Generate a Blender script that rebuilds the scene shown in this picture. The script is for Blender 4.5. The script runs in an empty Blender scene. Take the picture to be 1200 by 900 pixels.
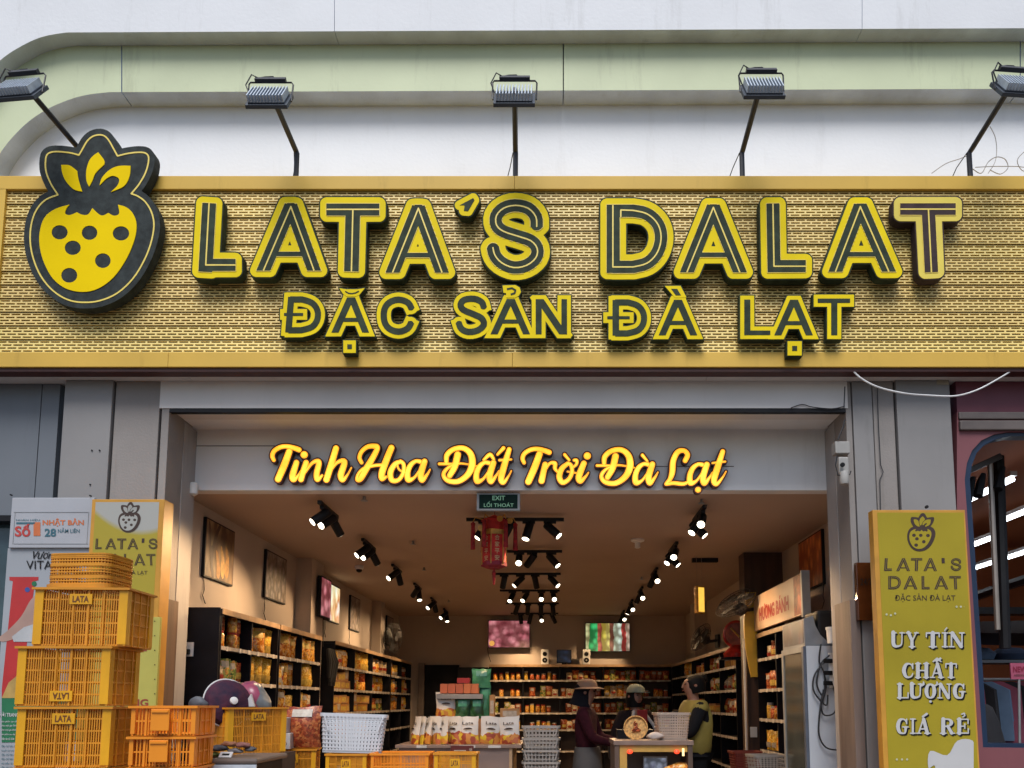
import bpy, bmesh, math, random
import numpy as np
from mathutils import Vector, Matrix, Euler
from mathutils.geometry import delaunay_2d_cdt
random.seed(7)
R = math.radians
PI = math.pi
sc = bpy.context.scene
COL = sc.collection

# ------------------------------------------------------------ camera, sky, sun, exposure
EYE = 1.45
FPX, CX, CY, PITCH = 900.0, 648.0, 729.0, R(6.0)      # a 27 mm lens with rise, pitched up 6 degrees
cd = bpy.data.cameras.new('camera')
cd.sensor_width = 36.0
cd.lens = 36.0 * FPX / 1200.0
cd.shift_x = -(CX - 600.0) / 1200.0
cd.shift_y = (CY - 450.0) / 1200.0
cd.clip_start = 0.05
cd.clip_end = 3000
cam = bpy.data.objects.new('camera', cd)
COL.objects.link(cam)
cam.location = (0, 0, EYE)
cam.rotation_euler = (R(90) + PITCH, 0, 0)
sc.camera = cam

SUN_EL, SUN_AZ = R(57), R(186)
w = bpy.data.worlds.new('World'); sc.world = w; w.use_nodes = True
nt = w.node_tree; nt.nodes.clear()
sky = nt.nodes.new('ShaderNodeTexSky'); sky.sky_type = 'NISHITA'; sky.sun_disc = False
sky.sun_elevation = SUN_EL; sky.sun_rotation = SUN_AZ
sky.air_density = 1.0; sky.dust_density = 2.0; sky.ozone_density = 1.0
bg = nt.nodes.new('ShaderNodeBackground'); bg.inputs['Strength'].default_value = 0.095
wo = nt.nodes.new('ShaderNodeOutputWorld')
nt.links.new(sky.outputs[0], bg.inputs[0]); nt.links.new(bg.outputs[0], wo.inputs[0])
sd = bpy.data.lights.new('sun', 'SUN'); sd.energy = 2.1; sd.angle = R(30); sd.color = (1.0, 0.99, 0.98)
sun = bpy.data.objects.new('sun', sd); COL.objects.link(sun)
sv = Vector((math.sin(SUN_AZ) * math.cos(SUN_EL), math.cos(SUN_AZ) * math.cos(SUN_EL), math.sin(SUN_EL)))
sun.rotation_euler = sv.to_track_quat('Z', 'Y').to_euler()
sun.location = (0, -5, 12)
sc.view_settings.view_transform = 'Standard'; sc.view_settings.look = 'None'
sc.view_settings.exposure = 0.46; sc.view_settings.gamma = 1.0
sc.render.engine = 'CYCLES'
sc.cycles.use_denoising = True
sc.cycles.max_bounces = 6; sc.cycles.diffuse_bounces = 4; sc.cycles.glossy_bounces = 3
sc.cycles.transmission_bounces = 4; sc.cycles.transparent_max_bounces = 6
sc.cycles.caustics_reflective = False; sc.cycles.caustics_refractive = False
sc.cycles.sample_clamp_indirect = 4.0

# ------------------------------------------------------------ where a point of the photograph lies at a known distance
def ray(px, py):
    a = (px - CX) / FPX; b = (CY - py) / FPX
    return Vector((a, math.cos(PITCH) - b * math.sin(PITCH), math.sin(PITCH) + b * math.cos(PITCH)))
def at(px, py, Y):
    d = ray(px, py); return Vector((0, 0, EYE)) + d * (Y / d.y)
def atX(px, py, X):
    d = ray(px, py); return Vector((0, 0, EYE)) + d * (X / d.x)

# ------------------------------------------------------------ materials
MATS = {}
def mat(name, col, rough=0.6, metal=0.0, var=0.12, scale=6.0, bump=0.0, bscale=60.0, col2=None, streak=False,
        emit=None, estr=0.0, rnd=0.0, dirt=0.0, alpha=1.0, trans=0.0, spec=0.5):
    if name in MATS: return MATS[name]
    m = bpy.data.materials.new(name); m.use_nodes = True
    n = m.node_tree.nodes; l = m.node_tree.links
    p = n['Principled BSDF']
    p.inputs['Roughness'].default_value = rough; p.inputs['Metallic'].default_value = metal
    p.inputs['Specular IOR Level'].default_value = spec
    tc = n.new('ShaderNodeTexCoord'); mp = n.new('ShaderNodeMapping'); l.new(tc.outputs['Object'], mp.inputs[0])
    if streak: mp.inputs['Scale'].default_value = (1, 1, 0.12)
    no = n.new('ShaderNodeTexNoise'); no.inputs['Scale'].default_value = scale; no.inputs['Detail'].default_value = 6
    l.new(mp.outputs[0], no.inputs[0])
    c2 = col2 or tuple(c * (1 - var * 2) for c in col)
    c1 = col if col2 else tuple(min(1, c * (1 + var * 0.6)) for c in col)
    mx = n.new('ShaderNodeMix'); mx.data_type = 'RGBA'
    rp = n.new('ShaderNodeValToRGB'); rp.color_ramp.elements[0].position = 0.3; rp.color_ramp.elements[1].position = 0.7
    l.new(no.outputs[0], rp.inputs[0]); l.new(rp.outputs[0], mx.inputs[0])
    mx.inputs[6].default_value = (*c2, 1); mx.inputs[7].default_value = (*c1, 1)
    out = mx.outputs[2]
    if dirt > 0:
        n3 = n.new('ShaderNodeTexNoise'); n3.inputs['Scale'].default_value = 2.2; n3.inputs['Detail'].default_value = 9
        n3.inputs['Roughness'].default_value = 0.72
        m3 = n.new('ShaderNodeMapping'); m3.inputs['Scale'].default_value = (2.5, 2.5, 0.35); l.new(tc.outputs['Object'], m3.inputs[0]); l.new(m3.outputs[0], n3.inputs[0])
        r3 = n.new('ShaderNodeValToRGB'); r3.color_ramp.elements[0].position = 0.56; r3.color_ramp.elements[1].position = 0.78
        r3.color_ramp.elements[1].color = (dirt, dirt, dirt, 1)
        l.new(n3.outputs[0], r3.inputs[0])
        x3 = n.new('ShaderNodeMix'); x3.data_type = 'RGBA'; l.new(r3.outputs[0], x3.inputs[0]); l.new(out, x3.inputs[6])
        x3.inputs[7].default_value = (col[0] * .42, col[1] * .40, col[2] * .36, 1); out = x3.outputs[2]
    if rnd > 0:
        oi = n.new('ShaderNodeObjectInfo'); hs = n.new('ShaderNodeHueSaturation')
        mr = n.new('ShaderNodeMapRange'); mr.inputs[3].default_value = 1 - rnd; mr.inputs[4].default_value = 1 + rnd
        l.new(oi.outputs['Random'], mr.inputs[0]); l.new(mr.outputs[0], hs.inputs['Value'])
        m2 = n.new('ShaderNodeMapRange'); m2.inputs[3].default_value = 0.5 - rnd * 0.08; m2.inputs[4].default_value = 0.5 + rnd * 0.06
        l.new(oi.outputs['Random'], m2.inputs[0]); l.new(m2.outputs[0], hs.inputs['Hue'])
        l.new(out, hs.inputs['Color']); out = hs.outputs[0]
    l.new(out, p.inputs['Base Color'])
    if bump > 0:
        nb = n.new('ShaderNodeTexNoise'); nb.inputs['Scale'].default_value = bscale; nb.inputs['Detail'].default_value = 4
        l.new(tc.outputs['Object'], nb.inputs[0])
        bp = n.new('ShaderNodeBump'); bp.inputs['Strength'].default_value = bump; bp.inputs['Distance'].default_value = 0.01
        l.new(nb.outputs[0], bp.inputs['Height']); l.new(bp.outputs[0], p.inputs['Normal'])
    if emit is not None:
        p.inputs['Emission Color'].default_value = (*emit, 1); p.inputs['Emission Strength'].default_value = estr
    if trans > 0: p.inputs['Transmission Weight'].default_value = trans
    if alpha < 1: p.inputs['Alpha'].default_value = alpha
    MATS[name] = m; return m

def speckle(name, cols, scale=30.0, rough=0.35, rnd=0.1, stretch=(1, 1, 1), coat=0.0):
    """mottled contents seen through a clear bag, or a printed picture: cells of several colours"""
    if name in MATS: return MATS[name]
    m = bpy.data.materials.new(name); m.use_nodes = True
    n = m.node_tree.nodes; l = m.node_tree.links; p = n['Principled BSDF']
    p.inputs['Roughness'].default_value = rough
    tc = n.new('ShaderNodeTexCoord'); mp = n.new('ShaderNodeMapping'); mp.inputs['Scale'].default_value = stretch
    oi = n.new('ShaderNodeObjectInfo')
    cb = n.new('ShaderNodeVectorMath'); cb.operation = 'ADD'
    l.new(tc.outputs['Object'], mp.inputs[0]); l.new(mp.outputs[0], cb.inputs[0]); l.new(oi.outputs['Location'], cb.inputs[1])
    vo = n.new('ShaderNodeTexVoronoi'); vo.inputs['Scale'].default_value = scale; l.new(cb.outputs[0], vo.inputs[0])
    sp = n.new('ShaderNodeSeparateColor'); l.new(vo.outputs['Color'], sp.inputs[0])
    rp = n.new('ShaderNodeValToRGB'); rp.color_ramp.interpolation = 'CONSTANT'
    while len(rp.color_ramp.elements) < len(cols): rp.color_ramp.elements.new(0.5)
    for i, c in enumerate(cols):
        rp.color_ramp.elements[i].position = i / len(cols); rp.color_ramp.elements[i].color = (*c, 1)
    l.new(sp.outputs[0], rp.inputs[0])
    no = n.new('ShaderNodeTexNoise'); no.inputs['Scale'].default_value = scale * 1.6; no.inputs['Detail'].default_value = 3
    l.new(cb.outputs[0], no.inputs[0])
    mx = n.new('ShaderNodeMix'); mx.data_type = 'RGBA'; mx.blend_type = 'MULTIPLY'; mx.inputs[0].default_value = 0.75
    l.new(rp.outputs[0], mx.inputs[6]); l.new(no.outputs['Fac'], mx.inputs[7])
    hs = n.new('ShaderNodeHueSaturation'); hs.inputs['Value'].default_value = 1.7
    mr = n.new('ShaderNodeMapRange'); mr.inputs[3].default_value = 1.6 - 5 * rnd; mr.inputs[4].default_value = 1.6 + 5 * rnd
    l.new(oi.outputs['Random'], mr.inputs[0]); l.new(mr.outputs[0], hs.inputs['Value'])
    l.new(mx.outputs[2], hs.inputs['Color']); l.new(hs.outputs[0], p.inputs['Base Color'])
    bp = n.new('ShaderNodeBump'); bp.inputs['Strength'].default_value = 0.5; bp.inputs['Distance'].default_value = 0.004
    l.new(no.outputs[0], bp.inputs['Height']); l.new(bp.outputs[0], p.inputs['Normal'])
    p.inputs['Coat Weight'].default_value = coat
    MATS[name] = m; return m

def screen(name, cols, scale=8.0, strength=1.0, stretch=(1, 1, 1), rough=0.3, by_x=None, line=(0, 0, 0)):
    """a lit screen or light box showing heaps of fruit"""
    if name in MATS: return MATS[name]
    m = bpy.data.materials.new(name); m.use_nodes = True
    n = m.node_tree.nodes; l = m.node_tree.links; p = n['Principled BSDF']; p.inputs['Roughness'].default_value = rough
    p.inputs['Base Color'].default_value = (0.02, 0.02, 0.02, 1)
    tc = n.new('ShaderNodeTexCoord'); mp = n.new('ShaderNodeMapping'); mp.inputs['Scale'].default_value = stretch
    l.new(tc.outputs['Object'], mp.inputs[0])
    vo = n.new('ShaderNodeTexVoronoi'); vo.inputs['Scale'].default_value = scale; l.new(mp.outputs[0], vo.inputs[0])
    rp = n.new('ShaderNodeValToRGB')
    while len(rp.color_ramp.elements) < len(cols): rp.color_ramp.elements.new(0.5)
    for i, c in enumerate(cols):
        rp.color_ramp.elements[i].position = i / max(1, len(cols) - 1); rp.color_ramp.elements[i].color = (*c, 1)
    no = n.new('ShaderNodeTexNoise'); no.inputs['Scale'].default_value = scale * .8; no.inputs['Detail'].default_value = 4
    l.new(mp.outputs[0], no.inputs[0])
    if by_x:
        sx = n.new('ShaderNodeSeparateXYZ'); l.new(tc.outputs['Object'], sx.inputs[0])
        mr = n.new('ShaderNodeMapRange'); mr.inputs[1].default_value = by_x[0]; mr.inputs[2].default_value = by_x[1]
        l.new(sx.outputs[0], mr.inputs[0])
        ad = n.new('ShaderNodeMath'); ad.operation = 'MULTIPLY_ADD'; ad.inputs[1].default_value = 0.12; l.new(no.outputs[0], ad.inputs[0])
        l.new(mr.outputs[0], ad.inputs[2]); sb = n.new('ShaderNodeMath'); sb.operation = 'SUBTRACT'; sb.inputs[1].default_value = .06
        l.new(ad.outputs[0], sb.inputs[0]); l.new(sb.outputs[0], rp.inputs[0]); rp.color_ramp.interpolation = 'CONSTANT'
        for i in range(len(cols)): rp.color_ramp.elements[i].position = i / len(cols)
    else:
        l.new(no.outputs[0], rp.inputs[0])
        for i in range(len(cols)): rp.color_ramp.elements[i].position = 0.3 + 0.4 * i / max(1, len(cols) - 1)
    r2 = n.new('ShaderNodeValToRGB'); r2.color_ramp.elements[0].position = 0.15; r2.color_ramp.elements[1].position = 0.60
    r2.color_ramp.elements[0].color = (1, 1, 1, 1); r2.color_ramp.elements[1].color = (*line, 1)
    l.new(vo.outputs['Distance'], r2.inputs[0])
    mx = n.new('ShaderNodeMix'); mx.data_type = 'RGBA'; mx.blend_type = 'MULTIPLY'; mx.inputs[0].default_value = 0.8
    l.new(rp.outputs[0], mx.inputs[6]); l.new(r2.outputs[0], mx.inputs[7])
    if strength > 0:
        l.new(mx.outputs[2], p.inputs['Emission Color']); p.inputs['Emission Strength'].default_value = strength
    else:
        l.new(mx.outputs[2], p.inputs['Base Color'])
    MATS[name] = m; return m

# ------------------------------------------------------------ mesh building
class MB:
    def __init__(s): s.v = []; s.f = []; s.mi = []; s.m = 0
    def add(s, vs, fs):
        o = len(s.v); s.v += [tuple(p) for p in vs]; s.f += [tuple(o + i for i in f) for f in fs]; s.mi += [s.m] * len(fs); return s
    def hexa(s, p):      # eight corners: bottom ring 0-3, top ring 4-7
        return s.add(p, [(0, 3, 2, 1), (4, 5, 6, 7), (0, 1, 5, 4), (1, 2, 6, 5), (2, 3, 7, 6), (3, 0, 4, 7)])
    def box(s, x0, x1, y0, y1, z0, z1):
        return s.hexa([(x0, y0, z0), (x1, y0, z0), (x1, y1, z0), (x0, y1, z0), (x0, y0, z1), (x1, y0, z1), (x1, y1, z1), (x0, y1, z1)])
    def rbox(s, c, size, rot=(0, 0, 0)):
        M = Euler(rot).to_matrix(); c = Vector(c); h = Vector(size) / 2
        ps = [c + M @ Vector((sx * h.x, sy * h.y, sz * h.z)) for sz in (-1, 1) for sx, sy in ((-1, -1), (1, -1), (1, 1), (-1, 1))]
        return s.hexa(ps)
    def tube(s, pts, r, n=8, caps=True):
        pts = [Vector(p) for p in pts]; rs = r if isinstance(r, (list, tuple)) else [r] * len(pts)
        o = len(s.v); fs = []; prev = None
        for i, p in enumerate(pts):
            t = (pts[min(i + 1, len(pts) - 1)] - pts[max(i - 1, 0)]).normalized()
            if prev is None:
                a = Vector((0, 0, 1)) if abs(t.z) < 0.9 else Vector((1, 0, 0)); u = t.cross(a).normalized()
            else:
                u = (prev - t * prev.dot(t)).normalized()
            prev = u; v = t.cross(u)
            for k in range(n):
                a = 2 * PI * k / n; s.v.append(tuple(p + (u * math.cos(a) + v * math.sin(a)) * rs[i]))
        for i in range(len(pts) - 1):
            for k in range(n):
                k2 = (k + 1) % n; fs.append((o + i * n + k, o + i * n + k2, o + (i + 1) * n + k2, o + (i + 1) * n + k))
        if caps: fs.append(tuple(o + k for k in reversed(range(n)))); fs.append(tuple(o + (len(pts) - 1) * n + k for k in range(n)))
        s.f += fs; s.mi += [s.m] * len(fs); return s
    def lathe(s, prof, n=16, M=None, caps=True):      # prof: (radius, z)
        vs = []; fs = []; M = M or Matrix()
        for r, z in prof:
            for k in range(n):
                a = 2 * PI * k / n; vs.append(tuple(M @ Vector((r * math.cos(a), r * math.sin(a), z))))
        for i in range(len(prof) - 1):
            for k in range(n):
                k2 = (k + 1) % n; fs.append((i * n + k, i * n + k2, (i + 1) * n + k2, (i + 1) * n + k))
        if caps: fs.append(tuple(reversed(range(n)))); fs.append(tuple((len(prof) - 1) * n + k for k in range(n)))
        return s.add(vs, fs)
    def ring(s, c, ux, uy, R0, r, n=24, m=6):
        pts = [Vector(c) + Vector(ux) * R0 * math.cos(2 * PI * k / n) + Vector(uy) * R0 * math.sin(2 * PI * k / n) for k in range(n + 1)]
        return s.tube(pts, r, m, False)
    def build(s, name, m, parent=None, off=None, smooth=False, bevel=0.0):
        me = bpy.data.meshes.new(name)
        vs = s.v
        if off is not None: vs = [(a - off[0], b - off[1], c - off[2]) for a, b, c in vs]
        me.from_pydata(vs, [], s.f)
        ms = m if isinstance(m, (list, tuple)) else [m]
        for x in ms: me.materials.append(x)
        if len(ms) > 1: me.polygons.foreach_set('material_index', s.mi)
        bm = bmesh.new(); bm.from_mesh(me)
        if bevel > 0:
            es = [e for e in bm.edges if len(e.link_faces) == 2 and e.calc_face_angle(0) > R(35)]
            bmesh.ops.bevel(bm, geom=es, offset=bevel, segments=2, affect='EDGES', profile=0.6)
        bmesh.ops.recalc_face_normals(bm, faces=bm.faces)
        bm.to_mesh(me); bm.free()
        if smooth:
            for p in me.polygons: p.use_smooth = True
            me.set_sharp_from_angle(angle=R(40))
        me.update()
        return link(name, me, parent)
def link(name, data, parent=None):
    o = bpy.data.objects.new(name, data); COL.objects.link(o)
    if parent is not None: o.parent = parent
    return o
def tag(o, label, cat, group=None):
    o['label'] = label; o['category'] = cat
    if group: o['group'] = group
    return o
def thing(name, label, cat, loc=(0, 0, 0), rot=(0, 0, 0), group=None):
    o = bpy.data.objects.new(name, None); COL.objects.link(o); o.empty_display_size = 0.1
    o.location = loc; o.rotation_euler = rot
    return tag(o, label, cat, group)
def struct(name, mb, m, **k):
    o = mb.build(name, m, **k); o['kind'] = 'structure'; return o
def dup(o, loc=None, rot=None, label=None, group=None, parent=None, scale=None):
    c = o.copy(); COL.objects.link(c)
    if parent is not None: c.parent = parent
    if loc is not None: c.location = loc
    if rot is not None: c.rotation_euler = rot
    if scale is not None: c.scale = scale
    if label: c['label'] = label
    if group: c['group'] = group
    for ch in list(o.children): dup(ch, parent=c)
    return c

# ------------------------------------------------------------ outlines from signed distance fields (letters, emblem)
def capsules(X, Y, strokes, extra=0.0):
    """union of round brush strokes [(x,y,halfwidth)...]"""
    D = np.full(X.shape, 1e9)
    for st in strokes:
        for (x0, y0, r0), (x1, y1, r1) in zip(st[:-1], st[1:]):
            dx, dy = x1 - x0, y1 - y0; L = dx * dx + dy * dy + 1e-9
            t = np.clip(((X - x0) * dx + (Y - y0) * dy) / L, 0, 1)
            D = np.minimum(D, np.hypot(X - x0 - t * dx, Y - y0 - t * dy) - (r0 + (r1 - r0) * t))
    return D - extra
def smooth_stroke(st, k=5):
    out = []
    P = [st[0]] + list(st) + [st[-1]]
    for i in range(1, len(P) - 2):
        a, b, c, d = (np.array(q, float) for q in P[i - 1:i + 3])
        for j in range(k):
            t = j / k
            out.append(tuple(0.5 * (2 * b + (c - a) * t + (2 * a - 5 * b + 4 * c - d) * t * t + (3 * b - a - 3 * c + d) * t ** 3)))
    out.append(tuple(float(q) for q in st[-1])); return out
def obox(X, Y, p, q, hw, e0=0.0, e1=0.0):
    dx, dy = q[0] - p[0], q[1] - p[1]; L = math.hypot(dx, dy); ux, uy = dx / L, dy / L
    s = (X - p[0]) * ux + (Y - p[1]) * uy; t = -(X - p[0]) * uy + (Y - p[1]) * ux
    return np.maximum(np.maximum(-e0 - s, s - L - e1), np.abs(t) - hw)
def glyph_mask(X, Y, g, extra=0.0):
    """g: list of (kind, points, halfwidth, clip); sticks with square ends"""
    D = np.full(X.shape, 1e9)
    for it in g:
        pts, hw = it['p'], it['w'] + extra
        d = np.full(X.shape, 1e9)
        n = len(pts)
        for i in range(n - 1):
            e0 = (it.get('e0', 0) + extra) if i == 0 else 0; e1 = (it.get('e1', 0) + extra) if i == n - 2 else 0
            d = np.minimum(d, obox(X, Y, pts[i], pts[i + 1], hw, e0, e1))
        if it.get('close'): d = np.minimum(d, obox(X, Y, pts[-1], pts[0], hw))
        for i in range(n) if it.get('close') else range(1, n - 1):
            if it.get('sq') and i in it['sq']:
                d = np.minimum(d, np.maximum(np.abs(X - pts[i][0]), np.abs(Y - pts[i][1])) - hw)
            else: d = np.minimum(d, np.hypot(X - pts[i][0], Y - pts[i][1]) - hw)
        c = it.get('clip')
        if c: d = np.maximum(d, np.maximum(c[0] - extra - Y, Y - c[1] - extra))
        D = np.minimum(D, d)
    return D
def grid(x0, y0, x1, y1, h):
    return np.meshgrid(np.arange(x0, x1 + h, h), np.arange(y0, y1 + h, h))
def contours(F, X, Y, lvl=0.0, tol=0.12):
    F = F - lvl; F = np.where(np.abs(F) < 1e-7, 1e-7, F)
    ins = F < 0
    c = ins[:-1, :-1].astype(int) + 2 * ins[:-1, 1:] + 4 * ins[1:, 1:] + 8 * ins[1:, :-1]
    js, is_ = np.nonzero((c > 0) & (c < 15))
    xs, ys = X[0], Y[:, 0]; nxt = {}
    def ep(kind, j, i):
        if kind == 0: a, b = F[j, i], F[j, i + 1]; t = a / (a - b); return (xs[i] + t * (xs[i + 1] - xs[i]), ys[j])
        a, b = F[j, i], F[j + 1, i]; t = a / (a - b); return (xs[i], ys[j] + t * (ys[j + 1] - ys[j]))
    T = {1: [(3, 0)], 2: [(0, 1)], 3: [(3, 1)], 4: [(1, 2)], 6: [(0, 2)], 7: [(3, 2)], 8: [(2, 3)], 9: [(2, 0)],
         11: [(2, 1)], 12: [(1, 3)], 13: [(1, 0)], 14: [(0, 3)], 5: [(3, 0), (1, 2)], 10: [(0, 1), (2, 3)]}
    for j, i in zip(js.tolist(), is_.tolist()):
        E = [(0, j, i), (1, j, i + 1), (0, j + 1, i), (1, j, i)]
        for a, b in T[int(c[j, i])]: nxt[E[a]] = E[b]
    loops = []
    while nxt:
        s, e = nxt.popitem(); lp = [s]
        while e in nxt: lp.append(e); e = nxt.pop(e)
        pts = [ep(*k) for k in lp]
        if len(pts) > 8: 
            q = simplify(pts, tol)
            if len(q) >= 3: loops.append(q)
    return loops
def simplify(pts, tol):
    P = np.array(pts); n = len(P)
    far = int(np.argmax(np.hypot(*(P - P[0]).T)))
    def dp(a, b):
        if b - a < 2: return []
        s = P[a]; d = P[b % n] - s; L = np.hypot(*d) + 1e-9
        Q = P[a + 1:b] - s; e = np.abs(Q[:, 0] * d[1] - Q[:, 1] * d[0]) / L; k = int(np.argmax(e))
        if e[k] < tol: return []
        k += a + 1; return dp(a, k) + [k] + dp(k, b)
    idx = [0] + dp(0, far) + [far] + dp(far, n)
    return [tuple(P[i]) for i in idx]
def poly_sd(X, Y, loops):
    """exact signed distance to closed loops, negative inside (even-odd)"""
    D = np.full(X.shape, 1e18); ins = np.zeros(X.shape, bool)
    for lp in loops:
        for (x0, y0), (x1, y1) in zip(lp, lp[1:] + lp[:1]):
            dx, dy = x1 - x0, y1 - y0; L = dx * dx + dy * dy + 1e-12
            t = np.clip(((X - x0) * dx + (Y - y0) * dy) / L, 0, 1)
            D = np.minimum(D, (X - x0 - t * dx) ** 2 + (Y - y0 - t * dy) ** 2)
            if y0 != y1: ins ^= ((y0 > Y) != (y1 > Y)) & (X < (x1 - x0) * (Y - y0) / (y1 - y0) + x0)
    D = np.sqrt(D); return np.where(ins, -D, D)
def spline_loop(pts, sharp=(), k=5):
    """closed Catmull-Rom loop, corners at the indices in sharp"""
    n = len(pts); out = []
    for i in range(n):
        b, c = np.array(pts[i], float), np.array(pts[(i + 1) % n], float)
        a = b if i in sharp else np.array(pts[i - 1], float)
        d = c if (i + 1) % n in sharp else np.array(pts[(i + 2) % n], float)
        for j in range(k):
            t = j / k
            out.append(tuple(0.5 * (2 * b + (c - a) * t + (2 * a - 5 * b + 4 * c - d) * t * t + (3 * b - a - 3 * c + d) * t ** 3)))
    return out
def fill_tris(loops):
    vs = []; es = []
    for lp in loops:
        o = len(vs); vs += [Vector(p) for p in lp]; es += [(o + i, o + (i + 1) % len(lp)) for i in range(len(lp))]
    V, E, F, *_ = delaunay_2d_cdt(vs, es, [], 0, 1e-5)
    if not F: return [], []
    C = np.array([[(V[f[0]][k] + V[f[1]][k] + V[f[2]][k]) / 3 for k in (0, 1)] for f in F])
    ins = np.zeros(len(C), bool); X, Y = C[:, 0], C[:, 1]
    for lp in loops:
        for (x0, y0), (x1, y1) in zip(lp, lp[1:] + lp[:1]):
            if y0 != y1: ins ^= ((y0 > Y) != (y1 > Y)) & (X < (x1 - x0) * (Y - y0) / (y1 - y0) + x0)
    return V, [f for f, k in zip(F, ins) if k]
def plate(mb, loops, Y0, depth, fn=None, side=None):
    """outline (photo pixels on the plane Y0) made into a slab of real thickness, front at Y0"""
    fn = fn or (lambda p: at(p[0], p[1], Y0))
    V, F = fill_tris(loops)
    P = [fn(p) for p in V]; n = len(P)
    mb.add(P, [tuple(f) for f in F])
    if depth > 0:
        back = Vector((0, depth, 0)) if not callable(depth) else depth
        mb.add([p + back for p in P], [tuple(reversed(f)) for f in F])
        for lp in loops:
            Q = [fn(p) for p in lp]; m = len(Q)
            if side is not None: mb.m = side
            mb.add(Q + [q + back for q in Q], [(i, (i + 1) % m, m + (i + 1) % m, m + i) for i in range(m)])
    return mb

# ------------------------------------------------------------ lettering with the built-in face
_TX = {}
def text_geo(s, bold=0.0, shear=0.0, space=1.0):
    k = (s, bold, shear, space)
    if k in _TX: return _TX[k]
    cu = bpy.data.curves.new('t', 'FONT'); cu.body = s; cu.offset = bold; cu.shear = shear; cu.resolution_u = 3; cu.space_character = space
    cu.align_x = 'CENTER'
    o = bpy.data.objects.new('t', cu); COL.objects.link(o)
    dg = bpy.context.evaluated_depsgraph_get(); me = bpy.data.meshes.new_from_object(o.evaluated_get(dg))
    V = [tuple(v.co) for v in me.vertices]; F = [tuple(p.vertices) for p in me.polygons]
    bpy.data.objects.remove(o); bpy.data.curves.remove(cu); bpy.data.meshes.remove(me)
    xs = [v[0] for v in V]; ys = [v[1] for v in V]
    x0, x1, y0, y1 = min(xs), max(xs), min(ys), max(ys)
    V = [((v[0] - x0) / (x1 - x0), (v[1] - y0) / (y1 - y0)) for v in V]
    _TX[k] = (V, F); return _TX[k]
def text_on(mb, s, org, ux, uy, th=0.002, nrm=None, bold=0.01, shear=0.0, space=1.0):
    """letters as thin raised vinyl: org lower-left corner, ux across, uy up (world or local vectors)"""
    V, F = text_geo(s, bold, shear, space); org, ux, uy = Vector(org), Vector(ux), Vector(uy)
    nrm = Vector(nrm) if nrm is not None else ux.cross(uy).normalized()
    mb.add([org + ux * a + uy * b + nrm * th for a, b in V], F)
    return mb
def text_px(mb, s, x0, y0, x1, y1, Y, th=0.0025, **k):      # box given by photo pixels on the plane Y
    o = at(x0, y1, Y); ux = at(x1, y1, Y) - o; uy = at(x0, y0, Y) - o
    return text_on(mb, s, o, ux, uy, th, Vector((0, -1, 0)), **k)
def pbox(mb, x0, y0, x1, y1, Y0, Y1):
    ym = (y0 + y1) / 2; xm = (x0 + x1) / 2
    return mb.box(at(x0, ym, Y0).x, at(x1, ym, Y0).x, Y0, Y1, at(xm, y1, Y0).z, at(xm, y0, Y0).z)
# ============================================================ materials used
white_up = mat('white_render_paint', (0.75, 0.765, 0.785), 0.7, var=0.03, scale=1.5, bump=0.15, bscale=35, dirt=0.34)
green_up = mat('pale_green_paint', (0.60, 0.66, 0.43), 0.6, var=0.04, scale=2.0, bump=0.08, bscale=30, dirt=0.5)
rev_blued = mat('reveal_paint_blued', (0.56, 0.66, 0.80), 0.7, var=0.12, scale=3, bump=0.2, dirt=0.4)  # blue mixed into the grey cancels warm light bounced off the sign
pil_clad_shaded = mat('pilaster_cladding_shaded', (0.25, 0.24, 0.235), 0.5, var=0.07, scale=1.2, bump=0.05, dirt=0.55)  # shade below the sign is painted into this dark grey
pil_plaster_shaded = mat('pilaster_plaster_shaded', (0.27, 0.245, 0.228), 0.65, var=0.08, scale=1.5, bump=0.2, dirt=0.6)  # plaster darkened likewise, its shade held in the colour
gap_dark = mat('dark_gap', (0.09, 0.075, 0.065), 0.8)
soffit_m = mat('soffit_panel', (0.62, 0.60, 0.58), 0.5, var=0.06, scale=2, dirt=0.3)
bluegrey = mat('blue_grey_cladding', (0.15, 0.165, 0.185), 0.45, var=0.05, scale=1.2, dirt=0.2)
frame_gold = mat('ochre_frame_paint', (0.68, 0.43, 0.075), 0.5, var=0.07, scale=1.3, bump=0.04, dirt=0.45, spec=.3)
plank_gold = mat('pale_gold_metal', (0.86, 0.65, 0.22), 0.5, metal=0.0, var=0.10, scale=1.0, dirt=0.3, rnd=0.07)
sign_dark = mat('dark_brown_backing', (0.022, 0.013, 0.006), 0.9, spec=.1)
let_green = mat('dark_green_letter', (0.034, 0.050, 0.030), 0.7, spec=0.2, var=0.25, scale=12, bump=0.05)
let_brown = mat('faded_brown_letter', (0.055, 0.036, 0.036), 0.7, spec=.2, var=0.2, scale=12)
let_yel = mat('yellow_acrylic', (0.84, 0.64, 0.008), 0.6, spec=.12, var=0.06, scale=4)
let_yel2 = mat('pale_yellow_acrylic', (0.78, 0.62, 0.09), 0.32, var=0.06, scale=4)
let_cream = mat('cream_trim', (0.88, 0.68, 0.13), 0.4, var=0.05)
emb_slate = mat('slate_emblem', (0.034, 0.043, 0.043), 0.7, spec=0.2, var=0.25, scale=18, bump=0.25, bscale=220)
emb_yel = mat('deep_yellow_acrylic', (0.90, 0.64, 0.0), 0.65, spec=.08, var=0.04, scale=3)
int_wall = mat('interior_wall_paint', (0.52, 0.43, 0.36), 0.7, var=0.05, scale=1.2, bump=0.1, dirt=0.15)
int_ceil = mat('interior_ceiling_paint', (0.46, 0.34, 0.265), 0.75, var=0.04, scale=1.0, bump=0.05)
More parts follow.
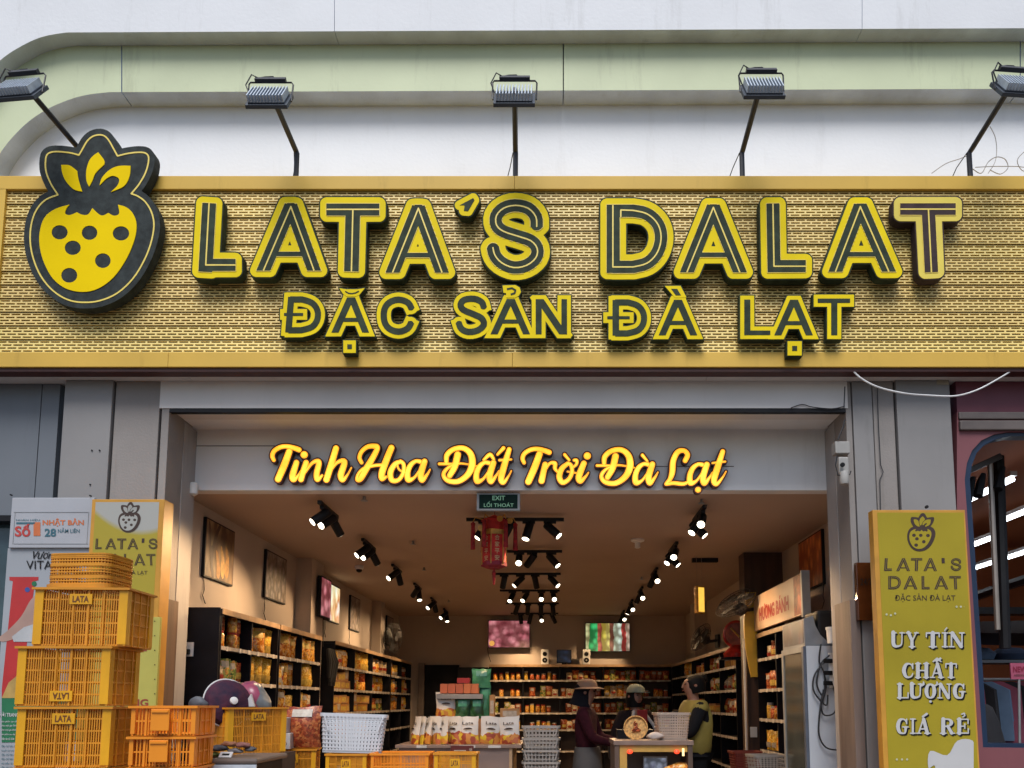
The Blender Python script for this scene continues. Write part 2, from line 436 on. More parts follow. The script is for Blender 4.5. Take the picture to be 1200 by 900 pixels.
lint_m = mat('lintel_paint', (0.80, 0.80, 0.79), 0.65, var=0.04, scale=1.5, bump=0.05, dirt=0.15)
black_m = mat('black_metal', (0.010, 0.010, 0.012), 0.5, var=0.2, spec=.25)
dark_m = mat('dark_cabinet', (0.008, 0.008, 0.012), 0.55, var=0.2, scale=4, spec=.15)
wood_m = mat('brown_wood_grain', (0.125, 0.078, 0.056), 0.5, var=0.22, scale=9, streak=True, bump=0.1)
wood_grey = mat('grey_brown_wood_grain', (0.19, 0.145, 0.125), 0.5, var=0.22, scale=9, streak=True, bump=0.1)
wood_l = mat('light_wood_edge', (0.42, 0.27, 0.15), 0.5, var=0.15, scale=8)
cable_m = mat('black_cable', (0.015, 0.016, 0.02), 0.5)
cable_w = mat('white_cable', (0.75, 0.75, 0.75), 0.5)
cable_g = mat('grey_cable', (0.35, 0.33, 0.31), 0.5)
alu = mat('cast_aluminium', (0.50, 0.57, 0.65), 0.5, metal=0.15, var=0.1, scale=20)
alu_d = mat('dark_cast_aluminium', (0.06, 0.075, 0.10), 0.5, metal=0.3, var=0.15)
pole_m = mat('black_pole_paint', (0.018, 0.02, 0.028), 0.5, var=0.2)
glass_m = mat('lamp_glass', (0.5, 0.55, 0.6), 0.1)
white_pl = mat('white_plastic', (0.72, 0.72, 0.71), 0.4, var=0.04)
grey_pl = mat('grey_plastic', (0.25, 0.26, 0.27), 0.45)
asphalt = mat('asphalt', (0.05, 0.05, 0.052), 0.85, var=0.2, scale=12, bump=0.5, bscale=200)
tile_m = mat('pavement_tile', (0.26, 0.22, 0.20), 0.7, var=0.12, scale=8, bump=0.2)
floor_m = mat('glossy_floor_tile', (0.30, 0.25, 0.21), 0.25, var=0.08, scale=3)
kerb_m = mat('kerb_stone', (0.33, 0.32, 0.31), 0.8, var=0.1, bump=0.3)

YF = 5.87            # plane of the shop front
YS = 5.66            # front of the sign frame
ZC = EYE + 1.79      # interior ceiling
XL, XR, YB = -3.19, 2.74, 15.8

# ============================================================ ground
struct('ground', MB().box(-400, 400, -400, 400, -0.4, -0.13), asphalt)
struct('road', MB().box(-60, 60, -9.0, 2.45, -0.13, -0.12), mat('road_asphalt', (0.055, 0.055, 0.058), 0.8, var=0.15, scale=9, bump=0.4, bscale=180))
struct('kerb', MB().box(-60, 60, 2.45, 2.65, -0.13, 0.005), kerb_m, bevel=0.01)
pv = MB()
pv.box(-60, 60, 2.65, 6.3, -0.13, -0.008)
for i in range(24):
    for j in range(9):
        pv.box(-4.8 + i * 0.4, -4.404 + i * 0.4, 2.66 + j * 0.4, 3.056 + j * 0.4, -0.008, 0.0)
struct('pavement', pv, tile_m)
fl = MB()
fl.box(XL, XR, 6.3, YB, -0.05, -0.004)
for i in range(10):
    for j in range(16):
        fl.box(XL + i * 0.593, XL + i * 0.593 + 0.59, 6.31 + j * 0.593, 6.9 + j * 0.593, -0.004, 0.0)
struct('floor', fl, floor_m)

# ============================================================ the shop building: upper facade in three layers, each with a rounded opening
bld = thing('shop_building', 'shop building with rounded white and pale green upper facade behind the yellow sign', 'building', (0, YF, 0))
OFF = (0, YF, 0)
Y1, Y2, Y3 = 5.80, 5.93, 6.09
def pl(name, pts, Y, dep, m, sharp=None, parent=bld, off=OFF):
    mb = MB(); plate(mb, [pts], Y, dep, None, 1); return mb.build(name, [m, rev_blued], parent, off)
def arc_pts(p):      # smooth open curve through points
    return [(a, b) for a, b, _ in smooth_stroke([(x, y, 0) for x, y in p], 5)]
a1 = arc_pts([(78, 38), (50, 43), (25, 54), (0, 71), (-25, 100), (-42, 140), (-50, 200)])
for i, (x0, x1) in enumerate(((-420, 391.6), (392.2, 1010), (1010.6, 1700))):
    yb0, yb1 = 38 - 5.0 * max(0, x0 - 78) / 1122, 38 - 5.0 * max(0, x1 - 78) / 1122
    if i == 0: P = [(-420, -330), (x1, -330), (x1, yb1)] + a1 + [(-50, 520), (-420, 520)]
    else: P = [(x0, -330), (x1, -330), (x1, yb1), (x0, yb0)]
    pl('upper_panel', P, Y1, Y2 - Y1, white_up)
a2 = arc_pts([(128, 108), (100, 111.5), (75, 119), (50, 131), (25, 150), (0, 180), (-14, 215), (-20, 260)])
for i, (x0, x1) in enumerate(((-420, 142), (143.3, 659.5), (660.8, 1195), (1196.3, 1700))):
    yb0, yb1 = 108 - 4.0 * max(0, x0 - 128) / 1072, 108 - 4.0 * max(0, x1 - 128) / 1072
    if i == 0: P = [(-420, -120), (x1, -120), (x1, yb1)] + a2 + [(-20, 520), (-420, 520)]
    else: P = [(x0, -120), (x1, -120), (x1, yb1), (x0, yb0)]
    pl('green_panel', P, Y2, Y3 - Y2, green_up)
m = MB(); z0 = at(0, 445, YF).z + 0.02
m.box(-7, 8, Y3, Y3 + 0.15, z0, at(0, 20, Y3).z); m.build('recessed_wall', mat('recess_render_lifted', (0.83, 0.855, 0.885), 0.7, var=0.025, scale=1.5, bump=0.15, bscale=35, dirt=0.16), bld, OFF)  # render colour raised to offset the shade inside the recess
m = MB(); m.box(-7, 8, Y3 + 0.16, Y3 + 5.0, at(0, 20, Y3).z, at(0, 20, Y3).z + 3.0); m.build('upper_storey', white_up, bld, OFF)

# lower front: soffit under the sign, beam over the opening, pilasters
zs = at(600, 434, YS).z                       # underside of the sign
m = MB()
for x0, x1 in ((-6.5, at(211, 434, YS).x - .002), (at(211, 434, YS).x + .002, at(833, 434, YS).x - .002), (at(833, 434, YS).x + .002, 7.5)):
    m.box(x0, x1, YS + 0.05, Y3, zs + 0.006, zs + 0.03)
m.build('soffit', soffit_m, bld, OFF)
zt = zs + 0.006                                # top of everything below the soffit
zo = at(600, 481, YF).z                        # top of the opening
XO0, XO1 = at(192, 600, YF).x, at(996, 600, YF).x
m = MB(); m.box(XO0 - 0.1, XO1 + 0.02, YF + 0.002, YF + 0.25, zo + 0.02, zt); m.build('beam', mat('beam_plaster_lifted', (0.72, 0.69, 0.66), 0.65, var=0.05, scale=1.5, dirt=0.2), bld, OFF)  # plaster painted lighter to make up for the shade it stands in
m = MB(); m.box(XO0 - 0.0, XO1, YF + 0.003, YF + 0.05, zo - 0.012, zo + 0.019)
m.build('shutter_slot', black_m, bld, OFF)
m = MB(); m.box(at(262, 480, YF).x, at(920, 480, YF).x, YF + 0.005, YF + 0.05, zo + 0.004, zo + 0.028); m.build('shutter_cover', soffit_m, bld, OFF)
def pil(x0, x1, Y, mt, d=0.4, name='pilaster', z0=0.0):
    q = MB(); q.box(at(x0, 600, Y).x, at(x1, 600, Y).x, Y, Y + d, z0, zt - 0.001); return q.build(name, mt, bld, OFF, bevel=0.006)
pil(66, 123, YF - 0.02, pil_clad_shaded); pil(127, 180, YF, pil_plaster_shaded, 0.42); pil(183, 192.0, YF + 0.01, pil_plaster_shaded, 0.40)
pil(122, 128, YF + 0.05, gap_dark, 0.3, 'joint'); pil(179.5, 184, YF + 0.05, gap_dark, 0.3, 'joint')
pil(996, 1003, YF + 0.01, pil_plaster_shaded, 0.40); pil(1004.5, 1028, YF, pil_clad_shaded, 0.42); pil(1028.8, 1053.5, YF + 0.003, pil_plaster_shaded, 0.42)
pil(1057, 1121, YF - 0.02, pil_clad_shaded, 0.42)
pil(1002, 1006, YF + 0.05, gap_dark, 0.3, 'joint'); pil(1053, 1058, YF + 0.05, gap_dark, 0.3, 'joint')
# jambs of the opening, with wood cladding in their lower part
zw0 = at(200, 700, YF).z
YJ = 6.35
m = MB(); m.box(XO0 - 0.25, XO0, YF + 0.26, YJ, 0, zo); m.build('jamb', mat('jamb_paint', (0.36, 0.34, 0.33), 0.65, var=0.06, scale=1.5, dirt=0.5), bld, OFF)
m = MB(); m.box(XO1, XO1 + 0.5, YF + 0.26, YJ, 0, zo); m.build('jamb', mat('jamb_paint', (0.36, 0.34, 0.33), 0.65, var=0.06, scale=1.5, dirt=0.5), bld, OFF)
m = MB(); m.box(XO0 - 0.002, XO0 + 0.03, YF + 0.012, 6.12, 0, zw0); m.box(at(181, 750, YF).x, XO0 + 0.03, YF - 0.012, YF + 0.012, 0, zw0)
m.build('wood_cladding', wood_m, bld, OFF, bevel=0.003)
m = MB(); m.box(XO1 - 0.035, XO1 + 0.002, YF + 0.012, 6.18, 0, zw0 - 0.02); m.box(XO1 - 0.035, at(1008, 750, YF).x, YF - 0.015, YF + 0.012, 0, zw0 - 0.02)
m.build('wood_cladding', wood_grey, bld, OFF, bevel=0.003)
# lintel above the inner opening, carries the lit words
m = MB(); m.box(XL - .3, XR + .3, YJ, YJ + 0.12, ZC, zo + 0.35); m.build('lintel', lint_m, bld, OFF)
m = MB(); m.box(XL, XR, YF + 0.25, YJ, zo + 0.02, zo + 0.06); m.build('opening_soffit', lint_m, bld, OFF)
m = MB(); m.box(at(223, 523, YJ).x, at(340, 523, YJ).x, YJ - 0.003, YJ, at(300, 523, YJ).z, at(300, 522.2, YJ).z)
m.box(at(860, 546, YJ).x, at(700, 546, YJ).x, YJ - 0.003, YJ, at(700, 547, YJ).z, at(700, 546.3, YJ).z); m.build('joint', gap_dark, bld, OFF)

# interior shell
struct('ceiling', MB().box(XL - .2, XR + .2, YJ + 0.12, YB + .2, ZC + 0.001, ZC + 0.1), int_ceil)
struct('wall_left', MB().box(XL - .15, XL, YJ, YB, 0, ZC), int_wall)
struct('wall_right', MB().box(XR, XR + .15, YJ, YB, 0, ZC), int_wall)
struct('wall_back', MB().box(XL - .15, XR + .15, YB, YB + .15, 0, ZC), int_wall)
for x0, x1, y0, y1 in ((XL, XL + 0.2, 9.42, 9.9), (XL, XL + 0.16, 13.45, 13.75)):
    struct('wall_pier', MB().box(x0, x1, y0, y1, 0, ZC - .001), int_wall)
for y0, y1, d, m_ in ((9.05, 9.30, 0.46, mat('dark_wood_pier', (.10, .05, .03), .55, var=.3, scale=9, streak=True)), (13.6, 14.0, 0.22, int_wall)):
    struct('wall_pier', MB().box(XR - d, XR, y0, y1, 0, ZC - .001), m_)

# ============================================================ the big yellow sign
sign = thing('shop_sign', 'long ochre shop sign of perforated gold planks with raised yellow and green lettering', 'shop sign', (0, YS, zs))
SO = (0, YS, zs)
XS0, XS1 = at(-70, 300, YS).x, at(1275, 300, YS).x
zsT = at(600, 206, YS).z
zi0, zi1 = at(600, 412.5, YS).z, at(600, 221.5, YS).z
cut = [XS0, at(603, 206, YS).x, XS1]
for a, b in zip(cut[:-1], cut[1:]):
    MB().box(a + .0008, b - .0008, YS, YS + 0.14, zi1, zsT).build('frame_rail', frame_gold, sign, SO, bevel=0.004)
cut = [XS0, at(197, 420, YS).x, at(600.5, 420, YS).x, XS1]
for a, b in zip(cut[:-1], cut[1:]):
    MB().box(a + .0008, b - .0008, YS, YS + 0.14, zs + 0.028, zi0).build('frame_rail', frame_gold, sign, SO, bevel=0.004)
MB().box(XS0, XS1, YS + 0.02, YS + 0.12, zs, zs + 0.026).build('drip_edge', mat('dark_red_brown', (0.07, 0.018, 0.012), 0.5), sign, SO)
MB().box(XS0, at(0.5, 300, YS).x, YS + .002, YS + 0.13, zi0, zi1).build('frame_stile', frame_gold, sign, SO)
MB().box(XS0, XS1, YS + 0.10, YS + 0.13, zi0 - .01, zi1 + .01).build('backing', sign_dark, sign, SO)
MB().box(XS0, XS1, YS + 0.13, Y3 - .01, zs + 0.032, zsT - 0.01).build('sign_box', frame_gold, sign, SO)
NP = 12; ph = (zi1 - zi0) / NP
pitch = 0.0828; bridge = 0.0135; rows = 4; lip = 0.0078; slot = 0.0130
bar = (ph - 0.0075 - lip * 2 - slot * rows) / (rows - 1)
def plank_mesh():
    q = MB(); x0, x1 = XS0 + 0.01, XS1 - 0.01; y0, y1 = 0.030, 0.042
    q.box(x0, x1, y0, y1, 0.004, 0.004 + lip); z = 0.004 + lip
    for r in range(rows):
        k = 0
        x = x0 + (pitch * 0.5 if r % 2 else 0.0)
        while x < x1:
            vs = [(x, y0, z), (min(x + bridge, x1), y0, z), (min(x + bridge, x1), y0, z + slot), (x, y0, z + slot)]
            q.add(vs + [(a, y1, c) for a, b, c in vs], [(0, 1, 2, 3), (0, 3, 7, 4), (1, 5, 6, 2)])
            x += pitch
        z += slot
        if r < rows - 1: q.box(x0, x1, y0, y1, z, z + bar); z += bar
    q.box(x0, x1, y0, y1, z, z + lip)
    # folded upper lip runs back into the box and makes the dark joint between planks
    q.box(x0, x1, y0 + 0.006, y1 + 0.03, z + lip, z + lip + 0.001)
    q.v = [(a, b - 0.0105 * (1 - c / ph), c) for a, b, c in q.v]      # lapped like weatherboards, lower edge proud
    return q
pk = plank_mesh().build('perforated_plank', plank_gold, sign)
pk.location = (0, 0, zi0 - zs)
for i in range(1, NP):
    c = pk.copy(); COL.objects.link(c); c.location = (random.uniform(-0.03, 0.03), random.uniform(-.0015, .0015), zi0 - zs + i * ph)

# ---------- row one, double stroke letters
YL1 = YS - 0.085
def SMO(pts, k=4): return [(a, b) for a, b, _ in smooth_stroke([(x, y, 0) for x, y in pts], k)]
def A_(ap, bl, br, top, bot, cb, w=7.6):
    return [dict(p=[bl, ap], w=w, e1=0, e0=12, clip=(top, bot)), dict(p=[ap, br], w=w, e1=12, clip=(top, bot)),
            dict(p=[(ap[0], top + 3), (ap[0], top + 12)], w=4.5, e0=3), dict(p=[(bl[0] + (ap[0] - bl[0]) * .3, cb), (br[0] + (ap[0] - br[0]) * .3, cb)], w=2.6)], \
           [[bl, (ap[0], ap[1] + 1), br]]
BIG = {}
BIG['L'] = ([dict(p=[(245.2, 238), (241, 311)], w=8, e1=7.5), dict(p=[(241, 310.5), (276, 310.5)], w=7)], [[(245, 238), (241, 310.5), (276, 310.5)]])
BIG['A'] = A_((340.8, 241), (308.6, 317), (368, 317), 238, 317.2, 297.6)
BIG['T'] = ([dict(p=[(382.5, 245.5), (444.5, 245.5)], w=7), dict(p=[(413.5, 248), (411.8, 318)], w=8.5)], [[(382.5, 245.3), (444.5, 245.3)], [(413.5, 245.3), (411.8, 318)]])
BIG['A2'] = A_((490.3, 243), (460, 319.3), (518, 319.3), 240, 319.5, 299)
BIG['S'] = (None, [[(629, 266), (628, 254), (619, 244), (604, 240.6), (590, 244), (581.6, 253), (582, 264), (590, 271), (606, 276.5), (622, 282), (629.5, 291), (628, 302), (617, 311), (602, 313.5), (588, 308), (580, 299), (577.5, 289.5)]])
BIG['D'] = ([dict(p=[(718.6, 247), (718.6, 312.5)], w=7.6, e0=7.2, e1=7.2), dict(p=[(718, 247)] + SMO([(742, 247), (757, 250), (768, 258.5), (773.8, 270), (774.2, 284), (769, 298), (758, 308.5), (742, 312.8)]) + [(718, 312.8)], w=7.2)],
            [[(718.2, 240), (718.2, 312.8)] + SMO([(742, 312.8), (758, 308.5), (769, 298), (774.2, 284), (773.8, 270), (768, 258.5), (757, 250), (742, 246.5)]) + [(727.5, 246), (727.5, 300)]])
BIG['A3'] = A_((836, 242), (805, 319), (867, 319), 239.5, 319.2, 298.6)
BIG['L2'] = ([dict(p=[(905.8, 238.5), (907, 312)], w=7.6, e1=7), dict(p=[(907, 311.8), (944.3, 311.8)], w=7)], [[(905.8, 238.5), (907, 312), (944.3, 312)]])
BIG['A4'] = A_((1008.2, 241), (979, 318.3), (1041.7, 318.3), 238.6, 318.5, 298)
BIG['T2'] = ([dict(p=[(1055, 245), (1120, 245)], w=6.8), dict(p=[(1088, 248), (1091.6, 319)], w=7.7)], [[(1055, 245), (1120, 245)], [(1088, 245), (1091.6, 319)]])
BIGC = {}
def big_letter(key):
    sticks, lines = BIG[key]
    if sticks is None: sticks = [dict(p=[(a, b) for a, b, _ in smooth_stroke([(x, y, 0) for x, y in lines[0]], 3)], w=7.2)]; lines = [sticks[0]['p']]
    pts = [p for l in lines for p in l]
    x0, x1 = min(p[0] for p in pts) - 24, max(p[0] for p in pts) + 24; y0, y1 = min(p[1] for p in pts) - 24, max(p[1] for p in pts) + 24
    X, Y = grid(x0, y0, x1, y1, 0.6)
    ink = contours(glyph_mask(X, Y, sticks), X, Y, 0, 0.15)
    D = poly_sd(X, Y, ink)
    yel = contours(D, X, Y, 7.4, 0.12); rim = contours(D, X, Y, 8.9, 0.12)
    XX, YY = grid(x0, y0, x1, y1, 0.4)
    ln = glyph_mask(XX, YY, [dict(p=l, w=0.8) for l in lines]); dn = glyph_mask(XX, YY, sticks)
    line = contours(np.maximum(ln, dn), XX, YY, 0, 0.1)
    lip = contours(np.abs(D - 0.45) - 0.32, X, Y, 0, 0.1)
    BIGC[key] = (ink, line)
    body = MB(); plate(body, rim, YL1, 0.075)
    mt = let_brown if key == 'T2' else let_green
    b = body.build('letter', mt, sign, SO)
    f = MB(); plate(f, yel, YL1 - 0.004, 0.004); f.build('letter_face', let_yel if key != 'T2' else let_yel2, b, None if False else SO)
    f = MB(); plate(f, ink, YL1 - 0.006, 0.002); f.build('letter_inlay', mt, b, SO)
    f = MB(); plate(f, line, YL1 - 0.008, 0.002); plate(f, lip, YL1 - 0.0075, 0.0015); f.build('letter_trim', let_cream, b, SO)
    return b
for k in BIG: big_letter(k)
# apostrophe
X, Y = grid(520, 210, 575, 270, 0.35)
ap = poly_sd(X, Y, [[(538.5, 240.5), (554.5, 232), (556, 234.5), (548.5, 247.5), (543.5, 247), (544.5, 240.5)]])
b = MB(); plate(b, contours(ap, X, Y, 7.2), YL1, 0.075); b = b.build('apostrophe', let_green, sign, SO)
f = MB(); plate(f, contours(ap, X, Y, 5.6), YL1 - 0.004, 0.004); f.build('letter_face', let_yel, b, SO)
f = MB(); plate(f, contours(ap, X, Y, 0.0), YL1 - 0.006, 0.002); f.build('letter_inlay', let_green, b, SO)

# ---------- row two
YL2 = YS - 0.07
def A2_(ap, bl, br, top, bot, cb, w=3.8):
    return [dict(p=[bl, ap], w=w, e0=14, clip=(top, bot)), dict(p=[ap, br], w=w, e1=14, clip=(top, bot)), dict(p=[(bl[0] + (ap[0] - bl[0]) * .25, cb), (br[0] + (ap[0] - br[0]) * .25, cb)], w=2.3)]
SM = {
 'D': [dict(p=[(341, 350.5), (338, 387)], w=3.7, e0=2.5, e1=2.5), dict(p=[(340, 350.8)] + SMO([(354, 350.8), (365.5, 354.8), (371.9, 363.5), (371.7, 374.5), (365.5, 383), (353, 386.9)]) + [(338, 387)], w=3.6), dict(p=[(332.8, 368.4), (355.2, 368.4)], w=1.7)],
 'A': A2_((411.5, 347), (392.5, 389.5), (428.5, 389.5), 348.4, 389.6, 374.7),
 'C': [dict(p=[(a, b) for a, b, _ in smooth_stroke([(482.5, 362, 0), (478, 354.5, 0), (467, 351, 0), (456, 354.5, 0), (450.3, 363, 0), (450.3, 376, 0), (456, 385, 0), (467, 388.6, 0), (477.5, 385, 0), (482, 377.5, 0)], 3)], w=3.7)],
 'S': [dict(p=[(a, b) for a, b, _ in smooth_stroke([(567, 360.5, 0), (564.5, 354, 0), (555.5, 350, 0), (544, 351.3, 0), (539.7, 357, 0), (543, 363, 0), (554, 367.7, 0), (564.5, 373, 0), (566.9, 380.5, 0), (560, 387, 0), (548.7, 388.9, 0), (540.5, 385, 0), (537.3, 377.5, 0)], 3)], w=3.7)],
 'A2': A2_((598.5, 349), (579, 391.5), (617, 391.5), 350.3, 391.6, 376.7),
 'N': [dict(p=[(631.2, 350.5), (631.2, 391.7)], w=3.5), dict(p=[(632, 350), (660, 391.5)], w=3.9, e0=3, e1=3, clip=(350.5, 391.7)), dict(p=[(661.2, 350.5), (661.2, 391.7)], w=3.3)],
 'D2': [dict(p=[(721.6, 354), (721.6, 390.6)], w=3.8, e0=2.5, e1=2.5), dict(p=[(721, 354.3)] + SMO([(736, 354.3), (747.5, 358.2), (754, 367), (754, 378.5), (747.5, 387), (735, 390.6)]) + [(721, 390.6)], w=3.6), dict(p=[(711.6, 372.2), (738, 372.2)], w=1.7)],
 'A3': A2_((794.5, 350), (776, 392.7), (813, 392.7), 351.2, 392.8, 378.3),
 'L': [dict(p=[(875.7, 351), (875.7, 390)], w=3.6, e1=2.6), dict(p=[(873, 389.9), (902.8, 389.9)], w=2.6)],
 'A4': A2_((930.5, 350), (911.5, 392.7), (948.5, 392.7), 351.2, 392.8, 378.5),
 'T': [dict(p=[(958.3, 352.3), (996.3, 352.3)], w=2.5), dict(p=[(977.7, 352), (977.7, 392.7)], w=3.6)],
}
ORD = 0
for key, g in SM.items():
    pts = [p for it in g for p in it['p']]
    x0, x1 = min(p[0] for p in pts) - 22, max(p[0] for p in pts) + 22; y0, y1 = min(p[1] for p in pts) - 12, max(p[1] for p in pts) + 12
    X, Y = grid(x0, y0, x1, y1, 0.4)
    E1, E2 = 4.6, 5.8
    mk = lambda e: glyph_mask(X, Y, g, e)
    i_, y_, r_ = mk(0), mk(E1), mk(E2)
    if key[0] == 'A':      # pointed apex is cut square like the photograph's
        pass
    dz = 0.0011 * (ORD % 2); ORD += 1
    ink, yel, rim = contours(i_, X, Y, 0, .1), contours(y_, X, Y, 0, .1), contours(r_, X, Y, 0, .1)
    b = MB(); plate(b, rim, YL2 - dz, 0.06); b = b.build('letter', let_green, sign, SO)
    f = MB(); plate(f, yel, YL2 - 0.004 - dz, 0.004); f.build('letter_face', let_yel, b, SO)
    f = MB(); plate(f, ink, YL2 - 0.006 - dz, 0.002); f.build('letter_inlay', let_green, b, SO)
def accent(rim_poly, g, ink_poly, smooth=None):
    X, Y = grid(min(p[0] for p in rim_poly) - 6, min(p[1] for p in rim_poly) - 6, max(p[0] for p in rim_poly) + 6, max(p[1] for p in rim_poly) + 6, 0.3)
    D = poly_sd(X, Y, [rim_poly])
    b = MB(); plate(b, contours(D, X, Y, 1.1, .06), YL2 - 0.0025, 0.06); b = b.build('accent', let_green, sign, SO)
    f = MB(); plate(f, [rim_poly], YL2 - 0.007, 0.004); f.build('accent_face', let_yel, b, SO)
    f = MB(); plate(f, ink_poly, YL2 - 0.009, 0.002); f.build('accent_inlay', let_green, b, SO)
def sq(cx, cy, h): return [(cx - h, cy - h), (cx + h, cy - h), (cx + h, cy + h), (cx - h, cy + h)]
def strk(pts, w):
    X, Y = grid(min(p[0] for p in pts) - 4, min(p[1] for p in pts) - 4, max(p[0] for p in pts) + 4, max(p[1] for p in pts) + 4, 0.25)
    return contours(glyph_mask(X, Y, [dict(p=pts, w=w)]), X, Y, 0, .05)
accent([(397.5, 337.6), (406, 339), (418, 339), (427.5, 337.6), (421, 345.5), (417, 347.2), (406, 347.2), (402, 344.5)], 0, strk([(404.5, 341.3), (408.5, 343.6), (412.5, 344), (417, 343), (420.5, 341)], 0.7))
accent(sq(409.6, 406.2, 7.3), 0, [sq(409.6, 406.2, 2.7)])
accent([(589, 334.5), (604, 334), (609, 337), (610.5, 342), (608, 346.5), (603.5, 348.8), (593.5, 348.8), (593, 343.5), (590, 343)], 0, strk([(594, 338.8), (600, 337.6), (604, 340), (603, 343.6), (598.5, 345)], 1.1))
accent([(779, 335), (797.5, 335), (804.5, 348.5), (791, 349)], 0, [[(786.5, 338.4), (793.5, 338.4), (798, 346), (792, 346)]])
accent(sq(931.3, 408.2, 8.3), 0, [sq(931.3, 408.2, 2.9)])

# ---------- strawberry emblem on the left
YE = YS - 0.092
def ez(p): return (20 + p[0] / 3.911, 140 + p[1] / 3.911)
cream_pts = [(375, 70), (345, 78), (320, 100), (300, 135), (283, 163), (240, 152), (175, 147), (140, 158), (130, 190), (133, 240), (155, 295), (187, 345),
             (130, 368), (88, 415), (65, 480), (60, 560), (75, 640), (110, 720), (165, 785), (230, 825), (300, 838), (380, 830), (460, 795), (530, 730), (580, 650),
             (612, 570), (627, 490), (618, 430), (590, 380), (555, 352), (523, 340), (560, 295), (590, 240), (603, 185), (595, 158), (565, 150), (510, 155), (460, 167), (440, 130), (420, 95), (400, 75)]
CR = [ez(p) for p in spline_loop(cream_pts, sharp=(4, 11, 30, 37), k=4)]
body_pts = [(240, 390), (175, 410), (125, 450), (103, 520), (105, 590), (125, 660), (165, 730), (225, 775), (300, 790), (370, 775), (440, 725), (500, 640), (538, 550), (547, 480), (530, 430), (500, 402), (462, 390),
            (468, 430), (445, 441), (418, 428), (385, 440), (345, 406), (325, 435), (297, 436), (275, 425), (240, 438), (220, 430), (226, 408)]
BODY = [ez(p) for p in spline_loop(body_pts, sharp=(0, 16, 19, 21, 24), k=4)]
SEEDS = [[ez((cx + rx * math.cos(t * PI / 9), cy + ry * math.sin(t * PI / 9))) for t in range(18)] for cx, cy, rx, ry in
         ((195, 517, 37, 33), (332, 519, 36, 33), (476, 522, 38, 33), (255, 588, 37, 33), (393, 647, 36, 34), (239, 714, 37, 34))]
LEAF = [[ez(p) for p in spline_loop(q, sharp=s, k=4)] for q, s in (
    ([(202, 208), (240, 210), (275, 235), (281, 275), (298, 330), (260, 320), (225, 285), (207, 245)], (0, 2, 4)),
    ([(372, 150), (398, 185), (400, 205), (360, 245), (345, 280), (330, 308), (318, 280), (317, 235), (330, 190), (350, 165)], (0, 2, 5)),
    ([(520, 212), (515, 260), (490, 305), (430, 332), (460, 302), (467, 272), (440, 258), (410, 270), (378, 302), (390, 265), (425, 230), (465, 213)], (0, 3, 8)))]
X, Y = grid(10, 135, 205, 375, 0.8)
CD = poly_sd(X, Y, [CR])
e = MB(); plate(e, contours(CD, X, Y, 7.2, .15), YE, 0.082)
emb = e.build('emblem', emb_slate, sign, SO)
f = MB(); plate(f, [lp for lp in contours(np.abs(CD) - 0.85, X, Y, 0, .1)], YE - 0.003, 0.003); f.build('emblem_trim', let_cream, emb, SO)
def rimmed(loops, name, m_in):
    f = MB(); plate(f, loops, YE - 0.005, 0.005); f.build(name, m_in, emb, SO)
rimmed([BODY] + SEEDS, 'strawberry_body', emb_yel)
for q in LEAF: rimmed([q], 'strawberry_leaf', emb_yel)
for q in SEEDS:
    f = MB(); plate(f, [q], YE - 0.002, 0.002); f.build('strawberry_seed', emb_slate, emb, SO)
EMBX = (20, 140)

def small_emblem(bg_mb, ink_mb, cx, y0, y1, Y):
    """flat print of the strawberry badge; ink and background colour laid on the panel"""
    s = (y1 - y0) / 197.0
    F = lambda d: (lambda p: at(cx + (p[0] - 107) * s, y0 + (p[1] - 157) * s, Y - d))
    A, B = grid(10, 135, 205, 375, 1.2); q = poly_sd(A, B, [CR])
    plate(ink_mb, contours(q, A, B, 0, .3), Y, 0, F(0.003))
    plate(bg_mb, [BODY] + SEEDS, Y, 0, F(0.0045))
    X2, Y2 = grid(40, 150, 190, 240, 1.0)
    L = poly_sd(X2, Y2, LEAF)
    plate(bg_mb, contours(L, X2, Y2, 3.2, .3), Y, 0, F(0.0045))
def small_words(mb, line_mb, keys, x0, x1, y0, y1, Y, src=None):
    xs = [p[0] for k in keys for lp in BIGC[k][0] for p in lp]; a, b = min(xs), max(xs)
    for k in keys:
        ys = [p[1] for lp in BIGC[k][0] for p in lp]; c, d = min(ys), max(ys)
        F = lambda e: (lambda p: at(x0 + (p[0] - a) / (b - a) * (x1 - x0), y0 + (p[1] - c) / (d - c) * (y1 - y0), Y - e))
        plate(mb, BIGC[k][0], Y, 0, F(0.003)); plate(line_mb, BIGC[k][1], Y, 0, F(0.0045))

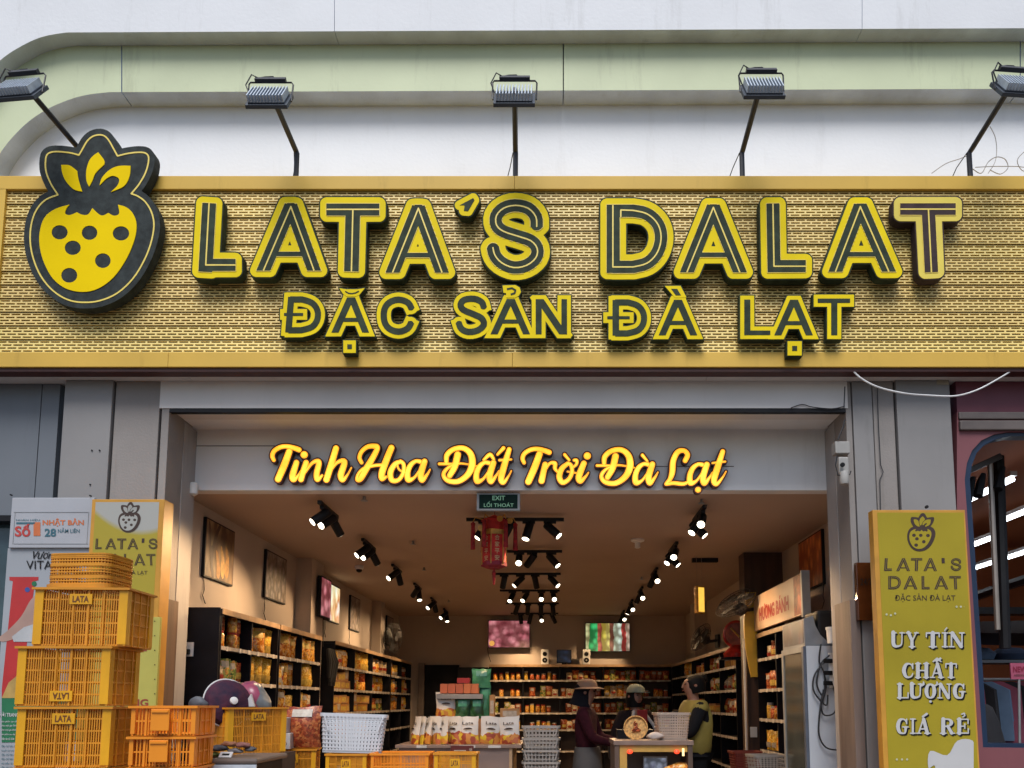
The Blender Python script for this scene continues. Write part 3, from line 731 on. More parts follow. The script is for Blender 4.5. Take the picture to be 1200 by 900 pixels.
# ============================================================ flood lamps on bent poles above the sign
def floodlight(bx, lx, ly, label, flip=1, roll=0.0):
    yb = 5.74
    base = at(bx, 206, yb); top = at(bx, 180, yb); head = at(lx, ly, 5.20)
    t = thing('floodlight', label, 'floodlight', (base.x, yb, zsT), group='flood lamps above the sign'); O = (base.x, yb, zsT)
    head.z += 0.085
    m = MB(); m.tube([Vector((base.x, yb, zsT - 0.0)), Vector((base.x, yb, top.z)), Vector((top.x * 0.98 + head.x * 0.02, yb - 0.02, top.z + 0.02)), head], 0.021, 8)
    m.tube([Vector((base.x, yb, zsT)), Vector((base.x, yb, zsT + .012))], 0.045, 10)
    m.build('pole', pole_m, t, O, smooth=True)
    c = head + Vector((0, 0.0, -0.085))
    rot = Euler((R(-33), 0, roll))      # back of the housing looks up and towards the street
    Mx = Matrix.Translation(c) @ rot.to_matrix().to_4x4() @ Matrix.Scale(1.12, 4)
    def tr(mb): mb.v = [tuple(Mx @ Vector(v)) for v in mb.v]; return mb
    h = MB(); h.box(-.135, .135, -.012, .012, -.10, .10); h.box(-.118, .118, -.022, -.012, -.085, .085)
    tr(h).build('housing', alu_d, t, O, bevel=0.003)
    fm = MB()
    for k in range(12):
        x = -.112 + k * .0204; fm.box(x - .0034, x + .0034, -.062, -.021, -.085, .085)
    tr(fm).build('heat_sink', alu, t, O)
    g = MB(); g.box(-.12, .12, .012, .015, -.085, .085); tr(g).build('lamp_glass', glass_m, t, O)
    b = MB(); b.tube([(-.142, 0, 0), (-.146, -.06, .115), (-.135, -.07, .125), (.135, -.07, .125), (.146, -.06, .115), (.142, 0, 0)], .0055, 6)
    b.box(-.10, .10, -.095, -.07, .11, .145); tr(b).build('bracket', pole_m, t, O)
    cb = MB(); ps = [Mx @ Vector(q) for q in ((-.08, -.09, .14), (-.12, -.11, .14), (-.155, -.07, .08), (-.13, -.03, .03))]
    cb.tube(ps, .005, 5); cb.build('cable', cable_m, t, O); cb = MB(); cb.tube([Mx @ Vector(q) for q in ((-.08, -.09, .14), (-.04, -.09, .165), (.01, -.09, .17), (.03, -.085, .14))], .005, 5)
    cb.build('cable', cable_m, t, O); cb = MB(); pb = Vector((base.x, yb, top.z)); cb.tube([pb + Vector((-.02, -.01, 0)), pb + Vector((-.05, .1, -.05)), Vector((base.x - .12, yb + .2, zsT + .01))], .004, 5)
    cb.build('cable', cable_m, t, O)
    return t
floodlight(95, 26, 110, 'flood lamp furthest left, its pole rising behind the strawberry emblem', roll=-0.10)
floodlight(347, 316, 119, 'flood lamp above the first A of the sign, its pole leaning left', roll=0)
floodlight(604, 603, 117, 'flood lamp on an upright pole above the letter S of the sign', roll=0)
floodlight(870, 893, 108, 'flood lamp on a pole leaning right above the third A of the sign', roll=0)
floodlight(1137, 1190, 106, 'flood lamp furthest right on a steep pole with coiled wires at its foot', roll=0.08)
m = MB(); z = zsT + 0.012
def wire(pts, Y=5.76, r=0.0035): return [at(x, y, Y + dy) for x, y, dy in pts]
m.tube([(a, b, c) for a, b, c in [tuple(p) for p in wire(smooth_stroke([(1092, 203, 0), (1108, 192, .05), (1125, 186, .03), (1137, 181, 0)], 4))]], .0035, 5)
m.tube(wire(smooth_stroke([(1140, 198, 0), (1150, 203, .03), (1158, 190, .03), (1168, 184, .0), (1178, 187, .05), (1181, 197, .05), (1172, 204, 0), (1160, 199, 0)], 5)), .0035, 5)
m.tube(wire(smooth_stroke([(1143, 196, 0), (1170, 195, .03), (1200, 196, .03), (1215, 204, .0)], 4)), .003, 5)
m.tube(wire(smooth_stroke([(1160, 148, 0), (1166, 160, .03), (1168, 175, .05), (1166, 190, .05), (1158, 203, 0)], 4)), .003, 5)
m.tube(wire(smooth_stroke([(1200, 178, 0), (1192, 188, .03), (1198, 200, .05), (1210, 200, .05)], 4)), .003, 5)
tag(m.build('coiled_wire', cable_g), 'loose grey wires coiled on the top edge of the sign beside the right flood lamp', 'wire')
m = MB(); m.tube([at(x, y, 5.66 + d) for x, y, d in smooth_stroke([(998, 433, .03), (1010, 444, .02), (1030, 454, 0), (1060, 461, 0), (1090, 463.5, 0), (1120, 464, 0), (1145, 457, 0), (1168, 445, .02), (1183, 436, .03)], 5)], .0065, 6)
tag(m.build('white_cable', cable_w), 'white cable sagging under the right end of the sign', 'cable')
# ============================================================ lit script words on the lintel
YW = YJ - 0.06
script = thing('lit_script_sign', 'glowing yellow script words with dark red rims on the lintel above the entrance', 'lit sign', (at(585, 560, YJ).x, YJ, ZC))
WO = tuple(script.location)
def lit_mat():
    m = bpy.data.materials.new('lit_yellow_face'); m.use_nodes = True; n = m.node_tree.nodes; l = m.node_tree.links; p = n['Principled BSDF']
    p.inputs['Base Color'].default_value = (0.8, 0.5, 0.08, 1)
    tc = n.new('ShaderNodeTexCoord'); no = n.new('ShaderNodeTexNoise'); no.inputs['Scale'].default_value = 7; l.new(tc.outputs['Object'], no.inputs[0])
    rp = n.new('ShaderNodeValToRGB'); e = rp.color_ramp.elements
    e[0].position = 0.36; e[0].color = (1.0, 0.47, 0.015, 1); e[1].position = 0.62; e[1].color = (1.0, 0.72, 0.06, 1)
    l.new(no.outputs[0], rp.inputs[0]); l.new(rp.outputs[0], p.inputs['Emission Color']); p.inputs['Emission Strength'].default_value = 0.95
    return m
lit_face = lit_mat()
lit_edge = mat('lit_orange_edge', (.8, .35, .03), .5, emit=(.95, .36, .015), estr=.8)
rim_red = mat('dark_red_rim', (0.09, 0.018, 0.01), 0.5)
def zA(s): return [(305 + x / 6, 505 + y / 6, w / 6) for x, y, w in s]
def zB(s): return [(490 + x / 6, 505 + y / 6, w / 6) for x, y, w in s]
def zC(s): return [(670 + x / 6, 505 + y / 6, w / 6) for x, y, w in s]
def T_(dx, dy=0): return [[(x + dx, y + dy, w) for x, y, w in s] for s in
    ([(95, 205, 12), (84, 175, 14), (98, 140, 14), (140, 114, 14), (190, 108, 14), (240, 120, 16), (272, 132, 17)], [(203, 145, 21), (168, 240, 23), (125, 338, 22)])]
def I_(dx, dy): return [[(x + dx, y + dy, w) for x, y, w in s] for s in
    ([(85, 228, 19), (50, 320, 21), (62, 353, 16), (98, 320, 8), (118, 292, 4)], [(109, 175, 24), (110, 175, 24)])]
def AA_(dx, dy): return [[(x + dx, y + dy, w) for x, y, w in s] for s in
    ([(535, 235, 14), (505, 232, 12), (470, 258, 16), (448, 310, 18), (452, 362, 19), (492, 350, 9), (530, 300, 7)], [(567, 234, 19), (541, 320, 21), (550, 366, 17), (586, 325, 8), (606, 290, 4)])]
def DD_(dx, dy): return [[(x + dx, y + dy, w) for x, y, w in s] for s in
    ([(308, 178, 22), (288, 260, 21), (252, 325, 18)],
     [(228, 228, 14), (233, 180, 17), (280, 140, 16), (350, 133, 17), (400, 175, 21), (410, 250, 23), (378, 320, 20), (312, 366, 17), (242, 362, 15), (210, 330, 13), (217, 295, 12), (260, 258, 8), (330, 240, 6), (440, 258, 4)],
     [(178, 243, 9), (240, 244, 8), (300, 243, 6)])]
WORDS = [
 (zA, T_(0)), (zA, [[(254, 222, 18), (226, 318, 21), (238, 343, 15), (268, 310, 7), (285, 280, 4)], [(308, 167, 24), (309, 167, 24)]]),
 (zA, [[(322, 222, 18), (300, 290, 19), (286, 340, 19)], [(308, 300, 8), (365, 225, 10), (412, 218, 17), (396, 300, 19), (402, 342, 16), (435, 312, 7)]]),
 (zA, [[(532, 122, 20), (500, 230, 21), (465, 342, 21)], [(486, 290, 8), (540, 222, 10), (592, 216, 18), (566, 308, 21), (580, 345, 15), (615, 305, 6), (640, 258, 4)]]),
 (zA, [[(712, 222, 12), (697, 188, 13), (712, 145, 13), (752, 112, 14), (800, 106, 16), (824, 118, 16), (790, 190, 19), (742, 270, 21), (704, 335, 19), (680, 340, 12), (690, 300, 9), (730, 262, 10), (800, 243, 10), (870, 238, 9)],
       [(922, 118, 20), (892, 190, 21), (856, 290, 22), (855, 335, 17), (885, 322, 8)]]),
 (zA, [[(990, 215, 12), (948, 232, 16), (915, 290, 19), (925, 345, 17), (970, 345, 13), (1005, 295, 13), (1008, 235, 13), (985, 213, 12)], [(960, 225, 7), (975, 270, 6), (1020, 290, 6), (1055, 270, 5)]]),
 (zA, AA_(588, -20)),
 (zB, DD_(-30, -12)),
 (zB, AA_(-38, -10) + [[(462, 202, 9), (505, 166, 13), (532, 200, 9)], [(600, 120, 13), (558, 165, 8)]]),
 (zB, [[(640, 130, 16), (605, 245, 21), (583, 335, 20), (602, 362, 13), (640, 310, 5), (655, 280, 4)], [(572, 205, 8), (655, 200, 6)]]),
 (zB, T_(650, 18)),
 (zB, [[(893, 235, 18), (868, 350, 21)], [(890, 280, 8), (925, 228, 9), (962, 228, 14), (962, 262, 12), (985, 290, 6), (1010, 285, 5)]]),
 (zB, [[(1055, 228, 12), (1012, 262, 17), (992, 320, 19), (1015, 362, 16), (1058, 340, 13), (1082, 290, 13), (1075, 240, 12), (1050, 228, 12)], [(1078, 262, 7), (1112, 236, 9), (1114, 208, 12), (1096, 205, 9)], [(1030, 166, 10), (1062, 204, 8)], [(1050, 285, 5), (1115, 296, 5)]]),
 (zC, I_(0, 0)),
 (zC, DD_(0, 0)),
 (zC, AA_(0, 0) + [[(497, 170, 11), (532, 212, 7)]]),
 (zC, [[(798, 208, 16), (815, 168, 16), (790, 138, 14), (745, 148, 17), (714, 210, 19), (707, 290, 19), (690, 340, 14), (662, 374, 9), (715, 366, 12), (785, 372, 12), (830, 352, 7)]]),
 (zC, AA_(383, 2) + [[(888, 413, 19), (889, 413, 19)]]),
 (zC, [[(1062, 145, 16), (1025, 258, 21), (1000, 345, 20), (1020, 373, 13), (1062, 325, 6), (1085, 285, 4)], [(990, 225, 6), (1080, 215, 6)]]),
]
for fz, sts in WORDS:
    S = [smooth_stroke(fz(s), 5) if len(s) > 2 else fz(s) for s in sts]
    P = [p for s in S for p in s]
    X, Y = grid(min(p[0] for p in P) - 6, min(p[1] for p in P) - 6, max(p[0] for p in P) + 6, max(p[1] for p in P) + 6, 0.35)
    D = capsules(X, Y, S)
    b = MB(); plate(b, contours(D, X, Y, 1.75, .08), YW, 0.045); b = b.build('letter', rim_red, script, WO)
    f = MB(); plate(f, contours(D, X, Y, 0.25, .07), YW - 0.003, 0.003); f = f.build('letter_face', lit_edge, b, WO)
    f2 = MB(); plate(f2, contours(D, X, Y, -0.75, .07), YW - 0.0045, 0.0014); f2.build('letter_core', lit_face, b, WO)

# ============================================================ banners and posters beside the entrance
ban_y = mat('olive_yellow_print', (0.36, 0.285, 0.022), 0.5, spec=.2, var=0.10, scale=1.2, dirt=0.15)
ban_frame = mat('orange_frame', (0.55, 0.27, 0.03), 0.5, var=0.1)
ink_br = mat('dark_brown_ink', (0.045, 0.022, 0.014), 0.5)
ink_wh = mat('white_ink', (0.5, 0.5, 0.5), 0.5, var=0.02)
ink_red = mat('red_ink', (0.50, 0.05, 0.04), 0.5); ink_or = mat('orange_ink', (0.60, 0.16, 0.05), 0.5); ink_teal = mat('teal_ink', (0.04, 0.13, 0.17), 0.5)
ink_bl = mat('black_ink', (0.01, 0.01, 0.011), 0.6, spec=.15)
# ---- right banner
YBn = 5.50
rb = thing('shop_banner', 'tall yellow banner with strawberry badge and white words on the right pilaster', 'banner', (at(1085, 900, YBn).x, YBn, 0.62)); O = tuple(rb.location)
xa, xb = at(1022.5, 600, YBn).x, at(1131, 600, YBn).x
zt_, zb_ = at(1076, 597.5, YBn).z, 0.62
MB().box(xa, xb, YBn + 0.001, YBn + 0.08, zb_, zt_).build('frame', ban_frame, rb, O, bevel=.003)
ix0, ix1 = at(1028, 600, YBn).x, at(1129, 600, YBn).x
MB().box(ix0, ix1, YBn - 0.001, YBn + 0.001, zb_ + .02, zt_ - .02).build('printed_panel', ban_y, rb, O)
bgm, ik, ln = MB(), MB(), MB()
small_emblem(bgm, ik, 1079.5, 601, 646, YBn)
small_words(ik, ln, ['L', 'A', 'T', 'A2'], 1036, 1098, 654, 669, YBn); small_words(ik, ln, ['S'], 1114, 1126.5, 654, 669, YBn)
small_words(ik, ln, ['D', 'A3', 'L2', 'A4', 'T2'], 1041, 1126, 675, 690.5, YBn)
ik.box(at(1103.5, 660, YBn).x, at(1107, 660, YBn).x, YBn - .0035, YBn - .003, at(1100, 660, YBn).z, at(1100, 654, YBn).z)
text_px(ik, 'ĐẶC SẢN ĐÀ LẠT', 1048.5, 695.5, 1119.5, 705.5, YBn - .001, bold=0.0)
for nm, q, mt in (('badge_ink', ik, ink_br), ('badge_ground', bgm, ban_y), ('inline', ln, ban_y)): q.build(nm, mt, rb, O)
# fat slab letters with a dark drop shadow
def V_(pts): return pts
FAT = {
 'U': [[(.12, 1, .15), (.12, .35, .15), (.2, .12, .14), (.45, .06, .08), (.72, .15, .06), (.8, .4, .05), (.8, 1, .05)], [(0, .96, .05), (.34, .96, .05)], [(.64, .96, .05), (.98, .96, .05)]],
 'Y': [[(.18, 1, .13), (.48, .45, .13), (.48, 0, .14)], [(.85, 1, .05), (.55, .5, .05)], [(0, .96, .05), (.38, .96, .05)], [(.68, .96, .05), (1, .96, .05)], [(.25, .04, .05), (.72, .04, .05)]],
 'T': [[(.5, .96, .15), (.5, .04, .15)], [(.05, .95, .06), (.95, .95, .06)], [(.04, .95, .05), (.04, .7, .05)], [(.96, .95, .05), (.96, .7, .05)], [(.25, .04, .05), (.75, .04, .05)]],
 'I': [[(.5, .96, .2), (.5, .04, .2)], [(.1, .96, .05), (.9, .96, .05)], [(.1, .04, .05), (.9, .04, .05)]],
 'N': [[(.14, .96, .05), (.14, .04, .05)], [(.2, .95, .13), (.8, .06, .13)], [(.86, .96, .05), (.86, .1, .05)], [(0, .96, .05), (.3, .96, .05)], [(0, .04, .05), (.3, .04, .05)], [(.7, .96, .05), (1, .96, .05)]],
 'C': [[(.88, .7, .05), (.8, .88, .06), (.55, .96, .07), (.3, .86, .13), (.16, .5, .16), (.3, .14, .13), (.55, .04, .07), (.8, .12, .06), (.9, .3, .05)], [(.9, .96, .04), (.9, .62, .04)]],
 'H': [[(.18, .96, .14), (.18, .04, .14)], [(.82, .96, .14), (.82, .04, .14)], [(.2, .5, .05), (.8, .5, .05)], [(0, .96, .04), (.38, .96, .04)], [(0, .04, .04), (.38, .04, .04)], [(.62, .96, .04), (1, .96, .04)], [(.62, .04, .04), (1, .04, .04)]],
 'A': [[(.5, .97, .06), (.14, .04, .05)], [(.52, .95, .13), (.8, .04, .13)], [(.25, .32, .05), (.7, .32, .05)], [(0, .04, .04), (.3, .04, .04)], [(.6, .04, .04), (1, .04, .04)]],
 'L': [[(.24, .96, .15), (.24, .04, .15)], [(.05, .96, .04), (.48, .96, .04)], [(.05, .05, .05), (.95, .05, .05)], [(.95, .05, .05), (.95, .38, .05)]],
 'O': [[(.5, .96, .07), (.26, .84, .12), (.16, .5, .16), (.26, .16, .12), (.5, .04, .07), (.74, .16, .12), (.84, .5, .16), (.74, .84, .12), (.5, .96, .07)]],
 'G': [[(.86, .75, .05), (.75, .9, .06), (.52, .96, .07), (.28, .86, .13), (.16, .5, .16), (.28, .14, .13), (.52, .04, .07), (.75, .08, .07), (.8, .42, .12)], [(.55, .45, .05), (1, .45, .05)], [(.88, .96, .04), (.88, .66, .04)]],
 'R': [[(.2, .96, .14), (.2, .04, .14)], [(.2, .95, .05), (.6, .94, .06), (.78, .74, .13), (.6, .52, .06), (.2, .5, .05)], [(.52, .5, .1), (.8, .06, .12)], [(0, .04, .04), (.4, .04, .04)], [(.7, .04, .04), (1, .04, .04)]],
 'E': [[(.22, .96, .15), (.22, .04, .15)], [(.05, .95, .05), (.9, .95, .05)], [(.9, .95, .05), (.9, .68, .05)], [(.3, .5, .05), (.65, .5, .05)], [(.65, .65, .04), (.65, .35, .04)], [(.05, .05, .05), (.92, .05, .05)], [(.92, .05, .05), (.92, .34, .05)]],
}
ACC = {'acute': [[(.45, 1.12, .07), (.75, 1.3, .09)]], 'circ': [[(.2, 1.1, .05), (.5, 1.3, .08), (.8, 1.1, .05)]], 'hook': [[(.4, 1.28, .05), (.6, 1.34, .06), (.66, 1.2, .05), (.5, 1.1, .04)]],
       'horn': [[(.88, .85, .07), (1.08, .95, .08), (1.06, 1.1, .06)]], 'dot': [[(.5, -.2, .11), (.51, -.2, .11)]]}
def fat_word(word, x0, x1, y0, y1, wh, sh):
    wx = (x1 - x0) / sum(k[1] for k in word); x = x0
    for ks, wd, acc in word:
        W = wx * wd * 0.88; H = y1 - y0; st = []
        for s in FAT[ks] + [a for c in acc for a in ACC[c]]:
            s2 = [(x + a * W, y1 - b * H, max(c * W * (1.0 if wd > .6 else .9), .75)) for a, b, c in s]
            st.append(smooth_stroke(s2, 4) if len(s) > 4 else s2)
        X, Y = grid(x - 5, y0 - H * .5, x + W + 7, y1 + H * .45, 0.4)
        D = capsules(X, Y, st)
        c = contours(D, X, Y, 0, .1)
        plate(wh, c, YBn, 0, lambda p: at(p[0], p[1], YBn - .0065)); plate(sh, c, YBn, 0, lambda p: at(p[0] + 1.7, p[1] + 1.7, YBn - .0045))
        x += wx * wd
wh, sh = MB(), MB()
fat_word([('U', 1, ()), ('Y', .95, ()), ('T', .0001, ())][:2], 1045, 1078, 741, 758.5, wh, sh)
fat_word([('T', 1, ()), ('I', .5, ('acute',)), ('N', 1.05, ())], 1085, 1132, 741, 758.5, wh, sh)
fat_word([('C', 1, ()), ('H', 1.1, ()), ('A', 1.1, ('circ', 'acute')), ('T', .95, ())], 1057, 1123, 777, 794.5, wh, sh)
fat_word([('L', 1, ()), ('U', 1.05, ('horn',)), ('O', 1, ('horn', 'dot')), ('N', 1.1, ()), ('G', 1.05, ())], 1051, 1133, 801, 818.5, wh, sh)
fat_word([('G', 1, ()), ('I', .5, ()), ('A', 1.1, ('acute',))], 1050, 1092, 842, 860, wh, sh)
fat_word([('R', 1.1, ()), ('E', 1, ('hook',))], 1102, 1138, 842, 860, wh, sh)
wh.build('lettering', ink_wh, rb, O); sh.build('letter_shadow', ink_bl, rb, O)
# white fruit shape and dots printed near the foot
q = MB(); plate(q, [spline_loop([(1088, 900), (1090, 880), (1110, 885), (1122, 868), (1140, 868), (1148, 885), (1150, 930), (1095, 930), (1096, 898)], k=4)], YBn, 0, lambda p: at(min(p[0], 1141), p[1], YBn - .0046)); q.build('white_print', ink_wh, rb, O)
q = MB()
for x, y in ((1051, 890), (1057, 890), (1063, 890), (1121, 711), (1126, 711), (1131, 711), (1039, 720), (1044, 721), (1049, 719)): plate(q, [[(x + 1.4 * math.cos(a * PI / 3), y + 1.4 * math.sin(a * PI / 3)) for a in range(6)]], YBn, 0, lambda p: at(min(p[0], 1130), p[1], YBn - .0046))
q.build('printed_dots', mat('pale_ink', (0.55, 0.55, 0.35), .5), rb, O)

# ---- left banner (light box)
lb = thing('shop_banner', 'light box banner with strawberry badge behind the tall crate stack', 'banner', (at(150, 900, YBn).x, YBn, 0.9)); O = tuple(lb.location)
x0, x1 = at(107, 600, YBn).x, at(192, 600, YBn).x; zt_ = at(150, 585, YBn).z; zb_ = at(150, 722, YBn).z
MB().box(x0, x1, YBn, YBn + 0.14, 0.9, zt_).build('frame', ban_frame, lb, O, bevel=.004)
def grad_panel():
    m = bpy.data.materials.new('white_to_olive_print'); m.use_nodes = True; n = m.node_tree.nodes; l = m.node_tree.links; p = n['Principled BSDF']
    tc = n.new('ShaderNodeTexCoord'); s = n.new('ShaderNodeSeparateXYZ'); l.new(tc.outputs['Object'], s.inputs[0])
    a = n.new('ShaderNodeMath'); a.operation = 'MULTIPLY'; l.new(s.outputs[0], a.inputs[0]); l.new(s.outputs[0], a.inputs[1])
    b = n.new('ShaderNodeMath'); b.operation = 'MULTIPLY_ADD'; b.inputs[1].default_value = 1.3; l.new(a.outputs[0], b.inputs[0])
    ng = n.new('ShaderNodeMath'); ng.operation = 'MULTIPLY'; ng.inputs[1].default_value = -1; l.new(s.outputs[2], ng.inputs[0]); l.new(ng.outputs[0], b.inputs[2])
    mr = n.new('ShaderNodeMapRange'); z = -(at(150, 622, YBn).z - 0.9); mr.inputs[1].default_value = z - .01; mr.inputs[2].default_value = z + .035; l.new(b.outputs[0], mr.inputs[0])
    mx = n.new('ShaderNodeMix'); mx.data_type = 'RGBA'; l.new(mr.outputs[0], mx.inputs[0]); mx.inputs[7].default_value = (.36, .285, .022, 1); mx.inputs[6].default_value = (.36, .36, .33, 1)
    l.new(mx.outputs[2], p.inputs['Base Color']); p.inputs['Roughness'].default_value = .4; return m
gp = grad_panel()
MB().box(at(111.5, 600, YBn).x, at(186, 600, YBn).x, YBn - 0.001, YBn + 0.001, .93, zt_ - .022).build('printed_panel', gp, lb, O)
bgm, ik, ln = MB(), MB(), MB()
small_emblem(bgm, ik, 151.5, 588, 624, YBn)
small_words(ik, ln, ['L', 'A', 'T', 'A2'], 111.5, 162, 631, 643.5, YBn); small_words(ik, ln, ['S'], 174, 184.5, 631, 643.5, YBn)
small_words(ik, ln, ['D', 'A3', 'L2', 'A4', 'T2'], 114, 182, 649, 662.5, YBn)
ik.box(at(166, 640, YBn).x, at(169, 640, YBn).x, YBn - .0035, YBn - .003, at(160, 636, YBn).z, at(160, 631, YBn).z)
text_px(ik, 'ĐẶC SẢN ĐÀ LẠT', 118, 667.5, 173, 674.5, YBn - .001, bold=0.0)
text_px(ik, 'UY TÍN', 140, 712, 174, 721, YBn - .004, bold=0.04)
for nm, qq, mt in (('badge_ink', ik, ink_br), ('badge_ground', bgm, mat('pale_grey_ink', (.36, .36, .33), .5)), ('inline', ln, ban_y)): qq.build(nm, mt, lb, O)
# ---- lime yellow board below it
yb = thing('lime_board', 'lime yellow metal board with red print behind the crate stack', 'board', (at(165, 900, 5.42).x, 5.42, .7)); O = tuple(yb.location)
lime = mat('lime_board_paint', (0.46, 0.42, 0.09), .4, var=.05)
MB().box(at(110, 800, 5.42).x, at(184, 800, 5.42).x, 5.42, 5.445, .7, at(150, 723, 5.42).z).build('panel', lime, yb, O, bevel=.002)
q = MB()
for i in range(7):
    c = at(181.5, 728 + i * 17, 5.42); q.tube([c, c + Vector((0, -.004, 0))], .004, 6)
q.build('screw', ink_bl, yb, O)['kind'] = 'stuff'
q = MB(); text_px(q, 'HÀNG', 134, 817, 174, 828, 5.42, bold=.03); pbox(q, 140, 744, 173, 747, 5.4175, 5.4195); pbox(q, 140, 760, 172, 763, 5.4175, 5.4195)
q.build('lettering', mat('brick_red_ink', (.30, .05, .03), .5), yb, O)

# ---- far left: white light box and vitamin poster
sb = thing('white_light_box', 'white light box with red and orange words above the poster far left', 'light box', (at(58, 642, 5.6).x, 5.6, at(58, 642, 5.6).z)); O = tuple(sb.location)
q = MB(); pbox(q, 12, 583, 109, 642, 5.6, 5.7); q.build('case', mat('white_sheet', (.38, .39, .42), .4, var=.03, dirt=.1), sb, O, bevel=.006)
q = MB()
for a, b, c, d in ((16, 600, 103, 600.5), (16, 637, 103, 637.5), (16, 600, 16.5, 637.5), (102.5, 600, 103, 637.5)): pbox(q, a, b, c, d, 5.5975, 5.599)
q.build('border_line', grey_pl, sb, O)
q = MB(); text_px(q, 'NHẬT BẢN', 50, 607.5, 98.5, 617, 5.6, bold=.03); text_px(q, '1', 39.5, 612, 47.5, 628, 5.6, bold=.05); q.build('orange_words', ink_or, sb, O)
q = MB(); text_px(q, 'Số', 17.5, 613, 36, 629, 5.6, bold=.03); q.build('red_words', ink_red, sb, O)
q = MB(); text_px(q, '28', 52.5, 619.5, 66, 629, 5.6, bold=.03); text_px(q, 'NĂM LIÊN', 68, 618.5, 93.5, 624.5, 5.6, bold=.01); text_px(q, 'NHÃN HIỆU', 19, 608, 47, 611, 5.6, bold=.01); pbox(q, 19, 612, 41, 614, 5.5975, 5.599); q.build('teal_words', ink_teal, sb, O)
vp = thing('vitamin_poster', 'tall pale poster with red column, forearm and VITA lettering left of the crates', 'poster', (at(55, 900, 5.62).x, 5.62, .7)); O = tuple(vp.location)
q = MB(); q.box(at(1, 750, 5.62).x, at(108, 750, 5.62).x, 5.62, 5.66, .7, at(58, 642.5, 5.62).z); q.build('sheet', mat('pale_poster', (.33, .35, .38), .35, var=.06, scale=1.5), vp, O, bevel=.002)
def print_px(name, loops, m_, lay=1, par=vp, Y=5.62):
    z = MB(); plate(z, loops, Y, 0, lambda p: at(p[0], p[1], Y - .0015 * lay)); return z.build(name, m_, par, tuple(par.location))
ink_poster_red = mat('poster_red', (.46, .028, .028), .4, var=.1)
print_px('red_column', [[(11, 676), (45, 676), (45, 680), (41, 681), (24, 812), (2, 817), (2, 808), (15, 681), (11, 680)]], ink_poster_red)
print_px('forearm', [spline_loop([(-2, 748), (10, 738), (25, 722), (36, 703), (46, 697), (52, 715), (54, 738), (40, 741), (22, 747), (4, 752)], k=4)], mat('skin_print', (.42, .27, .22), .4, var=.12, scale=3), 2)
print_px('white_sleeve', [[(14, 746), (28, 735), (50, 728), (52, 752), (16, 752)]], mat('poster_white', (.45, .46, .47), .4), 3)
print_px('gold_ribbon', [[(2, 818), (10, 800), (22, 790), (22, 818)]], mat('poster_gold', (.5, .33, .1), .4, var=.2), 3)
print_px('green_field', [[(2, 817), (108, 813), (108, 868), (2, 870)]], mat('poster_green', (.02, .16, .07), .4, var=.15), 2)
print_px('green_badge', [[(40 + 3 * math.cos(a), 684 + 3 * math.sin(a)) for a in [i * PI / 6 for i in range(12)]]], MATS['poster_green'], 2)
print_px('blue_badge', [[(32 + 3 * math.cos(a), 691 + 3 * math.sin(a)) for a in [i * PI / 6 for i in range(12)]]], mat('poster_blue', (.04, .08, .3), .4), 2)
q = MB(); text_px(q, 'VITAMIN', 31, 657, 86, 667, 5.617, bold=.0); text_px(q, 'Vươn', 39, 646, 62, 655, 5.617, shear=.4); q.build('black_words', ink_bl, vp, O)
q = MB(); text_px(q, 'THỜI TRANG', -3, 834, 22, 840, 5.616, bold=.02)
random.seed(3)
for k in range(5): text_px(q, random.choice(['sản phẩm cao cấp', 'chăm sóc sức khỏe', 'cho mọi gia đình']), 2, 844 + k * 5, 21 - k, 847 + k * 5, 5.616)
q.build('white_words', ink_wh, vp, O)
q = MB()
for k in range(6): text_px(q, random.choice(['sản phẩm tốt nhất', 'khuyến mãi hôm nay', 'địa chỉ liên hệ']), 2, 873 + k * 5, 20, 876 + k * 5, 5.618)
q.build('small_print', ink_teal, vp, O)

# ---- small brown plaque and cameras
pq = thing('glass_plaque', 'small brown glass plaque with a lamp glint beside the right banner', 'plaque', (at(1014, 727, 5.80).x, 5.80, at(1014, 727, 5.80).z)); O = tuple(pq.location)
q = MB(); q.box(at(1004.5, 692, 5.8).x, at(1025, 692, 5.8).x, 5.80, 5.85, at(1014, 727, 5.8).z, at(1014, 659, 5.8).z); q.build('plate', mat('amber_glass', (.10, .028, .008), .08, var=.3, scale=5), pq, O, bevel=.006)
q = MB(); text_px(q, '24/7', 1008, 678, 1022, 686, 5.80, bold=.0); q.build('lettering', ink_bl, pq, O)
cam_pl = mat('aged_white_plastic', (.36, .35, .33), .5, var=.12)
cc = thing('wall_camera', 'white wall camera with junction box and cables on the right pilaster', 'camera', (at(988, 560, 5.83).x, 5.83, at(988, 560, 5.83).z)); O = tuple(cc.location)
q = MB(); pbox(q, 979, 517, 996, 531, 5.80, 5.885); q.build('junction_box', cam_pl, cc, O, bevel=.006)
q = MB(); pbox(q, 983, 535, 995, 555, 5.80, 5.88); q.build('bracket', cam_pl, cc, O, bevel=.012)
p_ = at(989, 557, 5.80); q = MB(); q.lathe([(.0, -.075), (.03, -.07), (.036, -.045), (.036, .0), (.03, .03)], 14, Matrix.Translation(p_)); q.build('camera_head', cam_pl, cc, O, smooth=True)
q = MB(); c = at(987, 545, 5.78); q.tube([c, c + Vector((0, -.012, 0))], .018, 12); q.build('lens', ink_bl, cc, O)
for pts in ([(990, 492), (988, 500), (982, 515)], [(981, 534), (979, 545), (982, 557), (996, 556), (997, 552)], [(990, 453), (989, 478)]):
    q = MB(); q.tube([at(x, y, 5.79) for x, y in pts], .005, 5); q.build('cable', cable_m, cc, O)
sc2 = thing('small_camera', 'small white camera under the left end of the lintel', 'camera', (at(227, 575, 6.3).x, 6.3, at(227, 575, 6.3).z)); O = tuple(sc2.location)
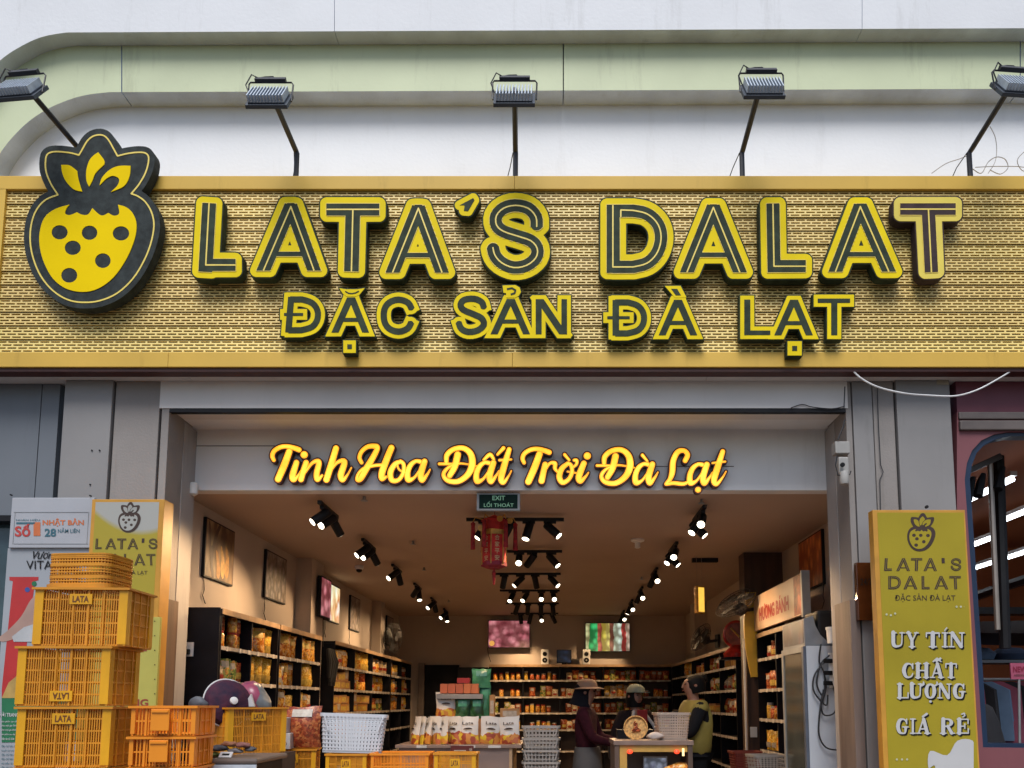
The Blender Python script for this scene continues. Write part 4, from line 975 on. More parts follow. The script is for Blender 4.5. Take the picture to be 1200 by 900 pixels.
q = MB(); c = at(227, 570, 6.3); q.lathe([(.015, -.08), (.034, -.065), (.036, .02), (.02, .035)], 12, Matrix.Translation(c)); q.build('camera_body', white_pl, sc2, O, smooth=True)
q = MB(); q.tube([at(218, 572, 6.32), at(222, 568, 6.32), at(226, 566, 6.3)], .008, 6); q.build('bracket', grey_pl, sc2, O)
tag(MB().tube([at(x, y, 5.86) for x, y in ((1028, 455), (1029.5, 500), (1032, 545), (1035, 553), (1031, 562), (1032, 600))], .0035, 5).build('thin_cable', cable_m), 'thin black cable running down the right pilaster above the banner', 'cable')
tag(MB().tube([at(x, y, 5.86) for x, y, _ in smooth_stroke([(927, 478, 0), (940, 474, 0), (952, 477, 0), (975, 479, 0), (990, 476, 0)], 4)], .004, 5).build('thin_cable', cable_m), 'short cable drooping along the beam near the wall camera', 'cable')
# ============================================================ interior: lamps on the ceiling
lamp_em = mat('lamp_lens_lit', (1, .9, .7), .3, emit=(1.0, 0.88, 0.66), estr=5.0)
lamp_off = mat('lamp_lens_off', (.2, .2, .2), .2)
WARM = (1.0, 0.65, 0.34)
def spot_light(pos, d, power, size=R(75)):
    L = bpy.data.lights.new('spot_bulb', 'SPOT'); L.energy = power; L.color = WARM; L.spot_size = size; L.spot_blend = 0.6; L.shadow_soft_size = 0.035
    o = bpy.data.objects.new('spot_bulb', L); COL.objects.link(o); o.location = pos
    o.rotation_euler = (-Vector(d)).to_track_quat('Z', 'Y').to_euler(); return o
ZT = ZC - 0.07
def track(name, label, loc, along, length, heads, group, power):
    """a ceiling rail with spot heads; heads: (offset along rail, direction, lit)"""
    t = thing(name, label, 'track light', loc, group=group)
    ax = Vector((1, 0, 0)) if along == 'x' else Vector((0, 1, 0)); pr = Vector((0, 1, 0)) if along == 'x' else Vector((1, 0, 0))
    m = MB(); h = ax * length / 2 + pr * 0.017
    m.box(-h.x, h.x, -h.y, h.y, 0, 0.03)
    if along == 'x' : 
        pass
    m.build('rail', black_m, t)
    for off, d, lit in heads:
        if not lit: d = (d[0], .62, d[2]); 
        d = Vector(d).normalized(); p = ax * off
        q = MB(); q.rbox(p + Vector((0, 0, -0.012)), (0.12 if along == 'x' else .035, 0.035 if along == 'x' else .12, 0.024)); q.tube([p, p + Vector((0, 0, -0.065))], 0.009, 6)
        a = q.build('head_mount', black_m, t)
        c = p + Vector((0, 0, -0.065))
        s = c - d * 0.055; e = c + d * 0.125
        q = MB(); q.tube([s, s + d * .01, e - d * .005, e], [.036, .041, .041, .038], 12); q.build('spot_head', black_m, a, smooth=True)
        q = MB(); q.tube([e - d * .002, e + d * .0015], .034, 14); q.build('lens', lamp_em, a)
        if lit or (abs(off) < .3): spot_light(Vector(loc) + e + d * 0.012, d, power)
    return t
G1 = 'cross track lights on the shop ceiling'
cy = [7.17, 8.72, 10.27, 11.82, 13.37, 14.9]
dL, dR, dF, dD = (-.55, -.15, -.8), (.62, -.2, -.75), (0.05, -.75, -.65), (.12, -.2, -1)
cfg = [[(-.29, dL, 1), (-.06, dL, 0), (.13, (-.25, -.3, -1), 1), (.33, (.75, -.25, -.75), 1)],
       [(-.29, dL, 0), (-.03, (0, -.8, -.6), 1), (.12, (-.7, .1, -.8), 0), (.34, (.65, -.3, -.8), 1)],
       [(-.30, (-.25, .1, -1), 0), (-.08, (-.7, -.25, -.75), 1), (.12, (.2, .2, -1), 0), (.35, (.65, -.35, -.75), 1)],
       [(-.27, (-.3, -.6, -.8), 1), (-.06, (-.4, -.6, -.75), 1), (.18, (0, -.85, -.6), 1), (.37, (.1, -.85, -.6), 1)],
       [(-.27, (-.4, .1, -1), 0), (-.08, (-.1, .2, -1), 0), (.15, (0, .2, -1), 0), (.36, (.1, .2, -1), 0)],
       [(-.27, (.1, .2, -1), 0), (-.08, (-.3, .2, -1), 0), (.13, (.1, -.85, -.6), 1), (.36, (.5, .2, -1), 0)]]
ORDN = ['nearest', 'second', 'third', 'fourth', 'fifth', 'farthest']
for i, y in enumerate(cy):
    track('track_light', f'{ORDN[i]} black cross rail with four spot heads in the middle of the ceiling', (-0.36, y, ZT), 'x', 0.93, cfg[i], G1, 46)
G2 = 'track light clusters along the left shelves'
ly = [6.80, 8.33, 9.86, 11.4, 12.95, 14.45]
for i, y in enumerate(ly):
    n = 3 if i < 2 else 2
    hd = [(-.14, (-.62, -.42, -.62), 1), (.06, (-.45, -.72, -.60), 1), (.20, (.35, .1, -.8), 0)] if i < 2 else [(-.1, (-.55, -.55, -.6), 1 if i != 3 else 0), (.12, (.15, -.3, -.9), 1 if i in (3, 5) else 0)]
    track('track_light', f'{ORDN[i]} cluster of black spots in the row above the left shelves', (-2.03, y, ZT), 'y', 0.55, hd, G2, 62)
G3 = 'track light clusters along the right shelves'
ry = [6.95, 8.5, 10.1, 11.75, 13.2, 14.75]
for i, y in enumerate(ry):
    hd = [(-.14, (-.25, -.75, -.6), 1), (.05, (-.55, -.3, -.75), 1 if i < 2 else 0), (.18, (.6, -.2, -.7), 1)] if i < 2 else [(-.1, (.1, -.75, -.6), 1), (.12, (-.4, .1, -.9), 1 if i == 4 else 0)]
    track('track_light', f'{ORDN[i]} cluster of black spots in the row above the right shelves', (1.35, y, ZT), 'y', 0.55, hd, G3, 56)

# small ceiling fittings
def sprinkler(x, y, label):
    c = atZ(x, y, ZC); t = MB(); t.tube([(0, 0, 0), (0, 0, -.035)], .012, 8); t.tube([(0, 0, -.035), (0, 0, -.04)], .03, 10)
    o = t.build('sprinkler', grey_pl); o.location = c; tag(o, label, 'sprinkler', 'sprinklers on the ceiling')
def atZ(px, py, Z):
    d = ray(px, py); return Vector((0, 0, EYE)) + d * ((Z - EYE) / d.z)
for x, y, l in ((427, 582, 'small sprinkler near the lintel left of the exit sign'), (484, 634, 'small sprinkler in the left half of the ceiling midway back'), (497, 665, 'small sprinkler above the left spot row'), (526, 703, 'small sprinkler near the back left of the ceiling'), (752, 676, 'small sprinkler just left of the third right spot cluster'), (822, 585, 'small sprinkler under the last word of the lit script')): sprinkler(x, y, l)
c = atZ(747, 632, ZC); t = thing('smoke_detector', 'white smoke detector on the ceiling right of the middle', 'smoke detector', c)
MB().lathe([(.075, 0), (.075, -.02), (.05, -.03), (.03, -.032)], 16).build('base', white_pl, t, smooth=True); MB().lathe([(.03, -.03), (.028, -.085), (.035, -.09), (.02, -.10)], 12).build('sensor', white_pl, t, smooth=True)
c = atZ(421, 663, ZC); t = thing('dome_camera', 'white dome camera on the ceiling near the left pier', 'camera', c)
MB().lathe([(.06, 0), (.06, -.03), (.045, -.05)], 16).build('base', white_pl, t, smooth=True); MB().lathe([(.04, -.05), (.035, -.075), (.015, -.088)], 12).build('dome', ink_bl, t, smooth=True)
# exit sign
ye = 6.385
t = thing('exit_sign', 'dark green EXIT LỐI THOÁT sign hanging under the lintel', 'exit sign', at(584, 588, ye)); O = tuple(t.location)
q = MB(); pbox(q, 558.5, 577.5, 609.5, 598.5, ye, ye + .045); q.build('frame', mat('grey_sign_frame', (.24, .25, .25), .4), t, O, bevel=.006)
q = MB(); pbox(q, 561.5, 579.5, 606.5, 595.8, ye - .003, ye); q.build('panel', mat('dark_green_sign', (.005, .02, .016), .7, spec=.1), t, O)
q = MB(); text_px(q, 'EXIT', 577, 581, 592, 586.3, ye - .003, bold=.02); text_px(q, 'LỐI THOÁT', 567, 587.6, 602, 594.2, ye - .003, bold=.01); q.build('lettering', mat('green_letter_paint', (.14, .30, .19), .5, emit=(.14, .3, .19), estr=.25), t, O)
q = MB()
for x in (569, 601): a = at(x, 577, ye + .02); q.tube([a, Vector((a.x, a.y, ZC))], .003, 5)
a, b = at(569, 572, ye + .02), at(601, 572, ye + .02); q.tube([a, b], .004, 5); q.build('hanger', cable_m, t, O)
# red lantern
yl = 6.95
t = thing('red_lantern', 'red and gold hexagonal new year lantern with tassels hanging below the exit sign', 'lantern', at(579, 650, yl)); O = Vector(t.location)
red_c = mat('lantern_red_cloth', (.62, .022, .016), .7, var=.25, scale=14, bump=.2); gold = mat('lantern_gold', (.6, .30, .05), .4, metal=.3, var=.25, scale=20); redd = mat('tassel_red', (.36, .016, .018), .8, var=.3, scale=30)
zt1, zb1 = at(579, 628, yl).z - O.z, at(579, 660, yl).z - O.z; zt2 = at(579, 608, yl).z - O.z
def hexa(r, a0=0.35): return [(r * math.cos(a0 + k * PI / 3), r * math.sin(a0 + k * PI / 3)) for k in range(6)]
for k in range(6):
    P = hexa(.115); a, b = P[k], P[(k + 1) % 6]
    q = MB(); q.add([(a[0], a[1], zb1), (b[0], b[1], zb1), (b[0], b[1], zt1), (a[0], a[1], zt1), (a[0] * .93, a[1] * .93, zb1), (b[0] * .93, b[1] * .93, zb1), (b[0] * .93, b[1] * .93, zt1), (a[0] * .93, a[1] * .93, zt1)],
            [(0, 1, 2, 3), (7, 6, 5, 4), (0, 4, 5, 1), (3, 2, 6, 7), (0, 3, 7, 4), (1, 5, 6, 2)]); pn = q.build('side_panel', red_c, t)
    q = MB(); q.tube([(a[0], a[1], zb1 - .02), (a[0], a[1], zt1 + .03)], .006, 6); q.build('post', gold, t)
    mx_, my_ = (a[0] + b[0]) / 2, (a[1] + b[1]) / 2; n_ = Vector((mx_, my_, 0)).normalized(); ux_ = Vector((b[0] - a[0], b[1] - a[1], 0)).normalized()
    if n_.y < -.2:
        q = MB(); H = zt1 - zb1
        for i, ch in enumerate('合家平安'):
            text_on(q, ch, Vector((mx_, my_, zt1 - H * (i + .93) / 4.1)) + n_ * .002 - ux_ * .022, ux_ * .044, Vector((0, 0, H * .19)), .001, n_, bold=.01)
        q.build('gold_characters', mat('pale_gold_ink', (.6, .42, .2), .5), pn)
for k in range(6):
    P = hexa(.125); a = Vector((*P[k], 0)); b = Vector((*P[(k + 1) % 6], 0)); q = MB(); mid = (a + b) / 2
    q.rbox((mid.x, mid.y, zt1 + .02), (.125, .006, .045), (0, 0, math.atan2((b - a).y, (b - a).x))); q.build('gold_frieze', gold, t)
q = MB(); q.lathe([(.10, zt1 + .04), (.11, zt2 - .03), (.125, zt2 - .02), (.09, zt2), (.02, zt2 + .03)], 6); q.build('crown', red_c, t)
q = MB(); q.lathe([(.118, zb1 + .005), (.12, zb1 - .03), (.07, zb1 - .05)], 6); q.build('foot', mat('lantern_crimson', (.28, .01, .03), .7), t)
q = MB(); q.tube([(0, 0, zt2 + .02), (0, 0, ZC - O.z)], .003, 5); q.build('cord', redd, t)
for k in range(6):
    a = .1 + k * PI / 3; x, y = .195 * math.cos(a), .155 * math.sin(a)
    q = MB(); q.tube([(x * .5, y * .5, zt2 - .01), (x * .9, y * .9, zt2 + .01), (x, y, zt2 - .03)], .006, 6); q.build('arm', gold, t)
    q = MB(); q.tube([(x, y, zt2 - .03), (x, y, zt2 - .05), (x, y, zt2 - .29)], [.006, .017, .022], 9); q.tube([(x, y, zt2 - .045), (x, y, zt2 - .065)], .021, 9); q.build('tassel', redd, t)
q = MB(); q.tube([(0, 0, zb1 - .04), (0, 0, zb1 - .09), (0, 0, zb1 - .20)], [.004, .018, .010], 8); q.build('bottom_tassel', redd, t)
for dx_, dz_ in ((.06, -.01), (.15, -.03), (-.11, -.10)):
    q = MB(); q.tube([(dx_, -.13, zt2 - .02 + dz_), (dx_, -.137, zt2 - .02 + dz_)], .028, 14); q.build('gold_coin', gold, t)

# ============================================================ pictures, screens, wall fans
def wall_pic(name, label, side, y0, y1, z0, z1, m_, cat='picture', fr=black_m, tilt=0.0, thick=.03, cord=True, off=0.0):
    X = (XL + off) if side == 'L' else (XR - off); s = 1 if side == 'L' else -1
    t = thing(name, label, cat, (X, (y0 + y1) / 2, z0)); w_, h_ = (y1 - y0) / 2, z1 - z0
    MB().box(min(0, s * thick), max(0, s * thick), -w_, w_, 0, h_).build('frame', fr, t, bevel=.003)
    a = s * thick; MB().box(min(a, a + s * .002), max(a, a + s * .002), -w_ + .015, w_ - .015, .015, h_ - .015).build('image', m_, t)
    if cord:
        q = MB(); q.tube([(s * .008, -w_ * .85, .01), (s * .01, -w_ * .8, -.12), (s * .012, -w_ * .9, -.17), (s * .012, -w_ * .7, -.24)], .004, 5); q.build('cord', cable_m, t)
    return t
WPIC = 'pictures along the left wall'
banana = wall_pic('picture', 'picture of orange dried banana halves nearest on the left wall', 'L', 6.87, 7.5, EYE + 1.14, EYE + 1.69, screen('banana_print', [(.16, .10, .05), (.34, .20, .09), (.42, .28, .14), (.24, .17, .11)], 9, 0, (1, 1, .5), rough=.5, line=(.2, .1, .05)))
for nm_, c_, P_ in (('banana_print_shape', (.72, .36, .06), [(-.16, .05), (-.20, .16), (-.17, .30), (-.10, .36), (-.12, .24), (-.09, .12)]), ('banana_print_shape', (.80, .45, .09), [(-.08, .04), (-.10, .18), (-.05, .30), (.0, .34), (-.01, .2), (-.02, .08)]), ('banana_print_shape', (.66, .30, .05), [(.01, .03), (.0, .14), (.05, .25), (.10, .28), (.08, .15), (.07, .05)]), ('branch_print_shape', (.07, .03, .015), [(.12, .02), (.16, .2), (.08, .42), (.02, .52), (.06, .53), (.14, .42), (.20, .3), (.24, .5), (.27, .5), (.22, .2), (.17, .02)])):
    MB().add([(.0335 + .0004 * len(nm_) % .003, -y_, z_) for y_, z_ in spline_loop(P_, k=3)], [tuple(range(len(P_) * 3))]).build(nm_, mat(nm_ + str(c_[0]), c_, .5, var=.25, scale=20), banana)
wall_pic('picture', 'grey and gold picture second on the left wall', 'L', 8.35, 9.0, EYE + 1.15, EYE + 1.69, screen('grey_print', [(.16, .12, .10), (.50, .42, .36), (.22, .19, .20), (.58, .53, .48)], 12, 0, (1, 1, .6), rough=.5, line=(.3, .25, .2)))
wall_pic('light_box', 'bright light box picture of fruit slices past the left pier', 'L', 10.6, 11.3, EYE + 1.15, EYE + 1.69, screen('bright_print', [(.75, .80, .80), (.75, .72, .5), (.55, .20, .04), (.75, .78, .78)], 6, 1.1, (1, 1, .6), line=(.6, .5, .3)), cat='light box')
wall_pic('picture', 'dark framed picture beyond the bright light box on the left wall', 'L', 11.9, 12.5, EYE + 1.14, EYE + 1.68, screen('grey_print', [(.1, .07, .06)], 1))
wall_pic('picture', 'last picture on the left wall beside the wall fan', 'L', 14.55, 15.15, EYE + 1.10, EYE + 1.66, screen('grey_print', [(.1, .07, .06)], 1))
pink = screen('pink_fruit_screen', [(.20, .03, .04), (.62, .16, .20), (.85, .33, .36), (.40, .07, .10)], 7, 0.62, line=(.15, .05, .05))
t = thing('portrait_screen', 'small portrait screen of pink fruit on the left pier', 'screen', (XL + .22, 9.80, EYE + 1.10))
MB().box(0, .05, -.22, .22, -.02, .50).build('case', black_m, t, bevel=.004); MB().box(.05, .052, -.20, .20, .0, .48).build('display', pink, t)
MB().tube([(.02, 0, -.02), (.01, .05, -.2), (.0, .1, -.38)], .006, 5).build('cable', cable_m, t); MB().box(-.22, 0, -.05, .05, .15, .3).build('wall_arm', black_m, t)
yt = 15.62
def tv(x0, y0, x1, y1, m_, label):
    a, b = at(x0, y1, yt), at(x1, y0, yt); t = thing('wall_screen', label, 'screen', ((a.x + b.x) / 2, yt, a.z)); w_, h_ = (b.x - a.x) / 2, b.z - a.z
    MB().box(-w_ - .012, w_ + .012, 0, .05, -.012, h_ + .012).build('case', black_m, t, bevel=.003); MB().box(-w_, w_, -.002, 0, 0, h_).build('display', m_, t); return t
t = tv(572.5, 727.5, 620.5, 758.5, pink, 'wall screen showing a heap of pink dried fruit on the back wall')
q = MB(); q.tube([(-.35, -.004, .08), (-.35, -.006, .08)], .055, 16); q.build('yellow_badge', mat('lit_badge', (.8, .45, .1), .5, emit=(.85, .42, .1), estr=.6), t)
q = MB(); q.tube([(-.44, .01, -.01), (-.42, .02, -.15), (-.37, .02, -.3)], .007, 5); q.build('cable', cable_m, t)
cw = at(686, 745, yt).x, at(738, 745, yt).x; hw = (cw[1] - cw[0]) / 2
tv(686.5, 730.5, 737.5, 763, screen('market_stripes_screen', [(.5, .5, .25), (.03, .42, .12), (.05, .5, .16), (.55, .12, .08), (.75, .62, .10), (.8, .7, .2), (.25, .08, .05), (.55, .65, .5), (.6, .7, .6), (.5, .06, .05), (.6, .45, .35)], 9, .85, (1, 1, .8), by_x=(-hw, hw), line=(.12, .08, .04)), 'wall screen with green yellow and red stripes of produce on the back wall')
def wall_fan(loc, rz, tilt, label, R0=.24):
    t = thing('wall_fan', label, 'fan', loc, (0, 0, rz)); fm = mat('dark_fan_plastic', (.035, .032, .034), .5)
    MB().box(-.05, .05, 0, .04, -.12, .1).build('wall_plate', fm, t, bevel=.005)
    MB().tube([(0, .0, 0), (0, -.14, -.02), (0, -.2, .02)], .022, 8).build('arm', fm, t, smooth=True)
    M_ = Matrix.Translation((0, -.26, .03)) @ Euler((tilt, 0, 0)).to_matrix().to_4x4()
    tr = lambda mb: setattr(mb, 'v', [tuple(M_ @ Vector(v)) for v in mb.v]) or mb
    tr(MB().lathe([(.03, .0), (.07, .01), (.08, .08), (.05, .12)], 14, Euler((R(-90), 0, 0)).to_matrix().to_4x4())).build('motor', fm, t, smooth=True)
    q = MB()
    for k in range(30):
        a = 2 * PI * k / 30; c, s = math.cos(a), math.sin(a)
        q.tube([(c * .04, -.10, s * .04), (c * R0 * .75, -.09, s * R0 * .75), (c * R0, -.04, s * R0), (c * R0 * .8, .01, s * R0 * .8), (c * .07, .02, s * .07)], .0022, 4, False)
    for r, y in ((R0, -.04), (R0 * .75, -.09), (R0 * .4, -.10), (R0 * .8, .01)): q.ring((0, y, 0), (1, 0, 0), (0, 0, 1), r, .004, 28, 5)
    tr(q).build('cage', fm, t)
    for k in range(3):
        a = 2 * PI * k / 3 + .4; q = MB(); u = Vector((math.cos(a), 0, math.sin(a))); v = Vector((-u.z, 0, u.x))
        P = [u * .03 + v * .02, u * R0 * .5 + v * .085, u * R0 * .88 + v * .05, u * R0 * .88 - v * .05, u * R0 * .4 - v * .04, u * .03 - v * .02]
        q.add([p + Vector((0, -.06 + .02 * i / 5, 0)) for i, p in enumerate(P)] + [p + Vector((0, -.055 + .02 * i / 5, 0)) for i, p in enumerate(P)], [(0, 1, 2, 3, 4, 5), (11, 10, 9, 8, 7, 6)] + [(i, (i + 1) % 6, 6 + (i + 1) % 6, 6 + i) for i in range(6)])
        tr(q).build('blade', fm, t)
    tr(MB().tube([(0, -.115, 0), (0, -.1, 0)], .045, 14)).build('hub', fm, t)
    return t
wall_fan((XL + .04, 13.9, EYE + 1.13), R(65), R(5), 'dark wall fan on the left wall by the last picture', .27)
wall_fan((XR - .05, 12.6, EYE + 1.02), R(-70), R(-25), 'dark wall fan low on the right of the back wall', .25)
wall_fan((XR - .36, 9.0, EYE + 1.10), R(-60), R(-50), 'large dark wall fan tilted down beside the hanging yellow sign', .27)
wall_pic('picture', 'orange picture high on the right wall behind the wall camera', 'R', 7.62, 8.35, EYE + 1.19, EYE + 1.75, screen('orange_print', [(.55, .14, .05), (.95, .35, .08), (.80, .24, .07), (.75, .30, .08)], 11, 0, (1, 1, .5), line=(.3, .1, .05)))
wall_pic('picture', 'tiny bright picture on the right wall below the fan', 'R', 10.3, 10.6, EYE + .82, EYE + 1.0, screen('bright_print', [(.7,) * 3], 2), cord=False)
# hanging yellow sign, black bar, socket
c = at(820, 703, 9.3); t = thing('hanging_sign', 'small glowing yellow sign hanging on strings near the right shelves', 'hanging sign', c, (0, 0, R(30)))
MB().box(-.06, .06, -.03, .03, -.17, .17).build('case', gold, t, bevel=.01); MB().box(-.045, .045, -.033, -.03, -.15, .15).build('panel', mat('lit_yellow_panel', (.8, .5, .08), .3, emit=(.85, .5, .07), estr=.9, var=.3, scale=8), t)
MB().tube([(-.04, 0, .17), (-.04, 0, ZC - c.z)], .002, 4).build('string', cable_g, t); MB().tube([(.04, 0, .17), (.04, 0, ZC - c.z)], .002, 4).build('string', cable_g, t)
c = atZ(826, 659, ZC - .05); t = MB(); t.box(-.16, .16, -.03, .03, 0, .05); o = t.build('ceiling_vent', black_m); o.location = c; tag(o, 'short black bar fixed to the ceiling above the hanging sign', 'ceiling fitting')

# ============================================================ shelving
def shelf_unit(name, label, loc, rz, length, depth, levels, top, divs, mats=(dark_m, wood_l), group=None, back=True, base=0.0, endm=None):
    """open cabinet: front faces local -Y, runs along local X"""
    t = thing(name, label, 'shelf', loc, (0, 0, rz), group); d, e = mats
    MB().box(0, length, -depth, 0, top - .03, top).build('top_board', d, t, bevel=.002)
    MB().box(0, length, -depth - .012, -depth - .001, top - .045, top + .005).build('front_board', e, t, bevel=.002)
    for x in [0] + list(divs) + [length]:
        w_ = .02 if x in (0, length) else .012
        MB().box(max(0, x - w_), min(length, x + w_), -depth + .002, -.01, base, top - .031).build('side_board', d, t)
    if back: MB().box(.02, length - .02, -.009, -.001, base, top - .035).build('back_board', mat('shelf_back', (.07, .04, .028), .6, var=.2, scale=3), t)
    for z in levels:
        s = MB().box(.021, length - .021, -depth + .006, -.012, z - .022, z).build('shelf_board', d, t)
        MB().box(.021, length - .021, -depth + .001, -depth + .005, z - .028, z + .004).build('price_strip', mat('price_strip', (.50, .44, .38), .5, var=.25, scale=18), s)
        tg = MB(); x = .12
        while x < length - .1: tg.box(x, x + random.uniform(.035, .06), -depth - .003, -depth, z - .034, z + .006); x += random.uniform(.16, .3)
        tg.build('price_tag', mat('price_tag', (.62, .58, .52), .5, var=.15, scale=30), s)['kind'] = 'stuff'
    return t
LV = [2.25 - 2.25 + 1.93, 1.63, 1.32, 1.00, .62]
TOPZ = 2.25
XF = -2.83
RL = R(90)      # left shelves face +X
US = [(6.52, 7.90, [.68]), (7.93, 9.36, [.72]), (9.95, 13.40, [1.03, 2.12]), (13.45, 15.35, [.95])]
nm = ['nearest', 'second', 'long third', 'last']
for (y0, y1, dv), n_ in zip(US, nm):
    # front faces +X: local -Y -> +X means rotate +90 deg; local X -> +Y
    shelf_unit('wall_shelf', f'{n_} dark shelf cabinet along the left wall filled with snack bags', (XL + .001, y0, 0), RL, y1 - y0, -XL + XF - .001, LV, TOPZ, dv, group='shelf cabinets along the left wall')
MB_end = MB(); MB_end.box(XL + .002, XF - .005, 6.495, 6.517, 0, TOPZ + .01)
tag(MB_end.build('end_panel', dark_m), 'black end panel of the left shelving facing the entrance', 'panel')
t = thing('wall_socket', 'white socket with plug on the black end panel of the left shelves', 'socket', at(221, 761, 6.49)); MB().box(-.045, .045, -.012, 0, -.06, .06).build('plate', white_pl, t, bevel=.004)
MB().box(-.022, .022, -.05, -.012, -.045, .0).build('plug', ink_bl, t, bevel=.005); MB().tube([(0, -.04, .02), (-.05, -.03, .035), (-.12, -.01, .03), (-.16, 0, .03)], .005, 5).build('cable', cable_g, t)
t = thing('hanging_jacket', 'black cloth bundle hanging on the pier between the left shelves', 'cloth', (XF + .03, 9.66, 2.12))
q = MB(); 
for i in range(7): q.tube([(0, -.12 + i * .04, 0), (.03 + .02 * (i % 2), -.13 + i * .043, -.16), (.02, -.12 + i * .04, -.36 - .05 * (i % 3))], [.022, .034, .022], 8)
q.build('folds', mat('black_cloth', (.012, .012, .014), .9), t, smooth=True)

# back wall shelving
LB = [1.90, 1.57, 1.25, .92, .5]
xb0 = -1.28
shelf_unit('back_shelf', 'long dark shelf unit across the back wall under the screens', (xb0, YB - .02, 0), 0, 2.38 - xb0, .36, LB, 2.21, [.68, 1.42, 2.3, 3.0])
o = MB(); o.box(-3.1, -2.95, 15.4, YB - .01, 0, 2.2); o.box(-2.10, -1.30, 15.45, YB - .01, 0, 2.22); 
t = thing('dark_door', 'dark closed door left of the back shelves', 'door', (-2.1, 15.55, 0)); O = tuple(t.location)
MB().box(-2.62, -1.92, 15.70, 15.78, 0, 2.22).build('leaf', dark_m, t, O, bevel=.004); MB().box(-2.74, -2.62, 15.66, 15.79, 0, 2.26).build('frame', mat('grey_door_frame', (.20, .15, .12), .5), t, O)
MB().box(-2.35, -2.15, 15.69, 15.70, 1.55, 1.60).build('door_plate', wood_l, t, O)
tag(MB().box(-1.91, -1.31, 15.42, 15.78, 0, 2.16).build('dark_cupboard', dark_m, bevel=.005), 'plain dark cupboard between the door and the back shelves', 'cupboard')
# right wall shelving
LR = [1.93, 1.62, 1.31, 1.0, .6]
shelf_unit('wall_shelf', 'far dark shelf cabinet along the right wall', (XR - .001, 15.4, 0), R(-90), 15.4 - 10.0, .36, LR, 2.2, [1.1, 2.2, 3.3, 4.4])
shelf_unit('wall_shelf', 'near shelf cabinet on the right wall behind the drinks fridge', (XR - .001, 8.95, 0), R(-90), 1.5, .36, [1.95, 1.60, 1.27, .92], 2.24, [.75])

# ============================================================ goods
bag_fill = speckle('dried_fruit_in_bag', [(.80, .36, .05), (.62, .22, .03), (.85, .50, .10), (.48, .14, .02), (.72, .42, .16)], 45, .25, .11)
bag_yel = speckle('yellow_snack_in_bag', [(.80, .50, .06), (.72, .38, .04), (.85, .60, .15), (.6, .3, .04)], 70, .25, .09)
bag_red = speckle('red_fruit_in_bag', [(.40, .09, .03), (.30, .05, .02), (.50, .16, .05), (.22, .05, .02)], 60, .25, .12)
clearp = mat('clear_plastic_top', (.42, .33, .24), .2, var=.3, scale=20, rnd=.1)
lab_y = mat('yellow_label', (.62, .42, .08), .5, var=.15, scale=30, rnd=.1); lab_w = mat('white_label', (.50, .44, .36), .5, var=.15, scale=30)
def bag_mesh(w_, h_, d_, seed):
    rr = random.Random(seed); q = MB(); nx, nz = 5, 6; F = []
    for s in (-1, 1):
        for j in range(nz + 1):
            for i in range(nx + 1):
                u, v = i / nx, j / nz
                b = (max(0, math.sin(PI * u)) ** .55) * (math.sin(PI * min(1, .12 + v * .9)) ** .6)
                F.append(((u - .5) * w_ * (1 - .08 * math.sin(PI * v)) + rr.uniform(-.004, .004), s * d_ / 2 * b + rr.uniform(-.006, .006) * (b > .2), v * h_ + (rr.uniform(-.008, .006) if j == nz else 0)))
    n1 = (nx + 1) * (nz + 1); fs = []
    for s in (0, 1):
        for j in range(nz):
            for i in range(nx):
                a = s * n1 + j * (nx + 1) + i; f = (a, a + 1, a + nx + 2, a + nx + 1); fs.append(f if s == 0 else tuple(reversed(f)))
    q.add(F, fs); return q
def make_bag(name, w_, h_, d_, mt, lab, seed, label_band=(.62, .9)):
    t = bag_mesh(w_, h_, d_, seed).build(name, mt, None, smooth=True)
    a, b = label_band
    q = MB(); zz = [h_ * a, h_ * (a + b) / 2, h_ * b]; vs = []
    for z in zz:
        v = z / h_
        for u in (.22, .5, .78):
            y = -d_ / 2 * (math.sin(PI * u) ** .55) * (math.sin(PI * min(1, .12 + v * .9)) ** .6) - .007; vs.append(((u - .5) * w_, y, z))
    fs = [(j * 3 + i, j * 3 + i + 1, j * 3 + i + 4, j * 3 + i + 3) for j in range(2) for i in range(2)]
    q.add(vs, fs); q.build('label', lab, t); return t
def make_jar(name, r, h, mt, lid):
    t = MB().lathe([(r * .92, 0), (r, .01), (r, h * .8), (r * .8, h * .88)], 12).build(name, mt, None, smooth=True)
    MB().lathe([(r * .86, h * .86), (r * .88, h * .87), (r * .88, h), (r * .8, h + .003)], 12).build('lid', lid, t, smooth=True); return t
def make_carton(name, w_, h_, d_, mt, lab):
    t = MB().box(-w_ / 2, w_ / 2, -d_ / 2, d_ / 2, 0, h_).build(name, mt, None, bevel=.003)
    MB().box(-w_ * .36, w_ * .36, -d_ / 2 - .002, -d_ / 2 - .0005, h_ * .2, h_ * .75).build('label', lab, t); return t
lid_r = mat('red_lid', (.42, .04, .02), .4); lid_w = mat('white_lid', (.5, .45, .4), .4)
kraft = mat('kraft_box', (.42, .22, .09), .6, var=.15, scale=12, rnd=.12)
pale_fill = speckle('pale_snack_in_bag', [(.62, .52, .36), (.75, .66, .48), (.50, .36, .20), (.68, .45, .22)], 50, .25, .08)
green_fill = speckle('green_snack_in_bag', [(.16, .24, .06), (.40, .40, .10), (.10, .15, .04), (.55, .30, .08)], 45, .25, .08)
